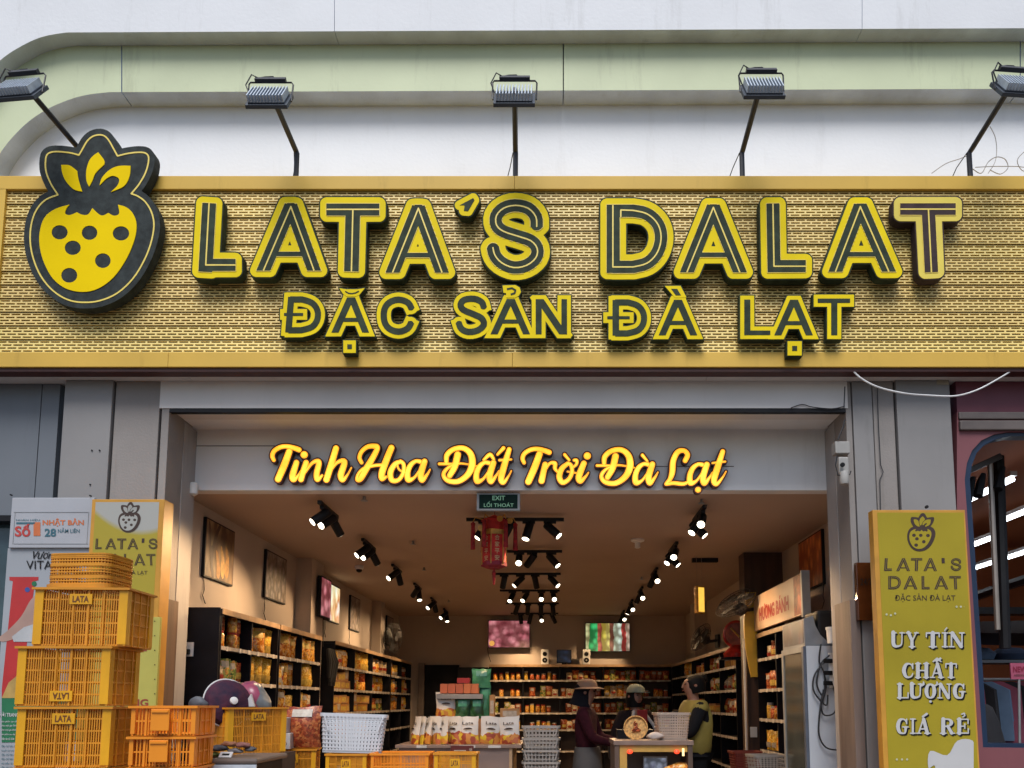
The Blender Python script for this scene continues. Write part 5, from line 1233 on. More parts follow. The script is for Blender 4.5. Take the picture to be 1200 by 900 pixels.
PRO = {
 'bag': [make_bag('snack_bag', .15, .24, .08, bag_fill, lab_y, 1), make_bag('snack_bag', .14, .22, .08, bag_yel, lab_w, 2, (.15, .4)), make_bag('snack_bag', .16, .25, .09, bag_fill, lab_w, 3, (.7, .92)), make_bag('snack_bag', .14, .21, .08, pale_fill, lid_r, 8, (.3, .5))],
 'bigbag': [make_bag('snack_bag', .24, .27, .12, bag_yel, lab_y, 4, (.1, .35)), make_bag('snack_bag', .22, .26, .11, bag_fill, lab_y, 5, (.6, .88))],
 'redbag': [make_bag('snack_bag', .13, .19, .07, bag_red, lab_w, 6), make_bag('snack_bag', .14, .2, .07, bag_red, lab_y, 7, (.2, .5)), make_bag('snack_bag', .13, .16, .07, pale_fill, lid_r, 9, (.2, .45)), make_bag('snack_bag', .13, .21, .06, green_fill, lab_w, 10)],
 'jar': [make_jar('snack_jar', .045, .15, bag_fill, lid_r), make_jar('snack_jar', .04, .17, bag_yel, lid_w), make_jar('snack_jar', .045, .13, bag_red, lid_w)],
 'box': [make_carton('snack_box', .16, .12, .12, kraft, lab_y), make_carton('snack_box', .11, .19, .09, kraft, lab_w), make_carton('snack_box', .14, .1, .12, mat('orange_box', (.55, .24, .05), .5, rnd=.1, var=.1), lab_y)],
}
PW = {'bag': .12, 'bigbag': .165, 'redbag': .105, 'jar': .098, 'box': .15}
used = {}
ORD2 = ['first', 'second', 'third', 'fourth', 'fifth', 'sixth', 'seventh', 'eighth', 'ninth', 'tenth', 'eleventh', 'twelfth']
CATN = {'bag': 'snack bag', 'bigbag': 'snack bag', 'redbag': 'snack bag', 'jar': 'jar', 'box': 'box'}
DESC = {'bag': 'fruit bag', 'bigbag': 'large fruit bag', 'redbag': 'small fruit bag', 'jar': 'snack jar', 'box': 'sweets carton'}
def put(kind, loc, rz, label, group):
    p = random.choice(PRO[kind]); rr = (random.uniform(-.06, .06), random.uniform(-.05, .05), rz + random.uniform(-.18, .18)) if kind != 'jar' else (0, 0, rz)
    sc_ = random.uniform(.92, 1.06)
    if id(p) not in used: used[id(p)] = 1; c = p; c.location = loc; c.rotation_euler = rr
    else: c = dup(p, loc, rr)
    c.scale = (sc_, sc_, sc_); tag(c, label, CATN[kind], group); return c
def fill(side, a0, a1, front, z, kind, where, stack=1, dens=1.0, rows=1):
    """side L: along Y facing +X; R: facing -X; B: along X facing the street"""
    g = f'{DESC[kind]}s {where}'.replace('boxs','boxes'); st = PW[kind] * random.uniform(1.0, 1.12); n = max(1, int((a1 - a0) / st)); gap = (a1 - a0) / n
    for i in range(n):
        if random.random() > dens: continue
        for k in range(stack if kind in ('box', 'jar') else 1):
            if i > 11 or n - 1 - i > 11: continue
            a = a0 + (i + .5) * gap + random.uniform(-.012, .012); zz = z + .002 + k * (.118 if kind == 'box' else .155)
            dp = random.uniform(.0, .04) + .10
            loc = {'L': (front - dp, a, zz), 'R': (front + dp, a, zz), 'B': (a, front + dp, zz)}[side]
            nth = ORD2[min(i if side != 'R' else n - 1 - i, 11)]
            put(kind, loc, {'L': R(62), 'R': R(-62), 'B': 0}[side], f"{nth} {['', 'upper '][k]}{DESC[kind]} {where}", g)
lvn = ['on top row', 'on second row', 'on third row', 'on fourth row']
bays = [(6.56, 7.18, 'of nearest left cabinet front bay', ['jar', 'redbag', 'bag', 'bigbag'], [.9, .85, 1, 1]),
        (7.22, 7.88, 'of nearest left cabinet rear bay', ['bigbag', 'bigbag', 'bag', 'bigbag'], [1, 1, 1, 1]),
        (7.97, 8.63, 'of second left cabinet front bay', ['bigbag', 'bag', 'bag', 'bigbag'], [1, 1, 1, 1]),
        (8.68, 9.33, 'of second left cabinet rear bay', ['bigbag', 'bigbag', 'bag', 'bag'], [1, 1, 1, 1]),
        (9.99, 10.95, 'of third left cabinet front bay', ['bag', 'box', 'box', 'bag'], [1, .9, 1, 1]),
        (11.0, 12.04, 'of third left cabinet middle bay', ['bigbag', 'jar', 'box', 'bag'], [1, .7, 1, 1]),
        (12.1, 13.36, 'of third left cabinet rear bay', ['bag', 'bag', 'redbag', 'bag'], [1, .8, .9, 1]),
        (13.5, 14.36, 'of last left cabinet front bay', ['bag', 'bag', 'bag', 'bag'], [1, 1, 1, 1]),
        (14.42, 15.3, 'of last left cabinet rear bay', ['redbag', 'bag', 'bag', 'bag'], [1, .9, 1, 1])]
random.seed(11)
for y0, y1, w_, ks, dn in bays:
    for j, (k, d_) in enumerate(zip(ks, dn)):
        if y0 > 12.0 and j == 3: continue
        fill('L', y0 + .01, y1 - .01, XF, LV[j], k, f'{lvn[j]} {w_}', stack=2 if (k in ('box', 'jar')) else 1, dens=d_)
bx = [xb0 + .03, xb0 + .66, xb0 + 1.40, xb0 + 2.28, xb0 + 2.98, 2.36]
bn = ['far left', 'second', 'middle', 'fourth', 'right']
bk = [['jar', 'jar', 'redbag'], ['jar', 'redbag', 'jar'], ['redbag', 'redbag', 'redbag'], ['redbag', 'bag', 'redbag'], ['redbag', 'jar', 'redbag']]
for i in range(5):
    for j in range(4):
        fill('B', bx[i] + .03, bx[i + 1] - .03, 15.42, LB[j], bk[i][j % 3], f'{lvn[j]} of back shelf {bn[i]} bay', dens=.88)
rb_ = [(10.05, 11.05), (11.15, 12.15), (12.25, 13.25), (13.35, 14.35)]
for i, (y0, y1) in enumerate(rb_):
    for j in range(3):
        fill('R', y0, y1, 2.38, LR[j], [['box', 'redbag', 'redbag'], ['redbag', 'redbag', 'box'], ['jar', 'bag', 'redbag'], ['bag', 'redbag', 'bag']][i][j], f'{lvn[j]} of far right cabinet {bn[i + 1]} bay', dens=.85)
for j, k in enumerate(['redbag', 'redbag', 'jar', 'bag']):
    fill('R', 7.5, 8.9, 2.38, [1.95, 1.60, 1.27, .92][j], k, f'{lvn[j]} of right cabinet beside fridge', dens=.9, stack=1)
for k in PRO:
    for p in PRO[k]:
        if id(p) not in used: 
            for ch in list(p.children): bpy.data.objects.remove(ch)
            bpy.data.objects.remove(p)

# things on top of the back shelf
ysp = 15.5; zsp = 2.216
def speaker(px, label):
    t = thing('loudspeaker', label, 'speaker', (at(px, 770, ysp).x, ysp, zsp), group='white speakers on the back shelf')
    MB().box(-.075, .075, -.08, .08, 0, .30).build('cabinet', white_pl, t, bevel=.01)
    for z, r in ((.085, .052), (.21, .045)):
        MB().tube([(0, -.084, z), (0, -.078, z)], r, 16).build('cone', ink_bl, t); 
    MB().tube([(0, -.086, .085), (0, -.084, .085)], .018, 10).build('dust_cap', grey_pl, t)
speaker(638.5, 'white two cone speaker on the back shelf left of the small monitor'); speaker(687, 'white two cone speaker on the back shelf right of the small monitor')
t = thing('small_monitor', 'small dark monitor between the two white speakers', 'monitor', (at(661, 770, ysp).x, ysp, zsp))
MB().box(-.15, .15, -.02, .02, .03, .30).build('case', black_m, t, bevel=.006); MB().box(-.135, .135, -.022, -.02, .045, .285).build('display', screen('blue_screen', [(.01, .012, .03), (.02, .04, .09), (.005, .01, .02)], 9, .4), t); MB().box(-.05, .05, -.04, .04, 0, .03).build('foot', black_m, t)
# red ornament on the right shelves, cream sign, fridge
c = atX(857, 790, 2.5)
t = thing('red_ornament', 'red round new year ornament standing on the far right shelf', 'ornament', (2.36, 9.86, 2.03), (0, 0, R(-35)))
rg = mat('glossy_red', (.42, .02, .015), .2, var=.3, scale=10)
MB().lathe([(.16, 0), (.17, .05), (.10, .12), (.05, .16)], 16).build('base', rg, t, smooth=True)
MB().ring((0, 0, .30), (1, 0, 0), (0, 0, 1), .16, .022, 28, 8).build('hoop', rg, t, smooth=True)
MB().tube([(0, -.01, .30), (0, .01, .30)], .145, 20).build('disc', mat('dull_red_glass', (.25, .03, .02), .25, var=.4, scale=12), t)
MB().tube([(-.06, -.02, .38), (.05, -.02, .26)], .012, 6).build('gold_motif', gold, t)
tag(MB().box(2.14, 2.6, 9.77, 9.98, 2.0, 2.028).build('bracket_shelf', black_m), 'small black bracket shelf carrying the red ornament', 'shelf')
cream = mat('cream_sign_face', (.68, .45, .28), .45, var=.06, scale=3)
t = thing('box_sign', 'cream box sign with red words on top of the right shelves', 'sign', (2.38, 8.1, EYE + .83)); O = tuple(t.location)
MB().box(2.36, 2.40, 7.22, 8.96, EYE + .83, EYE + 1.23).build('board', cream, t, O, bevel=.004)
MB().box(2.35, 2.43, 7.18, 7.22, EYE + .80, EYE + 1.25).build('end_board', grey_pl, t, O, bevel=.004)
q = MB(); text_on(q, 'HƯƠNG BÁNH', (2.36, 8.72, EYE + .92), (0, -1.1, 0), (0, 0, .19), .003, (-1, 0, 0), bold=.05); q.build('lettering', ink_red, t, O)
q = MB(); q.box(2.357, 2.36, 7.24, 7.45, EYE + .84, EYE + 1.22); q.build('red_print', mat('red_leaf_print', (.4, .08, .04), .5, var=.4, scale=12), t, O)
q = MB(); n_ = 9
pts = [(2.34, 8.98 + .10 * math.sin(PI * i / n_) , EYE + 1.22 - .95 * i / n_) for i in range(n_ + 1)]
vs = []
for i in range(n_ + 1):
    w0 = -.02 + .07 * math.sin(PI * (.15 + .85 * i / n_)); z = EYE + 1.3 - 1.0 * i / n_
    vs += [(2.30 - w0, 8.99, z), (2.40, 8.99, z), (2.40, 9.03, z), (2.30 - w0, 9.03, z)]
q.add(vs, [(i * 4 + k, i * 4 + (k + 1) % 4, i * 4 + 4 + (k + 1) % 4, i * 4 + 4 + k) for i in range(n_) for k in range(4)] + [(0, 1, 2, 3), (n_ * 4, n_ * 4 + 3, n_ * 4 + 2, n_ * 4 + 1)])
tag(q.build('curved_board', mat('bright_yellow_board', (.65, .42, .05), .4, var=.08)), 'tall curved yellow board at the far end of the cream box sign', 'board')
# fridge
xf, y0, y1 = 2.22, 6.72, 7.36
t = thing('drinks_fridge', 'tall glass door drinks fridge with white side standing inside the right jamb', 'fridge', (2.5, 7.0, 0)); O = tuple(t.location)
zf = at(960, 757, 6.72).z
fr_w = mat('fridge_white', (.50, .54, .60), .35, var=.03)
MB().box(xf, 2.73, y0, y0 + .03, .08, zf).build('side_panel', fr_w, t, O, bevel=.004); MB().box(xf + .03, 2.73, y0 + .031, y1, .08, zf).build('cabinet', mat('fridge_dark', (.06, .07, .08), .4), t, O, bevel=.004)
MB().box(xf - .028, xf - .002, y0, y0 + .05, .10, zf).build('door_frame', mat('fridge_blue_grey', (.10, .12, .16), .4), t, O, bevel=.003); MB().box(xf - .028, xf - .002, y1 - .05, y1, .10, zf).build('door_frame', grey_pl, t, O); MB().box(xf - .027, xf - .003, y0 + .051, y1 - .051, zf - .05, zf - .001).build('door_frame', grey_pl, t, O)
MB().box(xf - .018, xf - .010, y0 + .051, y1 - .051, .10, zf - .051).build('door_glass', mat('dark_door_glass', (.07, .08, .075), .12, var=.15, scale=4), t, O)
q = MB(); Yc = at(925, 720, 7.1)
zz0, zz1 = zf, zf + .27
prof = [(xf - .01, zz0), (xf - .01, zz1 - .03), (xf + .07, zz1), (xf + .09, zz1 - .09), (xf + .13, zz1 - .17), (xf + .20, zz0 + .03), (xf + .26, zz0)]
q.add([(x, y0 + .005, z) for x, z in prof] + [(x, y1, z) for x, z in prof], [tuple(range(7)), tuple(reversed(range(7, 14)))] + [(i, (i + 1) % 7, 7 + (i + 1) % 7, 7 + i) for i in range(7)])
hb = q.build('header_box', mat('header_grey', (.20, .22, .25), .4), t, O); MB().box(xf - .013, xf - .0105, y0 + .03, y1 - .03, zz0 + .03, zz1 - .04).build('header_picture', screen('header_print', [(.2, .15, .25), (.45, .4, .45), (.4, .08, .06), (.3, .3, .4)], 6, .25), hb, O)
t = thing('black_box', 'black speaker box on top of the fridge', 'box', (2.55, 6.8, zf)); O = (2.55, 6.8, zf)
MB().box(2.33, 2.66, 6.735, 7.1, zf + .03, zf + .32).build('case', black_m, t, O, bevel=.03); MB().box(2.45, 2.55, 6.85, 6.95, zf, zf + .03).build('foot', black_m, t, O)
tag(MB().lathe([(.045, 0), (.05, .12), (.056, .12), (.056, .14), (.045, .14)], 16, Matrix.Translation(at(976, 754, 6.6))).build('white_cup', white_pl, smooth=True), 'white cup shaped bin beside the black box on the fridge', 'cup')
t = thing('power_strip', 'white power strip with tangled black cables on the fridge side', 'power strip', at(975, 770, 6.70)); O = tuple(t.location)
q = MB(); pbox(q, 972, 765, 981, 806, 6.68, 6.715); q.build('strip', white_pl, t, O, bevel=.006)
for y_ in (772, 786, 798): q = MB(); pbox(q, 966, y_, 976, y_ + 5, 6.655, 6.685); q.build('plug', ink_bl, t, O, bevel=.005)
for pts in ([(962, 755), (960, 775), (966, 790), (966, 812), (962, 820)], [(972, 768), (962, 778), (957, 800), (963, 815), (965, 808)], [(968, 774), (955, 790), (953, 808), (962, 822)], [(975, 800), (980, 820), (978, 835), (966, 838), (962, 826), (966, 812)], [(964, 812), (960, 840), (960, 862), (968, 876), (982, 879)], [(966, 790), (968, 805), (964, 822), (969, 826), (970, 814)]):
    q = MB(); q.tube([at(x, y, 6.705 - .02) for x, y, _ in smooth_stroke([(a, b, 0) for a, b in pts], 4)], .0075, 6); q.build('cable', cable_m, t, O, smooth=True)
tag(MB().box(2.24, 2.26, 9.02, 9.045, .3, 2.2).build('cable_trunk', white_pl), 'thin white cable trunking on the right pier', 'trunking')
tag(MB().box(2.30, 2.38, 9.03, 9.045, 1.05, 1.17).build('wall_socket', white_pl, bevel=.004), 'white socket low on the right pier', 'socket')
# ============================================================ neighbours
ns = thing('clothes_shop_building', 'pink clothes shop to the right with blue arched window and lit orange interior', 'building', (5.0, YF, 0)); O = (5.0, YF, 0)
pinkp = mat('pink_wall_paint', (.19, .06, .07), .6, var=.06, scale=2, dirt=.25); pinkd = mat('deep_pink_fascia', (.13, .024, .04), .5, var=.06, scale=2)
blue_t = mat('blue_trim', (.006, .022, .06), .4, var=.1)
opn = [(1560, 506), (1182, 506), (1165, 509), (1150, 516), (1139, 528), (1133, 543), (1130.5, 562), (1136, 640), (1152, 876), (1560, 880)]
q = MB(); plate(q, [[(1121.5, 483), (1620, 483), (1620, 1250), (1121.5, 1250)], opn], YF, .16); q.build('front_wall', pinkp, ns, O)
X, Y = grid(1100, 480, 1600, 900, 3.0)
D = poly_sd(X, Y, [opn]); q = MB(); plate(q, [opn, [(a, b) for a, b in [(1560, 511), (1184, 511), (1168, 514.5), (1154, 521), (1144.5, 531), (1139, 545), (1136.5, 562), (1142, 640), (1157.5, 871), (1560, 875)]]], YF + .02, .10); q.build('window_trim', blue_t, ns, O)
q = MB(); q.box(at(1121.5, 470, YF).x, 9.5, YF + .005, YF + .2, at(1150, 482.5, YF).z, zt - .001); q.build('fascia', pinkd, ns, O)
q = MB(); q.box(at(1121.5, 470, YF).x, 9.5, YF - .03, YF + .004, at(1150, 505, YF).z, at(1150, 494, YF).z); q.build('shutter_rail', mat('grey_rail', (.13, .105, .095), .5), ns, O, bevel=.008)
q = MB(); q.box(at(1121.5, 470, YF).x, 9.5, YF - .02, YF + .004, at(1150, 492, YF).z, at(1150, 483.5, YF).z); q.build('shutter_rail', MATS['grey_rail'], ns, O, bevel=.01)
org = mat('orange_interior_wall', (.34, .09, .025), .7, var=.08, scale=1.5)
q = MB(); q.box(3.3, 9.6, 12.0, 12.1, 0, 3.9); q.build('inner_back_wall', org, ns, O)
q = MB(); q.box(9.5, 9.6, YF + .2, 12, 0, 3.9); q.build('inner_side_wall', org, ns, O)
q = MB(); q.box(XR + .16, 3.26, YF + .42, 12, 0, 3.9); q.build('inner_side_wall', org, ns, O)
q = MB(); q.box(3.27, 9.6, YF + .2, 12, 3.9, 4.0); q.build('inner_ceiling', org, ns, O)
q = MB(); q.box(3.27, 9.6, YF + .2, 12, -.05, .0); q.build('inner_floor', mat('dark_floor', (.05, .05, .055), .5), ns, O)
for z in (2.75,): q = MB(); q.box(3.4, 9.5, 11.2, 11.5, z, z + .10); q.build('ceiling_beam', mat('dark_blue_grey', (.03, .035, .045), .5), ns, O)
tube_e = mat('fluorescent_tube', (1, 1, 1), .4, emit=(.85, .93, 1.0), estr=6.0)
for i, (X_, y0, y1, z) in enumerate(((4.14, 6.72, 7.95, EYE + 2.0), (4.98, 6.9, 8.4, EYE + 2.0), (4.14, 8.35, 9.7, EYE + 2.0), (5.1, 8.7, 10.6, EYE + 1.9), (6.0, 9.3, 11.3, EYE + 1.9))):
    t = thing('tube_lamp', f"{['nearest left', 'nearest right', 'middle left', 'middle right', 'farthest'][i]} white fluorescent tube in the clothes shop", 'tube lamp', (X_, y0, z), group='fluorescent tubes in the clothes shop')
    MB().box(-.03, .03, 0, y1 - y0, .03, .07).build('fitting', white_pl, t); MB().tube([(0, .02, 0), (0, y1 - y0 - .02, 0)], .02, 8).build('tube', tube_e, t)
t = thing('lighting_stand', 'tall black and silver lighting stand with a cross bar in the clothes shop window', 'stand', (at(1165, 735, 6.3).x, 6.3, at(1165, 735, 6.3).z)); O2 = tuple(t.location)
q = MB(); q.tube([at(1160, 540, 6.3), at(1169, 738, 6.3)], .022, 8); q.build('silver_pole', mat('silver_pole', (.35, .30, .26), .35, metal=.6), t, O2, smooth=True)
q = MB(); q.tube([at(1170, 535, 6.4), at(1178, 760, 6.4)], .045, 8); q.build('black_pole', black_m, t, O2, smooth=True)
q = MB(); q.rbox(at(1150, 545, 6.3), (.36, .05, .05), (0, R(-25), 0)); q.build('cross_bar', mat('bar_grey', (.06, .05, .05), .4), t, O2, bevel=.005)
for x, y in ((1137, 570), (1149, 566), (1172, 558)): q = MB(); c = at(x, y, 6.3); q.tube([c + Vector((.03, 0, .08)), c, c + Vector((-.04, -.02, -.12))], [.02, .035, .04], 8); q.build('lamp_head', black_m, t, O2, smooth=True)
t = thing('ceiling_truss', 'dark ducts and trusses crossing under the tubes in the clothes shop', 'ceiling frame', (4.6, 8.0, 2.6)); O2 = (4.6, 8.0, 2.6)
for k, (a, b) in enumerate((((1139, 700, 8.2), (1260, 660, 6.8)), ((1140, 742, 8.2), (1260, 742, 6.8)))):
    q = MB(); q.tube([at(*a), at(*b)], [.05, .14][k], 6); q.build('duct', mat('dark_duct', (.03, .032, .036), .4), t, O2)
random.seed(5)
t = thing('garment_rack', 'rack of dark clothes behind the clothes shop window', 'clothes rack', (4.6, 7.6, 0)); O2 = (4.6, 7.6, 0)
q = MB(); q.tube([(3.7, 7.6, 1.68), (6.2, 7.6, 1.68)], .014, 8); q.build('rail', grey_pl, t, O2)
for X_ in (3.75, 6.1): q = MB(); q.tube([(X_, 7.6, 0), (X_, 7.6, 1.68)], .014, 8); q.build('upright', grey_pl, t, O2)
q = MB(); q.box(3.6, 6.3, 7.9, 8.3, 1.86, 1.89); q.build('top_shelf', mat('grey_shelf', (.25, .27, .3), .5), t, O2)
cl = [mat('navy_cloth', (.04, .06, .13), .85, rnd=.3), mat('black_cloth_b', (.02, .02, .025), .9), mat('maroon_cloth', (.25, .06, .10), .85), mat('denim_cloth', (.12, .19, .30), .85), mat('cream_cloth', (.55, .5, .46), .85)]
cn = ['navy', 'black', 'maroon', 'denim blue', 'cream']
garm = None
for i in range(22):
    X_ = 3.85 + i * .105; k = random.choice([0, 1, 1, 2, 3, 0, 4]) ; q = MB(); h = random.uniform(.55, .8)
    vs = []
    for j, (y, z) in enumerate(((-.20, -.10), (-.22, -h), (.22, -h), (.20, -.10), (.05, -.02), (-.05, -.02))): vs.append((-.018 - .01 * (j in (1, 2)), y, z))
    for j, (y, z) in enumerate(((-.20, -.10), (-.22, -h), (.22, -h), (.20, -.10), (.05, -.02), (-.05, -.02))): vs.append((.018 + .012 * (j in (1, 2)), y, z))
    q.add(vs, [(0, 1, 2, 3, 4, 5), (11, 10, 9, 8, 7, 6)] + [(a, (a + 1) % 6, 6 + (a + 1) % 6, 6 + a) for a in range(6)])
    o = q.build('garment', cl[k], None, bevel=.008); o.location = (X_, 7.6, 1.67); o.rotation_euler = (0, random.uniform(-.06, .06), random.uniform(.3, .9))
    tag(o, f'{cn[k]} garment {ORD2[min(i, 11)] if i < 12 else ORD2[21 - i] + " from the right"} on the clothes shop rack', 'garment', 'garments on the rack')
for i in range(7):
    q = MB(); q.lathe([(.02, 0), (.16, .01), (.19, .07), (.12, .13), (.03, .14)], 10); o = q.build('folded_bag', cl[[0, 1, 3, 0, 1, 3, 0][i]], None, smooth=True); o.location = (3.8 + i * .34, 8.1, 1.892); o.scale = (1.0, .8, 1); tag(o, f'dark lumpy bag, {ORD2[i]} on the shelf above the clothes rack', 'bag', 'bags above the clothes rack')
t = thing('new_sign', 'small pink NEW sign on a stand in the clothes shop', 'sign', at(1193, 796, 6.4), (0, 0, 0)); O2 = tuple(t.location)
q = MB(); pbox(q, 1184.5, 777, 1204, 796, 6.4, 6.415); q.build('card', mat('pink_card', (.36, .07, .13), .5), t, O2); q = MB(); text_px(q, 'NEW', 1187, 781, 1203, 788, 6.4, bold=.03); q.build('lettering', mat('dark_pink_ink', (.2, .005, .03), .5), t, O2)
q = MB(); text_px(q, 'ARRIVAL', 1188, 790, 1203, 793, 6.4, bold=.0); q.build('lettering', ink_br, t, O2)
q = MB(); q.tube([at(1194, 796, 6.41), at(1196, 960, 6.41)], .01, 6); q.build('post', grey_pl, t, O2)
tag(MB().lathe([(.16, 0), (.24, .06), (.26, .35), (.18, .75), (.11, .95), (.04, 1.0)], 12, Matrix.Translation(at(1158, 905, 6.9)) @ Matrix.Scale(.6, 4)).build('dark_mannequin_bust', cl[1], smooth=True), 'dark draped clothing dummy at the left of the clothes shop window', 'clothing dummy')

nl = thing('grey_building', 'blue grey clad neighbour wall left of the shop', 'building', (-5, YF, 0)); O = (-5, YF, 0)
for a, b in ((-420, 44.3), (45.2, 66)): q = MB(); q.box(at(a, 520, YF + .05).x, at(b, 520, YF + .05).x, YF + .05, YF + .3, at(20, 604, YF + .05).z, zt - .001); q.build('cladding_panel', bluegrey, nl, O, bevel=.003)
q = MB(); q.box(at(-420, 520, YF).x, at(66, 520, YF).x, YF + .03, YF + .3, at(20, 611, YF + .05).z, at(20, 605, YF + .05).z); q.build('window_head', black_m, nl, O)
q = MB(); q.box(at(-420, 520, YF).x, at(66, 520, YF).x, YF + .16, YF + .18, 0, at(20, 611, YF + .05).z); q.build('window_pane', mat('bluish_pane', (.05, .09, .11), .1, var=.4, scale=2), nl, O)
for x in (5, -90): q = MB(); q.box(at(x - 2, 700, YF).x, at(x + 2, 700, YF).x, YF + .10, YF + .17, 0, at(20, 611, YF + .05).z); q.build('window_mullion', mat('pale_frame', (.3, .36, .4), .4), nl, O)

# ============================================================ crates and baskets
cr_o = mat('amber_crate_plastic', (.70, .285, .016), .45, var=.14, scale=5, dirt=.5); cr_y = mat('yellow_corner_plastic', (.76, .37, .008), .45, var=.10, scale=5, dirt=.5)
cr_b = mat('bright_orange_plastic', (.78, .26, .014), .4, var=.05, scale=4); cr_d = mat('brown_print', (.16, .05, .01), .5)
def make_crate(name, W=.475, D=.29, H=.312, body=cr_o, corner=cr_y, text='LATA', flip=False, cw=.042, rails=5, pitch=.0125, slim=.0056, plate_at=.80):
    t = thing(name, '', 'crate'); hx, hy = W / 2, D / 2
    q = MB()
    for s in (-1, 1):
        for k in range(rails + 1):
            z = H * k / rails; e = .010 if k < rails else .016; zz = min(max(z, .008), H - .008)
            q.box(-hx, hx, s * (hy - .006) - e / 2 - .003 * s, s * (hy - .006) + e / 2 + .004 * s, zz - .004, zz + .004)
            q.box(s * (hx - .006) - e / 2, s * (hx - .006) + e / 2, -hy, hy, zz - .0042, zz + .0042)
        n = 5
        for k in range(1, n): x = -hx + cw + (W - 2 * cw) * k / n; q.box(x - .004, x + .004, s * hy - .012, s * hy + .012 * 0 + (.003 if s > 0 else .0), .004, H - .004) if s > 0 else q.box(x - .004, x + .004, -hy - .003, -hy + .012, .004, H - .004)
        for k in range(1, 4): y = -hy + D * k / 4; a, b = (hx - .012, hx + .003) if s > 0 else (-hx - .003, -hx + .012); q.box(a, b, y - .004, y + .004, .004, H - .004)
        x = -hx + cw + pitch
        while x < hx - cw: q.box(x - slim / 2, x + slim / 2, s * (hy - .005) - .0025, s * (hy - .005) + .0025, .006, H - .006); x += pitch
        y = -hy + .02 + pitch
        while y < hy - .02: q.box(s * (hx - .005) - .0025, s * (hx - .005) + .0025, y - slim / 2, y + slim / 2, .006, H - .006); y += pitch
    q.build('lattice_wall', body, t)
    MB().box(-hx + .004, hx - .004, -hy + .004, hy - .004, .002, .010).build('base', body, t)
    for sx in (-1, 1):
        for sy in (-1, 1):
            c = MB(); a, b = sorted((sx * (hx + .002), sx * (hx - cw))); y0, y1 = sorted((sy * (hy + .002), sy * (hy - .010))); c.box(a, b, y0, y1, .012, H - .010)
            a, b = sorted((sx * (hx + .0021), sx * (hx - .010))); y0, y1 = sorted((sy * (hy - .0101), sy * (hy - .040))); c.box(a, b, y0, y1, .012, H - .010); c.build('corner_panel', corner, t)
    r = MB(); e = .014
    for s in (-1, 1): r.box(-hx - e, hx + e, *sorted((s * (hy + e), s * (hy - .004))), H - .012, H); r.box(*sorted((s * (hx + e), s * (hx - .004))), -hy + .0041, hy - .0041, H - .0118, H - .0002)
    r.build('rim', body, t)
    if text:
        zc = H * plate_at; p = MB().box(-.058, .058, -hy - .008, -hy - .002, zc - .026, zc + .028).build('name_plate', corner, t)
        q = MB()
        if flip: text_on(q, text, (.042, -hy - .008, zc + .018), (-.084, 0, 0), (0, 0, -.034), .0015, (0, -1, 0), bold=.03)
        else: text_on(q, text, (-.042, -hy - .008, zc - .016), (.084, 0, 0), (0, 0, .034), .0015, (0, -1, 0), bold=.03)
        q.build('lettering', cr_d, p)
    return t
def per(W, D, r, n=5):      # rounded rectangle
    P = []
    for cx, cy, a0 in ((W / 2 - r, D / 2 - r, 0), (-W / 2 + r, D / 2 - r, 90), (-W / 2 + r, -D / 2 + r, 180), (W / 2 - r, -D / 2 + r, 270)):
        for k in range(n + 1): a = R(a0 + 90 * k / n); P.append((cx + r * math.cos(a), cy + r * math.sin(a)))
    return P
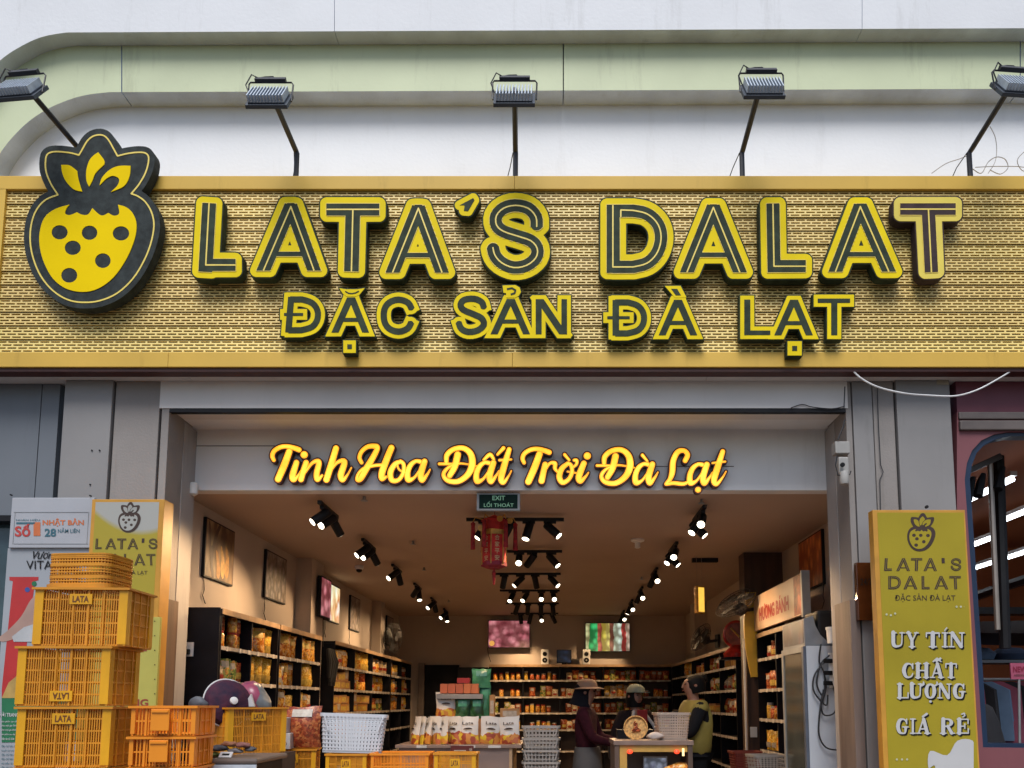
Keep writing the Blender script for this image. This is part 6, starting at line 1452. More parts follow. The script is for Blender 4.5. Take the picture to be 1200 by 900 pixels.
def make_basket(name, W, D, H, taper, m_, pitch=.026, rings=7, th=.007, r=.03, solid=(), handle=True, rim=.014, m2=None):
    t = thing(name, '', 'basket'); q = MB()
    P = per(W, D, r); L = [0]
    for a, b in zip(P, P[1:] + P[:1]): L.append(L[-1] + math.hypot(b[0] - a[0], b[1] - a[1]))
    def at_(s):
        s %= L[-1]
        for i in range(len(P)):
            if L[i] <= s <= L[i + 1] + 1e-9: f = (s - L[i]) / max(L[i + 1] - L[i], 1e-9); a, b = P[i], P[(i + 1) % len(P)]; return a[0] + (b[0] - a[0]) * f, a[1] + (b[1] - a[1]) * f
        return P[0]
    k = lambda z: 1 - taper * (1 - z / H)
    def band(z0, z1, out=0.0, tk=.003):
        n = len(P); vs = []
        for z, o in ((z0, out + tk), (z1, out + tk), (z1, out - tk), (z0, out - tk)):
            for x, y in P: l = math.hypot(x, y); vs.append((x * k(z) + x / l * o, y * k(z) + y / l * o, z))
        q.add(vs, [(a * n + i, a * n + (i + 1) % n, ((a + 1) % 4) * n + (i + 1) % n, ((a + 1) % 4) * n + i) for a in range(4) for i in range(n)])
    for i in range(rings + 1): z = .01 + (H - .02) * i / rings; band(z - th / 2, z + th / 2)
    band(H - .022, H, rim / 2, rim / 2); band(0, .02)
    for a, b in solid: band(a, b)
    ns_ = int(L[-1] / pitch)
    for i in range(ns_):
        s = L[-1] * i / ns_; (x0, y0), (x1, y1) = at_(s - th / 2), at_(s + th / 2)
        q.add([(x0 * k(0), y0 * k(0), 0), (x1 * k(0), y1 * k(0), 0), (x1, y1, H - .01), (x0, y0, H - .01)] + [(x0 * k(0) * .98, y0 * k(0) * .98, 0), (x1 * k(0) * .98, y1 * k(0) * .98, 0), (x1 * .98, y1 * .98, H - .01), (x0 * .98, y0 * .98, H - .01)], [(0, 1, 2, 3), (7, 6, 5, 4), (0, 3, 7, 4), (1, 5, 6, 2)])
    q.build('lattice_wall', m_, t)
    b = MB(); n = len(P); b.add([(x * k(0), y * k(0), .004) for x, y in P] + [(x * k(0), y * k(0), .0) for x, y in P], [tuple(range(n)), tuple(reversed(range(n, 2 * n)))]); b.build('base', m_, t)
    if handle: h = MB(); h.tube([(-W / 2, -D * .2, H - .01), (-W / 2 + .02, -D / 2 - .012, H - .02), (-W * .15, -D / 2 - .014, H * .35)][0:2] + [(-W * .38, -D / 2 - .012, H * .55)], .006, 6); h.build('handle', m_, t); h = MB(); h.tube([(W / 2, -D * .2, H - .01), (W / 2 - .02, -D / 2 - .012, H - .02), (W * .38, -D / 2 - .012, H * .55)], .006, 6); h.build('handle', m_, t)
    return t
GC = 'amber LATA crates stacked beside the banner'
lata = make_crate('plastic_crate'); lataf = make_crate('plastic_crate', flip=True, plate_at=.17)
YC = 4.15
def place(proto, px, pb, Yc, rz, label, group=None, first=False, dz=0, cat='crate', hx=0.0, rx=0, ry=0):
    p = at(px, pb, Yc); o = proto if first else dup(proto)
    o.location = (p.x, Yc + hx, p.z + dz); o.rotation_euler = (rx, ry, rz); o['label'] = label; o['category'] = cat
    if group: o['group'] = group
    return o
c1 = place(lata, 91, 897, YC, R(1.5), 'amber LATA crate third below the small top crate in the tall stack', GC, True, hx=-.0)
c1.location.y = YC
zA_ = c1.location.z
lataf.location = (c1.location.x - .012, YC - .01, zA_ + .313); lataf.rotation_euler = (0, 0, R(0.5)); lataf['label'] = 'amber crate with upside down LATA plate in the tall stack'; lataf['group'] = GC
c3 = dup(lata, (c1.location.x + .035, YC + .02, zA_ + .626), (0, 0, R(2.5)), 'amber LATA crate directly below the small top crate', GC)
for k in range(1, 4): dup(lata, (c1.location.x - .01 * k, YC, zA_ - .313 * k), (0, 0, R(2 - k)), f'amber crate {ORD2[k - 1]} below the LATA crates at the foot of the stack', GC)
zp = zA_ - .313 * 3
t = thing('pallet', 'low wooden pallet under the tall crate stack', 'pallet', (c1.location.x, YC, 0))
for i in range(5): MB().box(-.36, .36, -.30 + i * .13, -.21 + i * .13, max(.02, zp - .022), zp - .001).build('plank', wood_l, t)
for i in range(3): MB().box(-.36 + i * .31, -.26 + i * .31, -.30, .31, 0, zp - .023).build('bearer', wood_l, t)
topc = make_basket('small_crate', .34, .25, .19, -.0, cr_o, pitch=.0155, rings=11, th=.0065, r=.05, solid=((.06, .075), (.115, .13)), handle=False)
topc.location = (c3.location.x - .035, YC + .02, zA_ + .626 + .313 + .19); topc.rotation_euler = (PI, 0, R(-4)); topc['label'] = 'small upturned amber crate with rounded corners on top of the stack'; topc['category'] = 'crate'
ob = make_crate('plastic_crate', .31, .24, .150, cr_b, cr_b, None, cw=.018, rails=2, pitch=.016, slim=.006)
q = MB().box(-.045, .045, -.159, -.151, .028, .135).build('label_pad', cr_b, ob, bevel=.003); MB().box(-.04, .04, -.166, -.152, .118, .128).build('grip', cr_b, ob)
GO = 'bright orange crates in front of the wood cladding'
o1 = place(ob, 201, 897, 3.95, R(3), 'lower bright orange crate right of the tall amber stack', GO, True)
o2 = dup(ob, (o1.location.x + .003, 3.95, o1.location.z + .151), (0, 0, R(2)), 'upper bright orange crate right of the tall amber stack', GO)
for k in range(1, 3): dup(ob, (o1.location.x, 3.95, o1.location.z - .151 * k), (0, 0, R(3)), f'bright orange crate {ORD2[k]} below in the short orange stack', GO)
zt_ = o1.location.z - .302
t = thing('side_table', 'plain wooden table carrying the bright orange crates', 'table', (o1.location.x + .25, 4.25, 0))
MB().box(-.5, .75, -.55, .6, zt_ - .035, zt_ - .001).build('table_top', wood_l, t, bevel=.004)
for a in (-.45, .70):
    for b in (-.5, .55): MB().box(a - .025, a + .025, b - .025, b + .025, 0, zt_ - .036).build('leg', wood_l, t)

# long display table carrying the row of crates at the threshold
zT = .80
t = thing('display_table', 'long low wooden display table across the threshold', 'table', (-1.2, 5.3, 0))
MB().box(-1.05, .85, -.45, .45, zT - .04, zT).build('table_top', wood_m, t, bevel=.004)
for a in (-1.0, .8):
    for b in (-.4, .4): MB().box(a - .03, a + .03, b - .03, b + .03, 0, zT - .041).build('leg', wood_m, t)
GR = 'crates in a row along the threshold'
def rowc(proto, px0, px1, top, Yc, rz, label, H, scale=None, group=GR, first=False):
    w_ = at(px1, 890, Yc - .2).x - at(px0, 890, Yc - .2).x; z = at((px0 + px1) / 2, top, Yc - .2).z
    o = proto if first else dup(proto); s = w_ / .60 if scale is None else scale; o.scale = (s, s, (z - zT) / H if abs((z - zT) / H) < 1.5 else s)
    o.location = ((at(px0, 890, Yc - .2).x + at(px1, 890, Yc - .2).x) / 2, Yc, zT + .001); o.rotation_euler = (0, 0, rz); o['label'] = label; o['group'] = group; return o
rowc(lata, 300, 368, 879, 5.45, R(8), 'dark amber crate under the two white boxes', .312)
rowc(lata, 369, 431, 885, 5.05, R(-2), 'amber crate with handle slot under the white lattice basket', .312)
ob2 = make_crate('plastic_crate', .60, .40, .312, cr_b, cr_b, None, cw=.03, rails=4, pitch=.016, slim=.006)
rowc(ob2, 431, 499, 884, 5.05, R(1), 'bright orange crate in the middle of the threshold row', .312, first=True)
rowc(lata, 499, 562, 884, 5.05, R(-1), 'amber crate at the right end of the threshold row', .312)
bk = dup(lata, (at(281, 885, 4.75).x, 4.85, at(281, 885, 4.7).z), (0, 0, R(52)), 'brown amber crate behind the fan beside the white boxes'); bk.scale = (.82, .82, .92); del bk['group']
tag(MB().box(-.22, .22, -.16, .16, 0, .30).build('stone_bench', mat('dark_crate_base', (.10, .06, .04), .7)), 'dark box holding up the brown crate behind the fan', 'box')
b_ = bpy.data.objects['stone_bench']; b_.name = 'dark_box'; b_.location = (bk.location.x, 4.95, bk.location.z - .301)
t = thing('trestle', 'plain dark stand under the fan and the brown crate', 'stand', (bk.location.x - .02, 4.85, 0))
zs2 = bk.location.z - .302
MB().box(-.36, .26, -.3, .3, zs2 - .03, zs2 - .001).build('stand_top', dark_m, t)
for a in (-.32, .22):
    for b in (-.26, .26): MB().box(a - .02, a + .02, b - .02, b + .02, 0, zs2 - .031).build('leg', dark_m, t)
# white boxes, big bag, white basket
wb_m = mat('white_carton', (.50, .48, .46), .55, var=.08, scale=14)
def wbox(px0, px1, y0, y1, Yc, rz, label, words):
    a = at(px0, y1, Yc); b = at(px1, y0, Yc); t = thing('carton', label, 'carton', ((a.x + b.x) / 2, Yc + .1, a.z), (0, 0, rz), 'white cartons'); w_, h_ = (b.x - a.x) / 2, b.z - a.z
    MB().box(-w_, w_, -.10, .10, 0, h_).build('carton_body', wb_m, t, bevel=.003); q = MB(); text_on(q, words, (-w_ * .35, -.10, h_ * .25), (w_ * 1.1, 0, 0), (0, 0, h_ * .25), .001, (0, -1, 0), bold=.02); text_on(q, 'trái cây', (-w_ * .8, -.10, h_ * .62), (w_ * .5, 0, 0), (0, 0, h_ * .18), .001, (0, -1, 0)); q.build('lettering', ink_br, t); return t
wbox(309, 338, 859.5, 878, 5.25, R(6), 'lower white carton with printed words on the dark amber crate', 'MỨT DẺO'); wbox(308, 335, 841, 859, 5.27, R(2), 'upper white carton stacked left of the big glass bag', 'HỒNG')
o = make_bag('snack_bag', .25, .28, .13, bag_red, lab_w, 21, (.75, .93)); o.location = at(352, 876, 5.35) + Vector((0, .05, 0)); tag(o, 'large glossy bag of red brown dried fruit right of the white cartons', 'snack bag')
wbk = make_basket('lattice_basket', .415, .28, .255, .10, mat('white_basket_plastic', (.56, .59, .63), .4, var=.03), pitch=.0235, rings=9, th=.0095, r=.03)
p = at(408, 886, 5.1); wbk.location = (p.x, 5.22, p.z + .012); wbk.rotation_euler = (R(-4), R(2), R(11)); tag(wbk, 'white lattice basket tilted on the amber crates', 'basket')
# fan, bags, clutter near the orange crates
cfan = at(266, 824, 4.75)
t = thing('pedestal_fan', 'standing fan in a plum cover with white ring behind the orange crates', 'fan', (cfan.x, cfan.y, zs2)); O2 = tuple(t.location)
plum = mat('plum_cover', (.09, .022, .04), .7, col2=(.012, .014, .035), scale=11, bump=.7, bscale=22, spec=.2)
M_ = Matrix.Translation(cfan) @ Euler((R(80), 0, R(50))).to_matrix().to_4x4() @ Matrix.Scale(.82, 4)
MB().lathe([(.03, .10), (.10, .085), (.165, .05), (.178, .0), (.15, -.05), (.07, -.09), (.02, -.10)], 24, M_).build('covered_head', plum, t, O2, smooth=True)
q = MB(); q.ring((0, 0, 0), (1, 0, 0), (0, 1, 0), .182, .0055, 36, 6); q.v = [tuple(M_ @ Vector(v)) for v in q.v]; q.build('white_ring', white_pl, t, O2, smooth=True)
q = MB(); q.lathe([(.03, .098), (.028, .112), (.008, .118)], 16, M_); q.build('hub', white_pl, t, O2, smooth=True)
MB().tube([(cfan.x + .03, cfan.y + .08, zs2), (cfan.x + .02, cfan.y + .06, cfan.z - .02)], .022, 10).build('pole', black_m, t, O2); MB().lathe([(.13, 0), (.12, .03), (.03, .05)], 16, Matrix.Translation((cfan.x + .03, cfan.y + .08, zs2))).build('foot', black_m, t, O2)
def lump(name, c, r, m_, label, cat, seed, sq_=(1, 1, 1), rz=0):
    rr = random.Random(seed); bm = bmesh.new(); bmesh.ops.create_icosphere(bm, subdivisions=3, radius=1)
    ph_ = [(Vector((rr.uniform(-1, 1), rr.uniform(-1, 1), rr.uniform(-1, 1))).normalized() * rr.uniform(2, 6), rr.uniform(0, 6)) for _ in range(7)]
    for v in bm.verts:
        d = 1 + sum(.055 * math.sin(v.co.dot(k) + p_) for k, p_ in ph_); v.co = Vector((v.co.x * sq_[0], v.co.y * sq_[1], max(v.co.z, -.75) * sq_[2])) * r * d
    me = bpy.data.meshes.new(name); bm.to_mesh(me); bm.free(); me.materials.append(m_)
    for p_ in me.polygons: p_.use_smooth = True
    o = link(name, me); o.location = c; o.rotation_euler = (0, 0, rz); return tag(o, label, cat)
lump('plastic_bag', at(291, 822, 4.95), .15, speckle('purple_bag_print', [(.20, .04, .10), (.05, .07, .14), (.14, .16, .17), (.25, .05, .09)], 9, .3, .02), 'crumpled purple and grey plastic bag behind the fan', 'bag', 2, (1, .7, .8))
q = MB(); a, b, c = at(285, 828, 4.80), at(298, 828, 4.80), at(294, 813, 4.80); q.add([a, b, c, a + Vector((0, .02, 0)), b + Vector((0, .02, 0)), c + Vector((0, .02, 0))], [(0, 1, 2), (5, 4, 3), (0, 3, 4, 1), (1, 4, 5, 2), (2, 5, 3, 0)]); tag(q.build('white_card', ink_wh), 'pale triangular card poking out of the purple bag', 'card')
lump('grey_cushion', at(233, 824, 4.6), .045, mat('grey_vinyl', (.12, .13, .15), .6), 'small grey bundle left of the covered fan', 'bundle', 4, (1.2, .8, .8))
t = thing('packing_table', 'cluttered grey packing table right of the orange crates', 'table', (at(275, 900, 4.25).x, 4.3, zt_)); O2 = tuple(t.location)
zpk = at(275, 884, 4.1).z
MB().box(at(247, 890, 4.1).x, at(303, 890, 4.1).x, 4.08, 4.55, zpk - .05, zpk - .02).build('table_top', mat('brown_grey_vinyl', (.13, .10, .085), .5, var=.1), t, O2, bevel=.012)
MB().box(at(247, 890, 4.1).x, at(303, 890, 4.1).x, 4.07, 4.079, zpk - .085, zpk - .052).build('edge_strip', alu, t, O2)
MB().box(at(250, 890, 4.1).x, at(300, 890, 4.1).x, 4.10, 4.50, zt_, zpk - .051).build('table_frame', dark_m, t, O2)
random.seed(9)
for i, (x, y, r, c_, nm_) in enumerate(((256, 877, .035, (.05, .05, .06), 'dark cloth scrap on the left of the packing table'), (268, 872, .03, (.25, .10, .05), 'brown paper scrap on the packing table'), (285, 873, .032, (.20, .08, .07), 'reddish wrapper on the packing table'), (249, 884, .028, (.10, .13, .02), 'small green wrapper at the corner of the packing table'), (293, 878, .026, (.06, .06, .07), 'dark tool on the right of the packing table'), (276, 880, .026, (.16, .15, .16), 'grey rag in the middle of the packing table'))):
    lump('scrap', at(x, y, 4.25), r, mat('scrap_' + ['dark', 'brown', 'red', 'green', 'tool', 'rag'][i], c_, .7), nm_, 'scrap', 30 + i, (1.5, .8, .55), random.uniform(-.5, .5))
t = thing('receipt_pad', 'small white pad of receipts on the packing table', 'pad', at(265, 885, 4.12), (R(50), 0, R(-6))); MB().box(-.035, .035, -.018, .018, 0, .006).build('paper', ink_wh, t); MB().box(-.02, .02, -.006, .006, .006, .007).build('printed_line', ink_bl, t)

# ============================================================ middle display table with pouches
YT = 7.55; zm = at(540, 873, YT).z
t = thing('display_counter', 'grey brown display counter of white pouches in the middle of the shop', 'counter', (at(540, 873, YT).x, YT + .45, 0)); O2 = tuple(t.location)
xa, xb = at(463, 873, YT).x, at(611, 873, YT).x
MB().box(xa, xb, YT, YT + .95, zm - .03, zm).build('counter_top', mat('grey_brown_top', (.24, .17, .14), .35, var=.1), t, O2, bevel=.003)
MB().box(xa + .03, xb - .12, YT + .03, YT + .9, 0, zm - .031).build('front_panel', mat('grey_brown_front', (.22, .155, .13), .5, var=.05), t, O2); MB().box(xb - .119, xb - .09, YT + .02, YT + .92, 0, zm - .031).build('corner_post', wood_l, t, O2)
for x0_, x1_ in ((488, 500), (538, 557), (572, 587)): q = MB(); pbox(q, x0_, 873.5, x1_, 876.5, YT - .004, YT - .001); q.build('price_tag', wb_m, t, O2)
tt = thing('tent_card', 'dark red price card leaning on the counter front', 'card', at(541, 881, YT - .03)); O3 = tuple(tt.location); q = MB(); pbox(q, 528, 874, 555, 885, YT - .03, YT - .022); q.build('card', mat('maroon_card', (.11, .015, .012), .5), tt, O3); q = MB(); text_px(q, 'GIÁ', 550, 876, 553.5, 880, YT - .03, bold=.02); pbox(q, 532, 879, 546, 880, YT - .0315, YT - .031); q.build('lettering', lab_w, tt, O3)
def pouch_mat():
    m = bpy.data.materials.new('printed_pouch'); m.use_nodes = True; n = m.node_tree.nodes; l = m.node_tree.links; p = n['Principled BSDF']; p.inputs['Roughness'].default_value = .35
    tc = n.new('ShaderNodeTexCoord'); oi = n.new('ShaderNodeObjectInfo'); va = n.new('ShaderNodeVectorMath'); l.new(tc.outputs['Object'], va.inputs[0]); l.new(oi.outputs['Location'], va.inputs[1])
    s = n.new('ShaderNodeSeparateXYZ'); l.new(tc.outputs['Object'], s.inputs[0]); no = n.new('ShaderNodeTexNoise'); no.inputs['Scale'].default_value = 9; l.new(va.outputs[0], no.inputs[0])
    a = n.new('ShaderNodeMath'); a.operation = 'MULTIPLY_ADD'; a.inputs[1].default_value = .16; l.new(no.outputs[0], a.inputs[0]); l.new(s.outputs[2], a.inputs[2])
    mr = n.new('ShaderNodeMath'); mr.operation = 'GREATER_THAN'; mr.inputs[1].default_value = .185; l.new(a.outputs[0], mr.inputs[0])
    vo = n.new('ShaderNodeTexVoronoi'); vo.inputs['Scale'].default_value = 22; l.new(va.outputs[0], vo.inputs[0]); sc_ = n.new('ShaderNodeSeparateColor'); l.new(vo.outputs['Color'], sc_.inputs[0])
    rp = n.new('ShaderNodeValToRGB'); rp.color_ramp.interpolation = 'CONSTANT'; e = rp.color_ramp.elements; e.new(.5); e.new(.8)
    for i, c in enumerate(((.45, .12, .04), (.55, .22, .04), (.62, .42, .03), (.30, .05, .02))): e[i].position = i * .27; e[i].color = (*c, 1)
    l.new(sc_.outputs[0], rp.inputs[0]); mx = n.new('ShaderNodeMix'); mx.data_type = 'RGBA'; l.new(mr.outputs[0], mx.inputs[0]); l.new(rp.outputs[0], mx.inputs[6]); mx.inputs[7].default_value = (.60, .57, .53, 1)
    l.new(mx.outputs[2], p.inputs['Base Color']); return m
pm = pouch_mat()
def make_pouch(seed, w_=.21, h_=.27, d_=.07):
    t = bag_mesh(w_, h_, d_, seed); vs = []
    for x, y, z in t.v: f = max(0, min(1, 1 - z / h_)); vs.append((x, y * (.25 + 1.1 * f ** .7), z))
    t.v = vs; o = t.build('pouch', pm, None, smooth=True)
    q = MB(); text_on(q, 'Lata', (-w_ * .26, -d_ * .30, h_ * .70), (w_ * .52, 0, 0), (0, d_ * .05, h_ * .11), .012, (0, -1, 0), bold=.02); q.build('lettering', ink_br, o)
    q = MB(); q.add([(w_ * .22 * math.cos(a), -d_ * .62, h_ * .52 + h_ * .07 * math.sin(a)) for a in [PI * k / 8 for k in range(9)]], [tuple(range(9))]); q.build('dark_emblem', ink_br, o); return o
pz = [make_pouch(41), make_pouch(42, .17)]
GP = 'white printed pouches on the middle counter'
xs_ = [(484, 1, 60), (492, 1, 60), (499, 1, 58), (508, 1, 40), (519, 1, 45), (531, 1, 20), (549, 0, 4), (574, 0, -12), (598, 0, 8)]
nn = ['narrow white pouch at the left end of the counter row', 'second narrow pouch from the left of the counter row', 'third narrow pouch in the counter row', 'fourth pouch turned sideways in the counter row', 'fifth pouch turned half left in the counter row', 'sixth pouch beside the wide pouches in the counter row', 'wide white pouch behind the dark red price card', 'white pouch with yellow corner second from the right end', 'wide white pouch at the right end of the counter row']
for i, (x, k, a) in enumerate(xs_):
    p = at(x, 873, YT + .10); o = pz[k] if i in (0, 6) else dup(pz[k]); o.location = (p.x + random.uniform(-.01, .01), YT + .14 + .03 * (i % 2), zm + .001); o.rotation_euler = (R(random.uniform(-9, -2)), R(random.uniform(-5, 5)), R(-a + random.uniform(-8, 8))); tag(o, nn[i], 'pouch', GP)
zr = zm + .25
MB_r = thing('riser', 'low brown riser behind the front pouches on the middle counter', 'riser', (at(545, 850, YT + .5).x, YT + .6, zm)); MB().box(-.42, .42, -.2, .2, 0, .245).build('riser_box', kraft, MB_r)
yr = YT + .42
def rp_(x, y): return at(x, y, yr)
o = dup(pz[0], (rp_(521, 845).x, yr + .08, zr), (R(-4), 0, R(8)), 'white pouch standing on the riser left of the green bags', GP)
gbag = speckle('dark_green_bag_print', [(.02, .09, .03), (.03, .12, .04), (.02, .06, .03), (.05, .15, .07)], 18, .3, .03); gb2 = mat('foil_green_bag', (.06, .28, .16), .25, var=.25, scale=12, bump=.2, bscale=30)
def bagat(x, yb, h_, w_, mt, label, dy=.08, rz=0, lab=None, dz=0):
    o = make_bag('foil_bag', w_, h_, .08, mt, lab or gb2, int(x)); p = rp_(x, yb); o.location = (p.x, yr + dy, p.z + dz); o.rotation_euler = (0, 0, rz); return tag(o, label, 'snack bag', 'green bags on the riser')
bagat(541, 845, .24, .16, gbag, 'dark green bag just right of the riser pouch'); bagat(558, 845, .24, .15, gbag, 'second dark green bag on the riser beside the tall green bags'); 
bagat(567, 845, .36, .12, gb2, 'tall narrow bright green bag at the right of the riser', .12); bagat(563, 806, .20, .20, gb2, 'shiny green bag perched highest on the riser pile', .10, .1, mat('teal_label', (.10, .30, .28), .3))
p = rp_(538, 819); t = tag(MB().box(-.24, .24, -.10, .10, 0, .05).build('grey_carton', mat('grey_card', (.26, .26, .27), .5), bevel=.004), 'flat grey carton lying across the green bags', 'carton'); t.location = (p.x, yr + .12, p.z)
for i in range(5): p = rp_(519 + i * 9.2, 812.5); o = MB().box(-.038, .038, -.06, .06, 0, .10).build('orange_carton', mat('salmon_carton', (.48, .14, .06), .5, rnd=.08), bevel=.002); o.location = (p.x, yr + .12, p.z); tag(o, f'{ORD2[i]} small salmon carton from the left on the grey carton', 'carton', 'salmon cartons in a row')
p = rp_(542, 800.5); o = MB().box(-.065, .065, -.05, .05, 0, .055).build('red_carton', mat('red_carton', (.30, .02, .02), .4), bevel=.003); o.location = (p.x, yr + .12, p.z); tag(o, 'dark red box on the salmon cartons', 'carton')
for x, w_, h_, l_ in ((576, .05, .24, 'slim upright kraft carton right of the green bags'), (597, .20, .10, 'flat kraft carton at the right of the riser')): p = rp_(x, 845); o = make_carton('kraft_carton', w_, h_, .12, kraft, lab_w); o.location = (p.x, yr + .1, zr if x < 580 else zm + .25); tag(o, l_, 'carton')
for i in range(3):
    o = make_jar('small_jar', .03, .13, mat('pale_candy', (.35, .33, .28), .4, var=.4, scale=40), lid_w); o.location = (rp_(495 + i * 7, 848).x, yr - .1 + .03 * i, zm + .12); tag(o, f'{ORD2[i]} small pale candy jar left of the riser pouch', 'jar', 'small candy jars')
    s = MB().box(-.03, .03, -.03, .03, -.12, -.001).build('jar_stand', kraft, o)
# nested baskets
wn = make_basket('lattice_basket', .36, .26, .22, .12, mat('cream_basket_plastic', (.40, .37, .34), .45), pitch=.036, rings=5, th=.009, r=.04, handle=True)
zb = at(634, 851, 7.6).z
for i in range(4):
    o = wn if i == 0 else dup(wn); o.location = (at(634, 860, 7.6).x, 7.72, zb - .22 - .115 * i); tag(o, f"{['top', 'second', 'third', 'fourth'][i]} white basket of the nested stack beside the middle counter", 'basket', 'nested white baskets')
zb4 = zb - .22 - .115 * 3
tag(MB().box(at(617, 870, 7.6).x, at(651, 870, 7.6).x, 7.60, 7.84, 0, zb4 - .001).build('dark_plinth', dark_m), 'dark plinth under the nested white baskets', 'plinth')

# ============================================================ cash counter on the right
YK = 6.9; zk = at(765, 868, YK).z; xa, xb = at(719, 868, YK).x, at(813, 868, YK).x
t = thing('cash_counter', 'wooden cash counter with yellow framed niche right of the middle', 'counter', ((xa + xb) / 2, YK + .3, 0)); O2 = tuple(t.location)
MB().box(xa, xb, YK, YK + .55, zk - .04, zk).build('counter_top', mat('grey_wood_top', (.22, .15, .12), .4, var=.15, scale=8), t, O2, bevel=.004)
MB().box(xa + .01, xa + .05, YK + .01, YK + .53, 0, zk - .041).build('side_panel', wood_m, t, O2); MB().box(xb - .05, xb - .01, YK + .01, YK + .53, 0, zk - .041).build('side_panel', wood_m, t, O2)
yf = mat('yellow_lit_frame', (.48, .28, .06), .5, var=.15); 
MB().box(xa + .055, xb - .055, YK + .02, YK + .06, zk - .10, zk - .042).build('niche_frame', yf, t, O2); MB().box(xa + .055, xa + .12, YK + .02, YK + .06, 0, zk - .101).build('niche_frame', yf, t, O2)
MB().box(xa + .055, xb - .055, YK + .4, YK + .5, 0, zk - .101).build('niche_back', wood_m, t, O2)
for x in (738, 793): q = MB(); c = at(x, 881, YK); q.lathe([(.0, -.02), (.022, -.012), (.025, 0), (.018, .016), (0, .02)], 12, Matrix.Translation((c.x, YK - .005, c.z))); q.build('red_indicator', mat('red_lamp', (.6, .03, .01), .3, emit=(.9, .06, .02), estr=1.2), t, O2)
q = MB(); pbox(q, 799.5, 877, 802, 886, YK + .01, YK + .018); q.build('small_light', mat('small_warm_light', (.8, .6, .3), .3, emit=(1, .7, .3), estr=1.0), t, O2)
c = at(768, 893, YK + .2); tt = thing('small_screen', 'small bluish screen in the niche of the cash counter', 'screen', c); MB().box(-.11, .11, 0, .03, -.12, .05).build('case', grey_pl, tt); MB().box(-.10, .10, -.003, -.001, -.11, .035).build('display', screen('pale_blue_screen', [(.12, .14, .22), (.25, .28, .36), (.08, .08, .14)], 14, .7), tt)
lump('fruit_heap', at(796, 903, YK + .12), .11, bag_fill, 'heap of orange dried fruit in the cash counter niche', 'fruit heap', 8, (1.2, .8, .7))
c = at(745, 854, YK + .06); t = thing('woven_tray', 'round woven tray of dried red fruit propped on the cash counter', 'tray', (c.x, YK + .06, zk)); r_ = .108
M_ = Matrix.Translation((0, 0, r_ + .004)) @ Euler((R(80), 0, R(-8))).to_matrix().to_4x4()
MB().lathe([(r_ * .9, -.012), (r_, .0), (r_, .022), (r_ * .93, .022), (r_ * .88, .0), (.01, -.002)], 26, M_).build('tray', mat('woven_bamboo', (.60, .32, .09), .6, var=.3, scale=50, bump=.4, bscale=120), t, smooth=True)
random.seed(4)
for i in range(16):
    a, rr_ = random.uniform(0, 6.28), random.uniform(0, .055); p = M_ @ Vector((rr_ * math.cos(a) * .7, rr_ * math.sin(a), .012)); q = MB(); q.rbox(p, (.03, .012, .022), (random.uniform(-1, 1),) * 3); q.build('fruit_piece', bag_red, t, bevel=.003)
ob_ = make_basket('lattice_basket', .30, .24, .245, .16, mat('beige_basket_plastic', (.42, .33, .27), .45), pitch=.024, rings=9, th=.007, r=.03, handle=False)
p = at(789, 868, YK + .1); ob_.location = (p.x, YK + .2, zk + .001); ob_.rotation_euler = (0, 0, R(4)); tag(ob_, 'beige lattice basket standing on the cash counter', 'basket')
lump('white_cloth', at(768, 863, YK + .08), .05, mat('white_cloth', (.45, .38, .34), .8), 'crumpled white cloth on the cash counter beside the woven tray', 'cloth', 12, (1.5, .8, .7))
tag(MB().box(at(724, 860, YK + .3).x, at(768, 860, YK + .3).x, YK + .35, YK + .5, zk, zk + .085).build('dark_screen_back', dark_m, bevel=.006), 'dark flat box behind the woven tray on the cash counter', 'box')
wb2 = dup(wn, (at(899, 885, 7.9).x, 7.9, at(899, 884, 7.9).z - .22), (0, 0, R(10)), 'white basket on the floor pile beside the right pier'); wb2['group'] = 'loose baskets'
rc = dup(ob_, (at(873, 885, 8.3).x, 8.3, at(873, 880, 8.3).z - .245), None, 'red brown basket beside the right pier'); 
for ch in rc.children:
    if ch.name.startswith('lattice'): ch.data = ch.data.copy(); ch.data.materials[0] = mat('red_basket', (.20, .03, .02), .5)
tag(MB().box(2.0, 2.36, 7.75, 8.6, 0, at(899, 884, 7.9).z - .225).build('low_cabinet', dark_m), 'low dark cabinet under the loose baskets', 'cabinet')

# ============================================================ people
def skin_mesh(nodes, edges, root, sub=2):
    names = list(nodes); me = bpy.data.meshes.new('sk'); me.from_pydata([nodes[k][0] for k in names], [(names.index(a), names.index(b)) for a, b in edges], [])
    o = bpy.data.objects.new('sk', me); COL.objects.link(o); m = o.modifiers.new('s', 'SKIN'); m.use_smooth_shade = True
    sv_ = me.skin_vertices[0].data
    for i, k in enumerate(names):
        r = nodes[k][1]; r = r if isinstance(r, tuple) else (r, r); sv_[i].radius = r; sv_[i].use_root = (k == root)
    s = o.modifiers.new('u', 'SUBSURF'); s.levels = sub; s.render_levels = sub
    dg = bpy.context.evaluated_depsgraph_get(); out = bpy.data.meshes.new_from_object(o.evaluated_get(dg)); bpy.data.objects.remove(o); bpy.data.meshes.remove(me); return out
def chain(*k): return list(zip(k[:-1], k[1:]))
skin_m = mat('skin', (.24, .115, .075), .55, var=.08, scale=12); hair_m = mat('black_hair', (.005, .0045, .0045), .7, spec=.12)
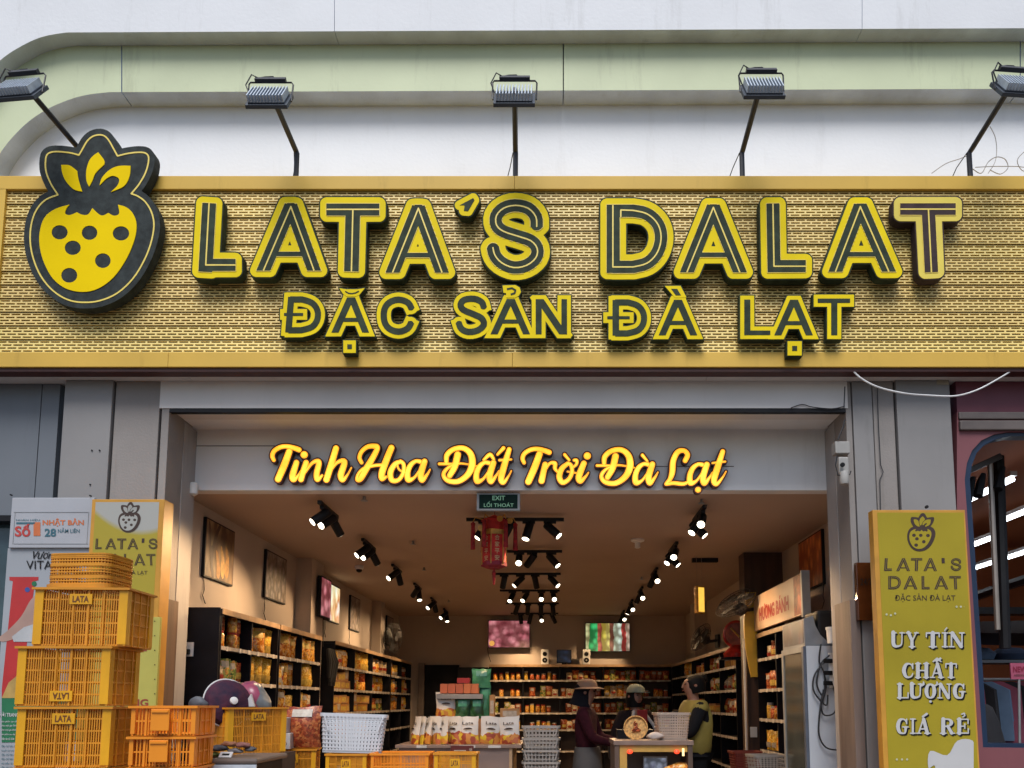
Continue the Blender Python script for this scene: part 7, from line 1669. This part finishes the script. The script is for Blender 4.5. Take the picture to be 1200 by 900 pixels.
def person(label, loc, rz, H, hands, top_m, top_name, low, low_m, head=(0, 0), sleeve=1.0, sleeve_m=None):
    """faces local -Y; hands: wrist targets (x,y,z) for left(+x) and right(-x)"""
    k = H / 1.70; t = thing('person', label, 'person', loc, (0, 0, rz)); V = lambda x, y, z: Vector((x, y, z)) * k
    N = {'pel': (V(0, 0, .95), (.13 * k, .10 * k)), 'waist': (V(0, .01, 1.08), (.12 * k, .09 * k)), 'chest': (V(0, .01, 1.28), (.15 * k, .10 * k)), 'nb': (V(0, .02, 1.42), (.07 * k, .06 * k)), 'neck': (V(0, .01, 1.47), .048 * k),
         'hd0': (V(0, -.01, 1.54), (.066 * k, .078 * k)), 'hd1': (V(0, -.005, 1.61), (.074 * k, .092 * k)), 'hd2': (V(0, .0, 1.665), (.055 * k, .068 * k))}
    E = chain('pel', 'waist', 'chest', 'nb', 'neck', 'hd0', 'hd1', 'hd2'); arms = []
    for s, hn, tg in ((1, 'L', hands[0]), (-1, 'R', hands[1])):
        sh = V(s * .175, .01, 1.38); w_ = Vector(tg) * k; mid = (sh + w_) / 2; dl = (w_ - sh).length; b = math.sqrt(max(.0, (.275 * k) ** 2 - (dl / 2) ** 2)); dirn = (w_ - sh).normalized(); out = Vector((s * .5, .35, -1.0)); out -= dirn * out.dot(dirn); el = mid + out.normalized() * b
        N['sh' + hn] = (sh, .052 * k); N['el' + hn] = (el, .040 * k); N['wr' + hn] = (w_, .026 * k); fd = (w_ - el).normalized(); side = fd.cross(Vector((0, 0, 1))).normalized() * -s; pc = w_ + fd * .05 * k
        N['pa' + hn] = (pc, (.034 * k, .018 * k)); E += [('chest', 'sh' + hn), ('sh' + hn, 'el' + hn), ('el' + hn, 'wr' + hn), ('wr' + hn, 'pa' + hn)]; arms.append(('sh' + hn, 'el' + hn, 'wr' + hn))
        for j, (off, ln) in enumerate(((-.026, .058), (-.009, .068), (.009, .064), (.026, .05))):
            a = pc + fd * .035 * k + side * off * k; b_ = a + (fd * .6 + Vector((0, 0, -.5))) * ln * .55 * k; c_ = b_ + (fd * .2 + Vector((0, 0, -.9))) * ln * .5 * k
            for nm2, p_, r_ in (('a', a, .0095), ('b', b_, .0085), ('c', c_, .007)): N[f'f{hn}{j}{nm2}'] = (p_, r_ * k)
            E += chain('pa' + hn, f'f{hn}{j}a', f'f{hn}{j}b', f'f{hn}{j}c')
        a = pc + side * -.035 * k; b_ = a + (fd * .6 - side * .5) * .04 * k
        N[f't{hn}a'] = (a, .011 * k); N[f't{hn}b'] = (b_, .009 * k); E += chain('pa' + hn, f't{hn}a', f't{hn}b')
        N['hp' + hn] = (V(s * .09, 0, .88), .085 * k); N['kn' + hn] = (V(s * .10, -.01, .48), .055 * k); N['an' + hn] = (V(s * .10, .02, .09), .035 * k); N['to' + hn] = (V(s * .11, -.12, .03), .03 * k); E += [('pel', 'hp' + hn)] + chain('hp' + hn, 'kn' + hn, 'an' + hn, 'to' + hn)
    body = link('body', skin_mesh(N, E, 'pel'), t); body.data.materials.append(skin_m)
    # clothes follow the same joints, a little fuller
    g = lambda a, f: (N[a][0], tuple(q_ + f * k for q_ in (N[a][1] if isinstance(N[a][1], tuple) else (N[a][1],) * 2)))
    C = {'pel': (N['pel'][0] + Vector((0, 0, -.02 * k)), (.165 * k, .13 * k)), 'waist': g('waist', .025), 'chest': g('chest', .02), 'nb': (V(0, .02, 1.415), (.07 * k, .06 * k))}; CE = chain('pel', 'waist', 'chest', 'nb')
    for a, b, c in arms:
        C[a] = g(a, .02); C[b] = g(b, .018); C[c + 'x'] = (N[b][0].lerp(N[c][0], .85 * sleeve), .036 * k); CE += [('chest', a), (a, b), (b, c + 'x')]
    o = link(top_name, skin_mesh(C, CE, 'pel'), t); o.data.materials.append(top_m)
    if low == 'skirt': MB().lathe([(.155 * k, 1.03 * k), (.175 * k, .9 * k), (.20 * k, .6 * k), (.25 * k, .12 * k), (.24 * k, .115 * k)], 22, Matrix.Scale(.85, 4, (0, 1, 0))).build('skirt', low_m, t, smooth=True)
    else:
        L = {'pel': (V(0, 0, .97), (.145 * k, .115 * k))}; LE = []
        for s in 'LR': L['hp' + s] = g('hp' + s, .015); L['kn' + s] = g('kn' + s, .02); L['an' + s] = g('an' + s, .022); LE += chain('pel', 'hp' + s, 'kn' + s, 'an' + s)
        o = link('trousers', skin_mesh(L, LE, 'pel'), t); o.data.materials.append(low_m)
    for s in (-1, 1): MB().lathe([(.05, 0), (.05, .05), (.035, .075)], 12, Matrix.Translation(V(s * .105, -.05, 0)) @ Matrix.Scale(2.4, 4, (0, 1, 0))).build('shoe', black_m, t, smooth=True)
    # face
    for s in (-1, 1): MB().lathe([(0, -.006), (.009, -.004), (.011, 0), (.009, .004), (0, .006)], 8, Matrix.Translation(V(s * .029, -.083, 1.605))).build('eye', ink_bl, t); MB().rbox(V(s * .029, -.092, 1.625), (.03, .006, .006)).build('eyebrow', hair_m, t)
    MB().tube([V(0, -.09, 1.605), V(0, -.101, 1.573), V(0, -.092, 1.567)], [.006, .009, .006], 8).build('nose', skin_m, t, smooth=True); MB().rbox(V(0, -.089, 1.545), (.038, .01, .009)).build('mouth', mat('lips', (.25, .07, .05), .5), t, bevel=.002)
    for s in (-1, 1): MB().lathe([(.004, 0), (.018, .003), (.012, .012)], 8, Matrix.Translation(V(s * .078, .005, 1.59)) @ Euler((0, s * R(80), 0)).to_matrix().to_4x4()).build('ear', skin_m, t, smooth=True)
    return t, V, k
def shell(t, V, name, m_, prof, sc_=(1, 1.18, 1), off=(0, .015, 1.60), rot=(0, 0, 0)):
    return MB().lathe(prof, 20, Matrix.Translation(V(*off)) @ Euler(rot).to_matrix().to_4x4() @ Matrix.Diagonal((*sc_, 1)), caps=False).build(name, m_, t, smooth=True)
mar = mat('maroon_knit', (.035, .005, .010), .9, spec=.15, var=.2, scale=20); gsk = mat('grey_skirt_cloth', (.085, .078, .075), .85, var=.12, scale=5); vesty = mat('olive_vest_cloth', (.17, .13, .02), .8, var=.12, scale=9); blk = mat('black_trousers', (.007, .007, .009), .9, spec=.1); bsl = mat('black_sleeve', (.008, .008, .01), .9, spec=.1)
# customer with cap and grey skirt
p = at(688, 800, 7.9)
t, V, k = person('customer in maroon jumper, grey skirt and beige cap looking right', (p.x, 7.9, 0), R(75), 1.66, ((.12, -.33, 1.08), (-.10, -.34, 1.06)), mar, 'jumper', 'skirt', gsk)
shell(t, V, 'headscarf', mat('black_scarf', (.008, .008, .012), .9, spec=.1), [(.07, .055), (.086, .02), (.09, -.05), (.092, -.12), (.11, -.17)], (1, 1.1, 1), (0, .035, 1.62), (R(14), 0, 0))
shell(t, V, 'cap_crown', mat('beige_cap', (.24, .14, .09), .8), [(.002, .10), (.05, .092), (.085, .06), (.094, .01)], off=(0, .0, 1.635)); MB().lathe([(.08, .0), (.082, .008), (.155, -.012), (.155, -.018), (.08, -.004)], 22, Matrix.Translation(V(0, -.02, 1.645))).build('cap_brim', MATS['beige_cap'], t, smooth=True)
tag(MB().box(-.09, .09, -.05, .05, 0, .20).build('dark_handbag', mat('dark_leather', (.03, .022, .02), .5), bevel=.03), 'dark handbag held at the waist by the customer', 'handbag'); bpy.data.objects['dark_handbag'].location = (p.x + .30, 7.85, .88)
# second figure with green cap and white straps behind the counter
p = at(745, 810, 8.15)
t, V, k = person('shop helper in grey green cap and red shirt with white apron straps', (p.x, 8.15, 0), R(25), 1.62, ((.20, -.25, 1.00), (-.22, -.22, 1.02)), mat('dark_jacket', (.016, .010, .010), .9, spec=.1), 'shirt', 'trousers', blk)
shell(t, V, 'hair', hair_m, [(.06, .06), (.085, .03), (.09, -.05), (.08, -.13)], (1, 1.1, 1), (0, .03, 1.61))
shell(t, V, 'cap_crown', mat('grey_green_cap', (.18, .20, .15), .8), [(.002, .10), (.05, .092), (.085, .06), (.096, .01)], off=(0, .0, 1.625)); MB().box(-.07 * k, .07 * k, -.19 * k, -.08 * k, 1.632 * k, 1.640 * k).build('cap_peak', MATS['grey_green_cap'], t, bevel=.003)
aw = mat('apron_white', (.34, .31, .29), .7)
for s in (-1, 1): MB().tube([V(s * .06, -.05, 1.43), V(s * .13, -.15, 1.28), V(s * .21, -.20, 1.06)], .018, 8).build('apron_strap', aw, t, smooth=True)
MB().box(-.10, .10, -.175, -.155, .95, 1.14).build('apron_bib', aw, t, bevel=.008); MB().box(-.06, .06, -.135, -.118, 1.15, 1.38).build('red_neckerchief', mat('red_cloth', (.25, .012, .012), .8), t, bevel=.01)
# staff in olive vest
p = at(811, 800, 7.62)
t, V, k = person('shop worker in olive yellow vest over black sleeves facing left behind the counter', (p.x, 7.62, 0), R(-78), 1.73, ((.10, -.36, 1.12), (-.10, -.38, 1.14)), bsl, 'black_shirt', 'trousers', blk)
shell(t, V, 'hair', hair_m, [(.002, .085), (.05, .078), (.088, .04), (.094, -.02), (.08, -.09)], (1, 1.15, 1), (0, .03, 1.61), (R(12), 0, 0)); MB().lathe([(0, -.04), (.035, -.03), (.045, 0), (.03, .035), (0, .04)], 12, Matrix.Translation(V(0, .12, 1.66))).build('hair_bun', hair_m, t, smooth=True)
VN = {'pel': (V(0, 0, .86), (.22 * k, .185 * k)), 'waist': (V(0, .01, 1.06), (.20 * k, .17 * k)), 'chest': (V(0, .01, 1.27), (.225 * k, .17 * k)), 'nb': (V(0, .02, 1.43), (.12 * k, .10 * k)), 'sl': (V(.17, .01, 1.39), .085 * k), 'sr': (V(-.17, .01, 1.39), .085 * k), 'ul': (V(.20, .01, 1.32), .08 * k), 'ur': (V(-.20, .01, 1.32), .08 * k)}
o = link('vest', skin_mesh(VN, chain('pel', 'waist', 'chest', 'nb') + chain('chest', 'sl', 'ul') + chain('chest', 'sr', 'ur'), 'pel'), t); o.data.materials.append(vesty)

# small marks and fixings on the front
for i, (x, y) in enumerate(((108, 528), (117, 528), (106, 568), (13, 580), (106, 581), (1086, 594))):
    q = MB(); c = at(x, y, YF - .02 if i < 3 else 5.60); q.tube([c + Vector((0, -.008, 0)), c + Vector((0, .01, 0))], .006 if i < 5 else .012, 8)
    tag(q.build('screw', black_m), ['left of the pair of screws on the left pilaster', 'right of the pair of screws on the left pilaster', 'lone lower screw on the left pilaster', 'black fixing on the top left corner of the white light box', 'black fixing on the top right corner of the white light box', 'black fixing at the top of the right banner'][i], 'screw')
tag(MB().box(at(1102, 560, YF).x, at(1116, 560, YF).x, YF - .024, YF - .021, at(1105, 452, YF).z, at(1105, 446, YF).z).build('tape_strip', mat('old_tape', (.35, .30, .22), .6)), 'strip of old tape near the top of the right pilaster', 'tape')
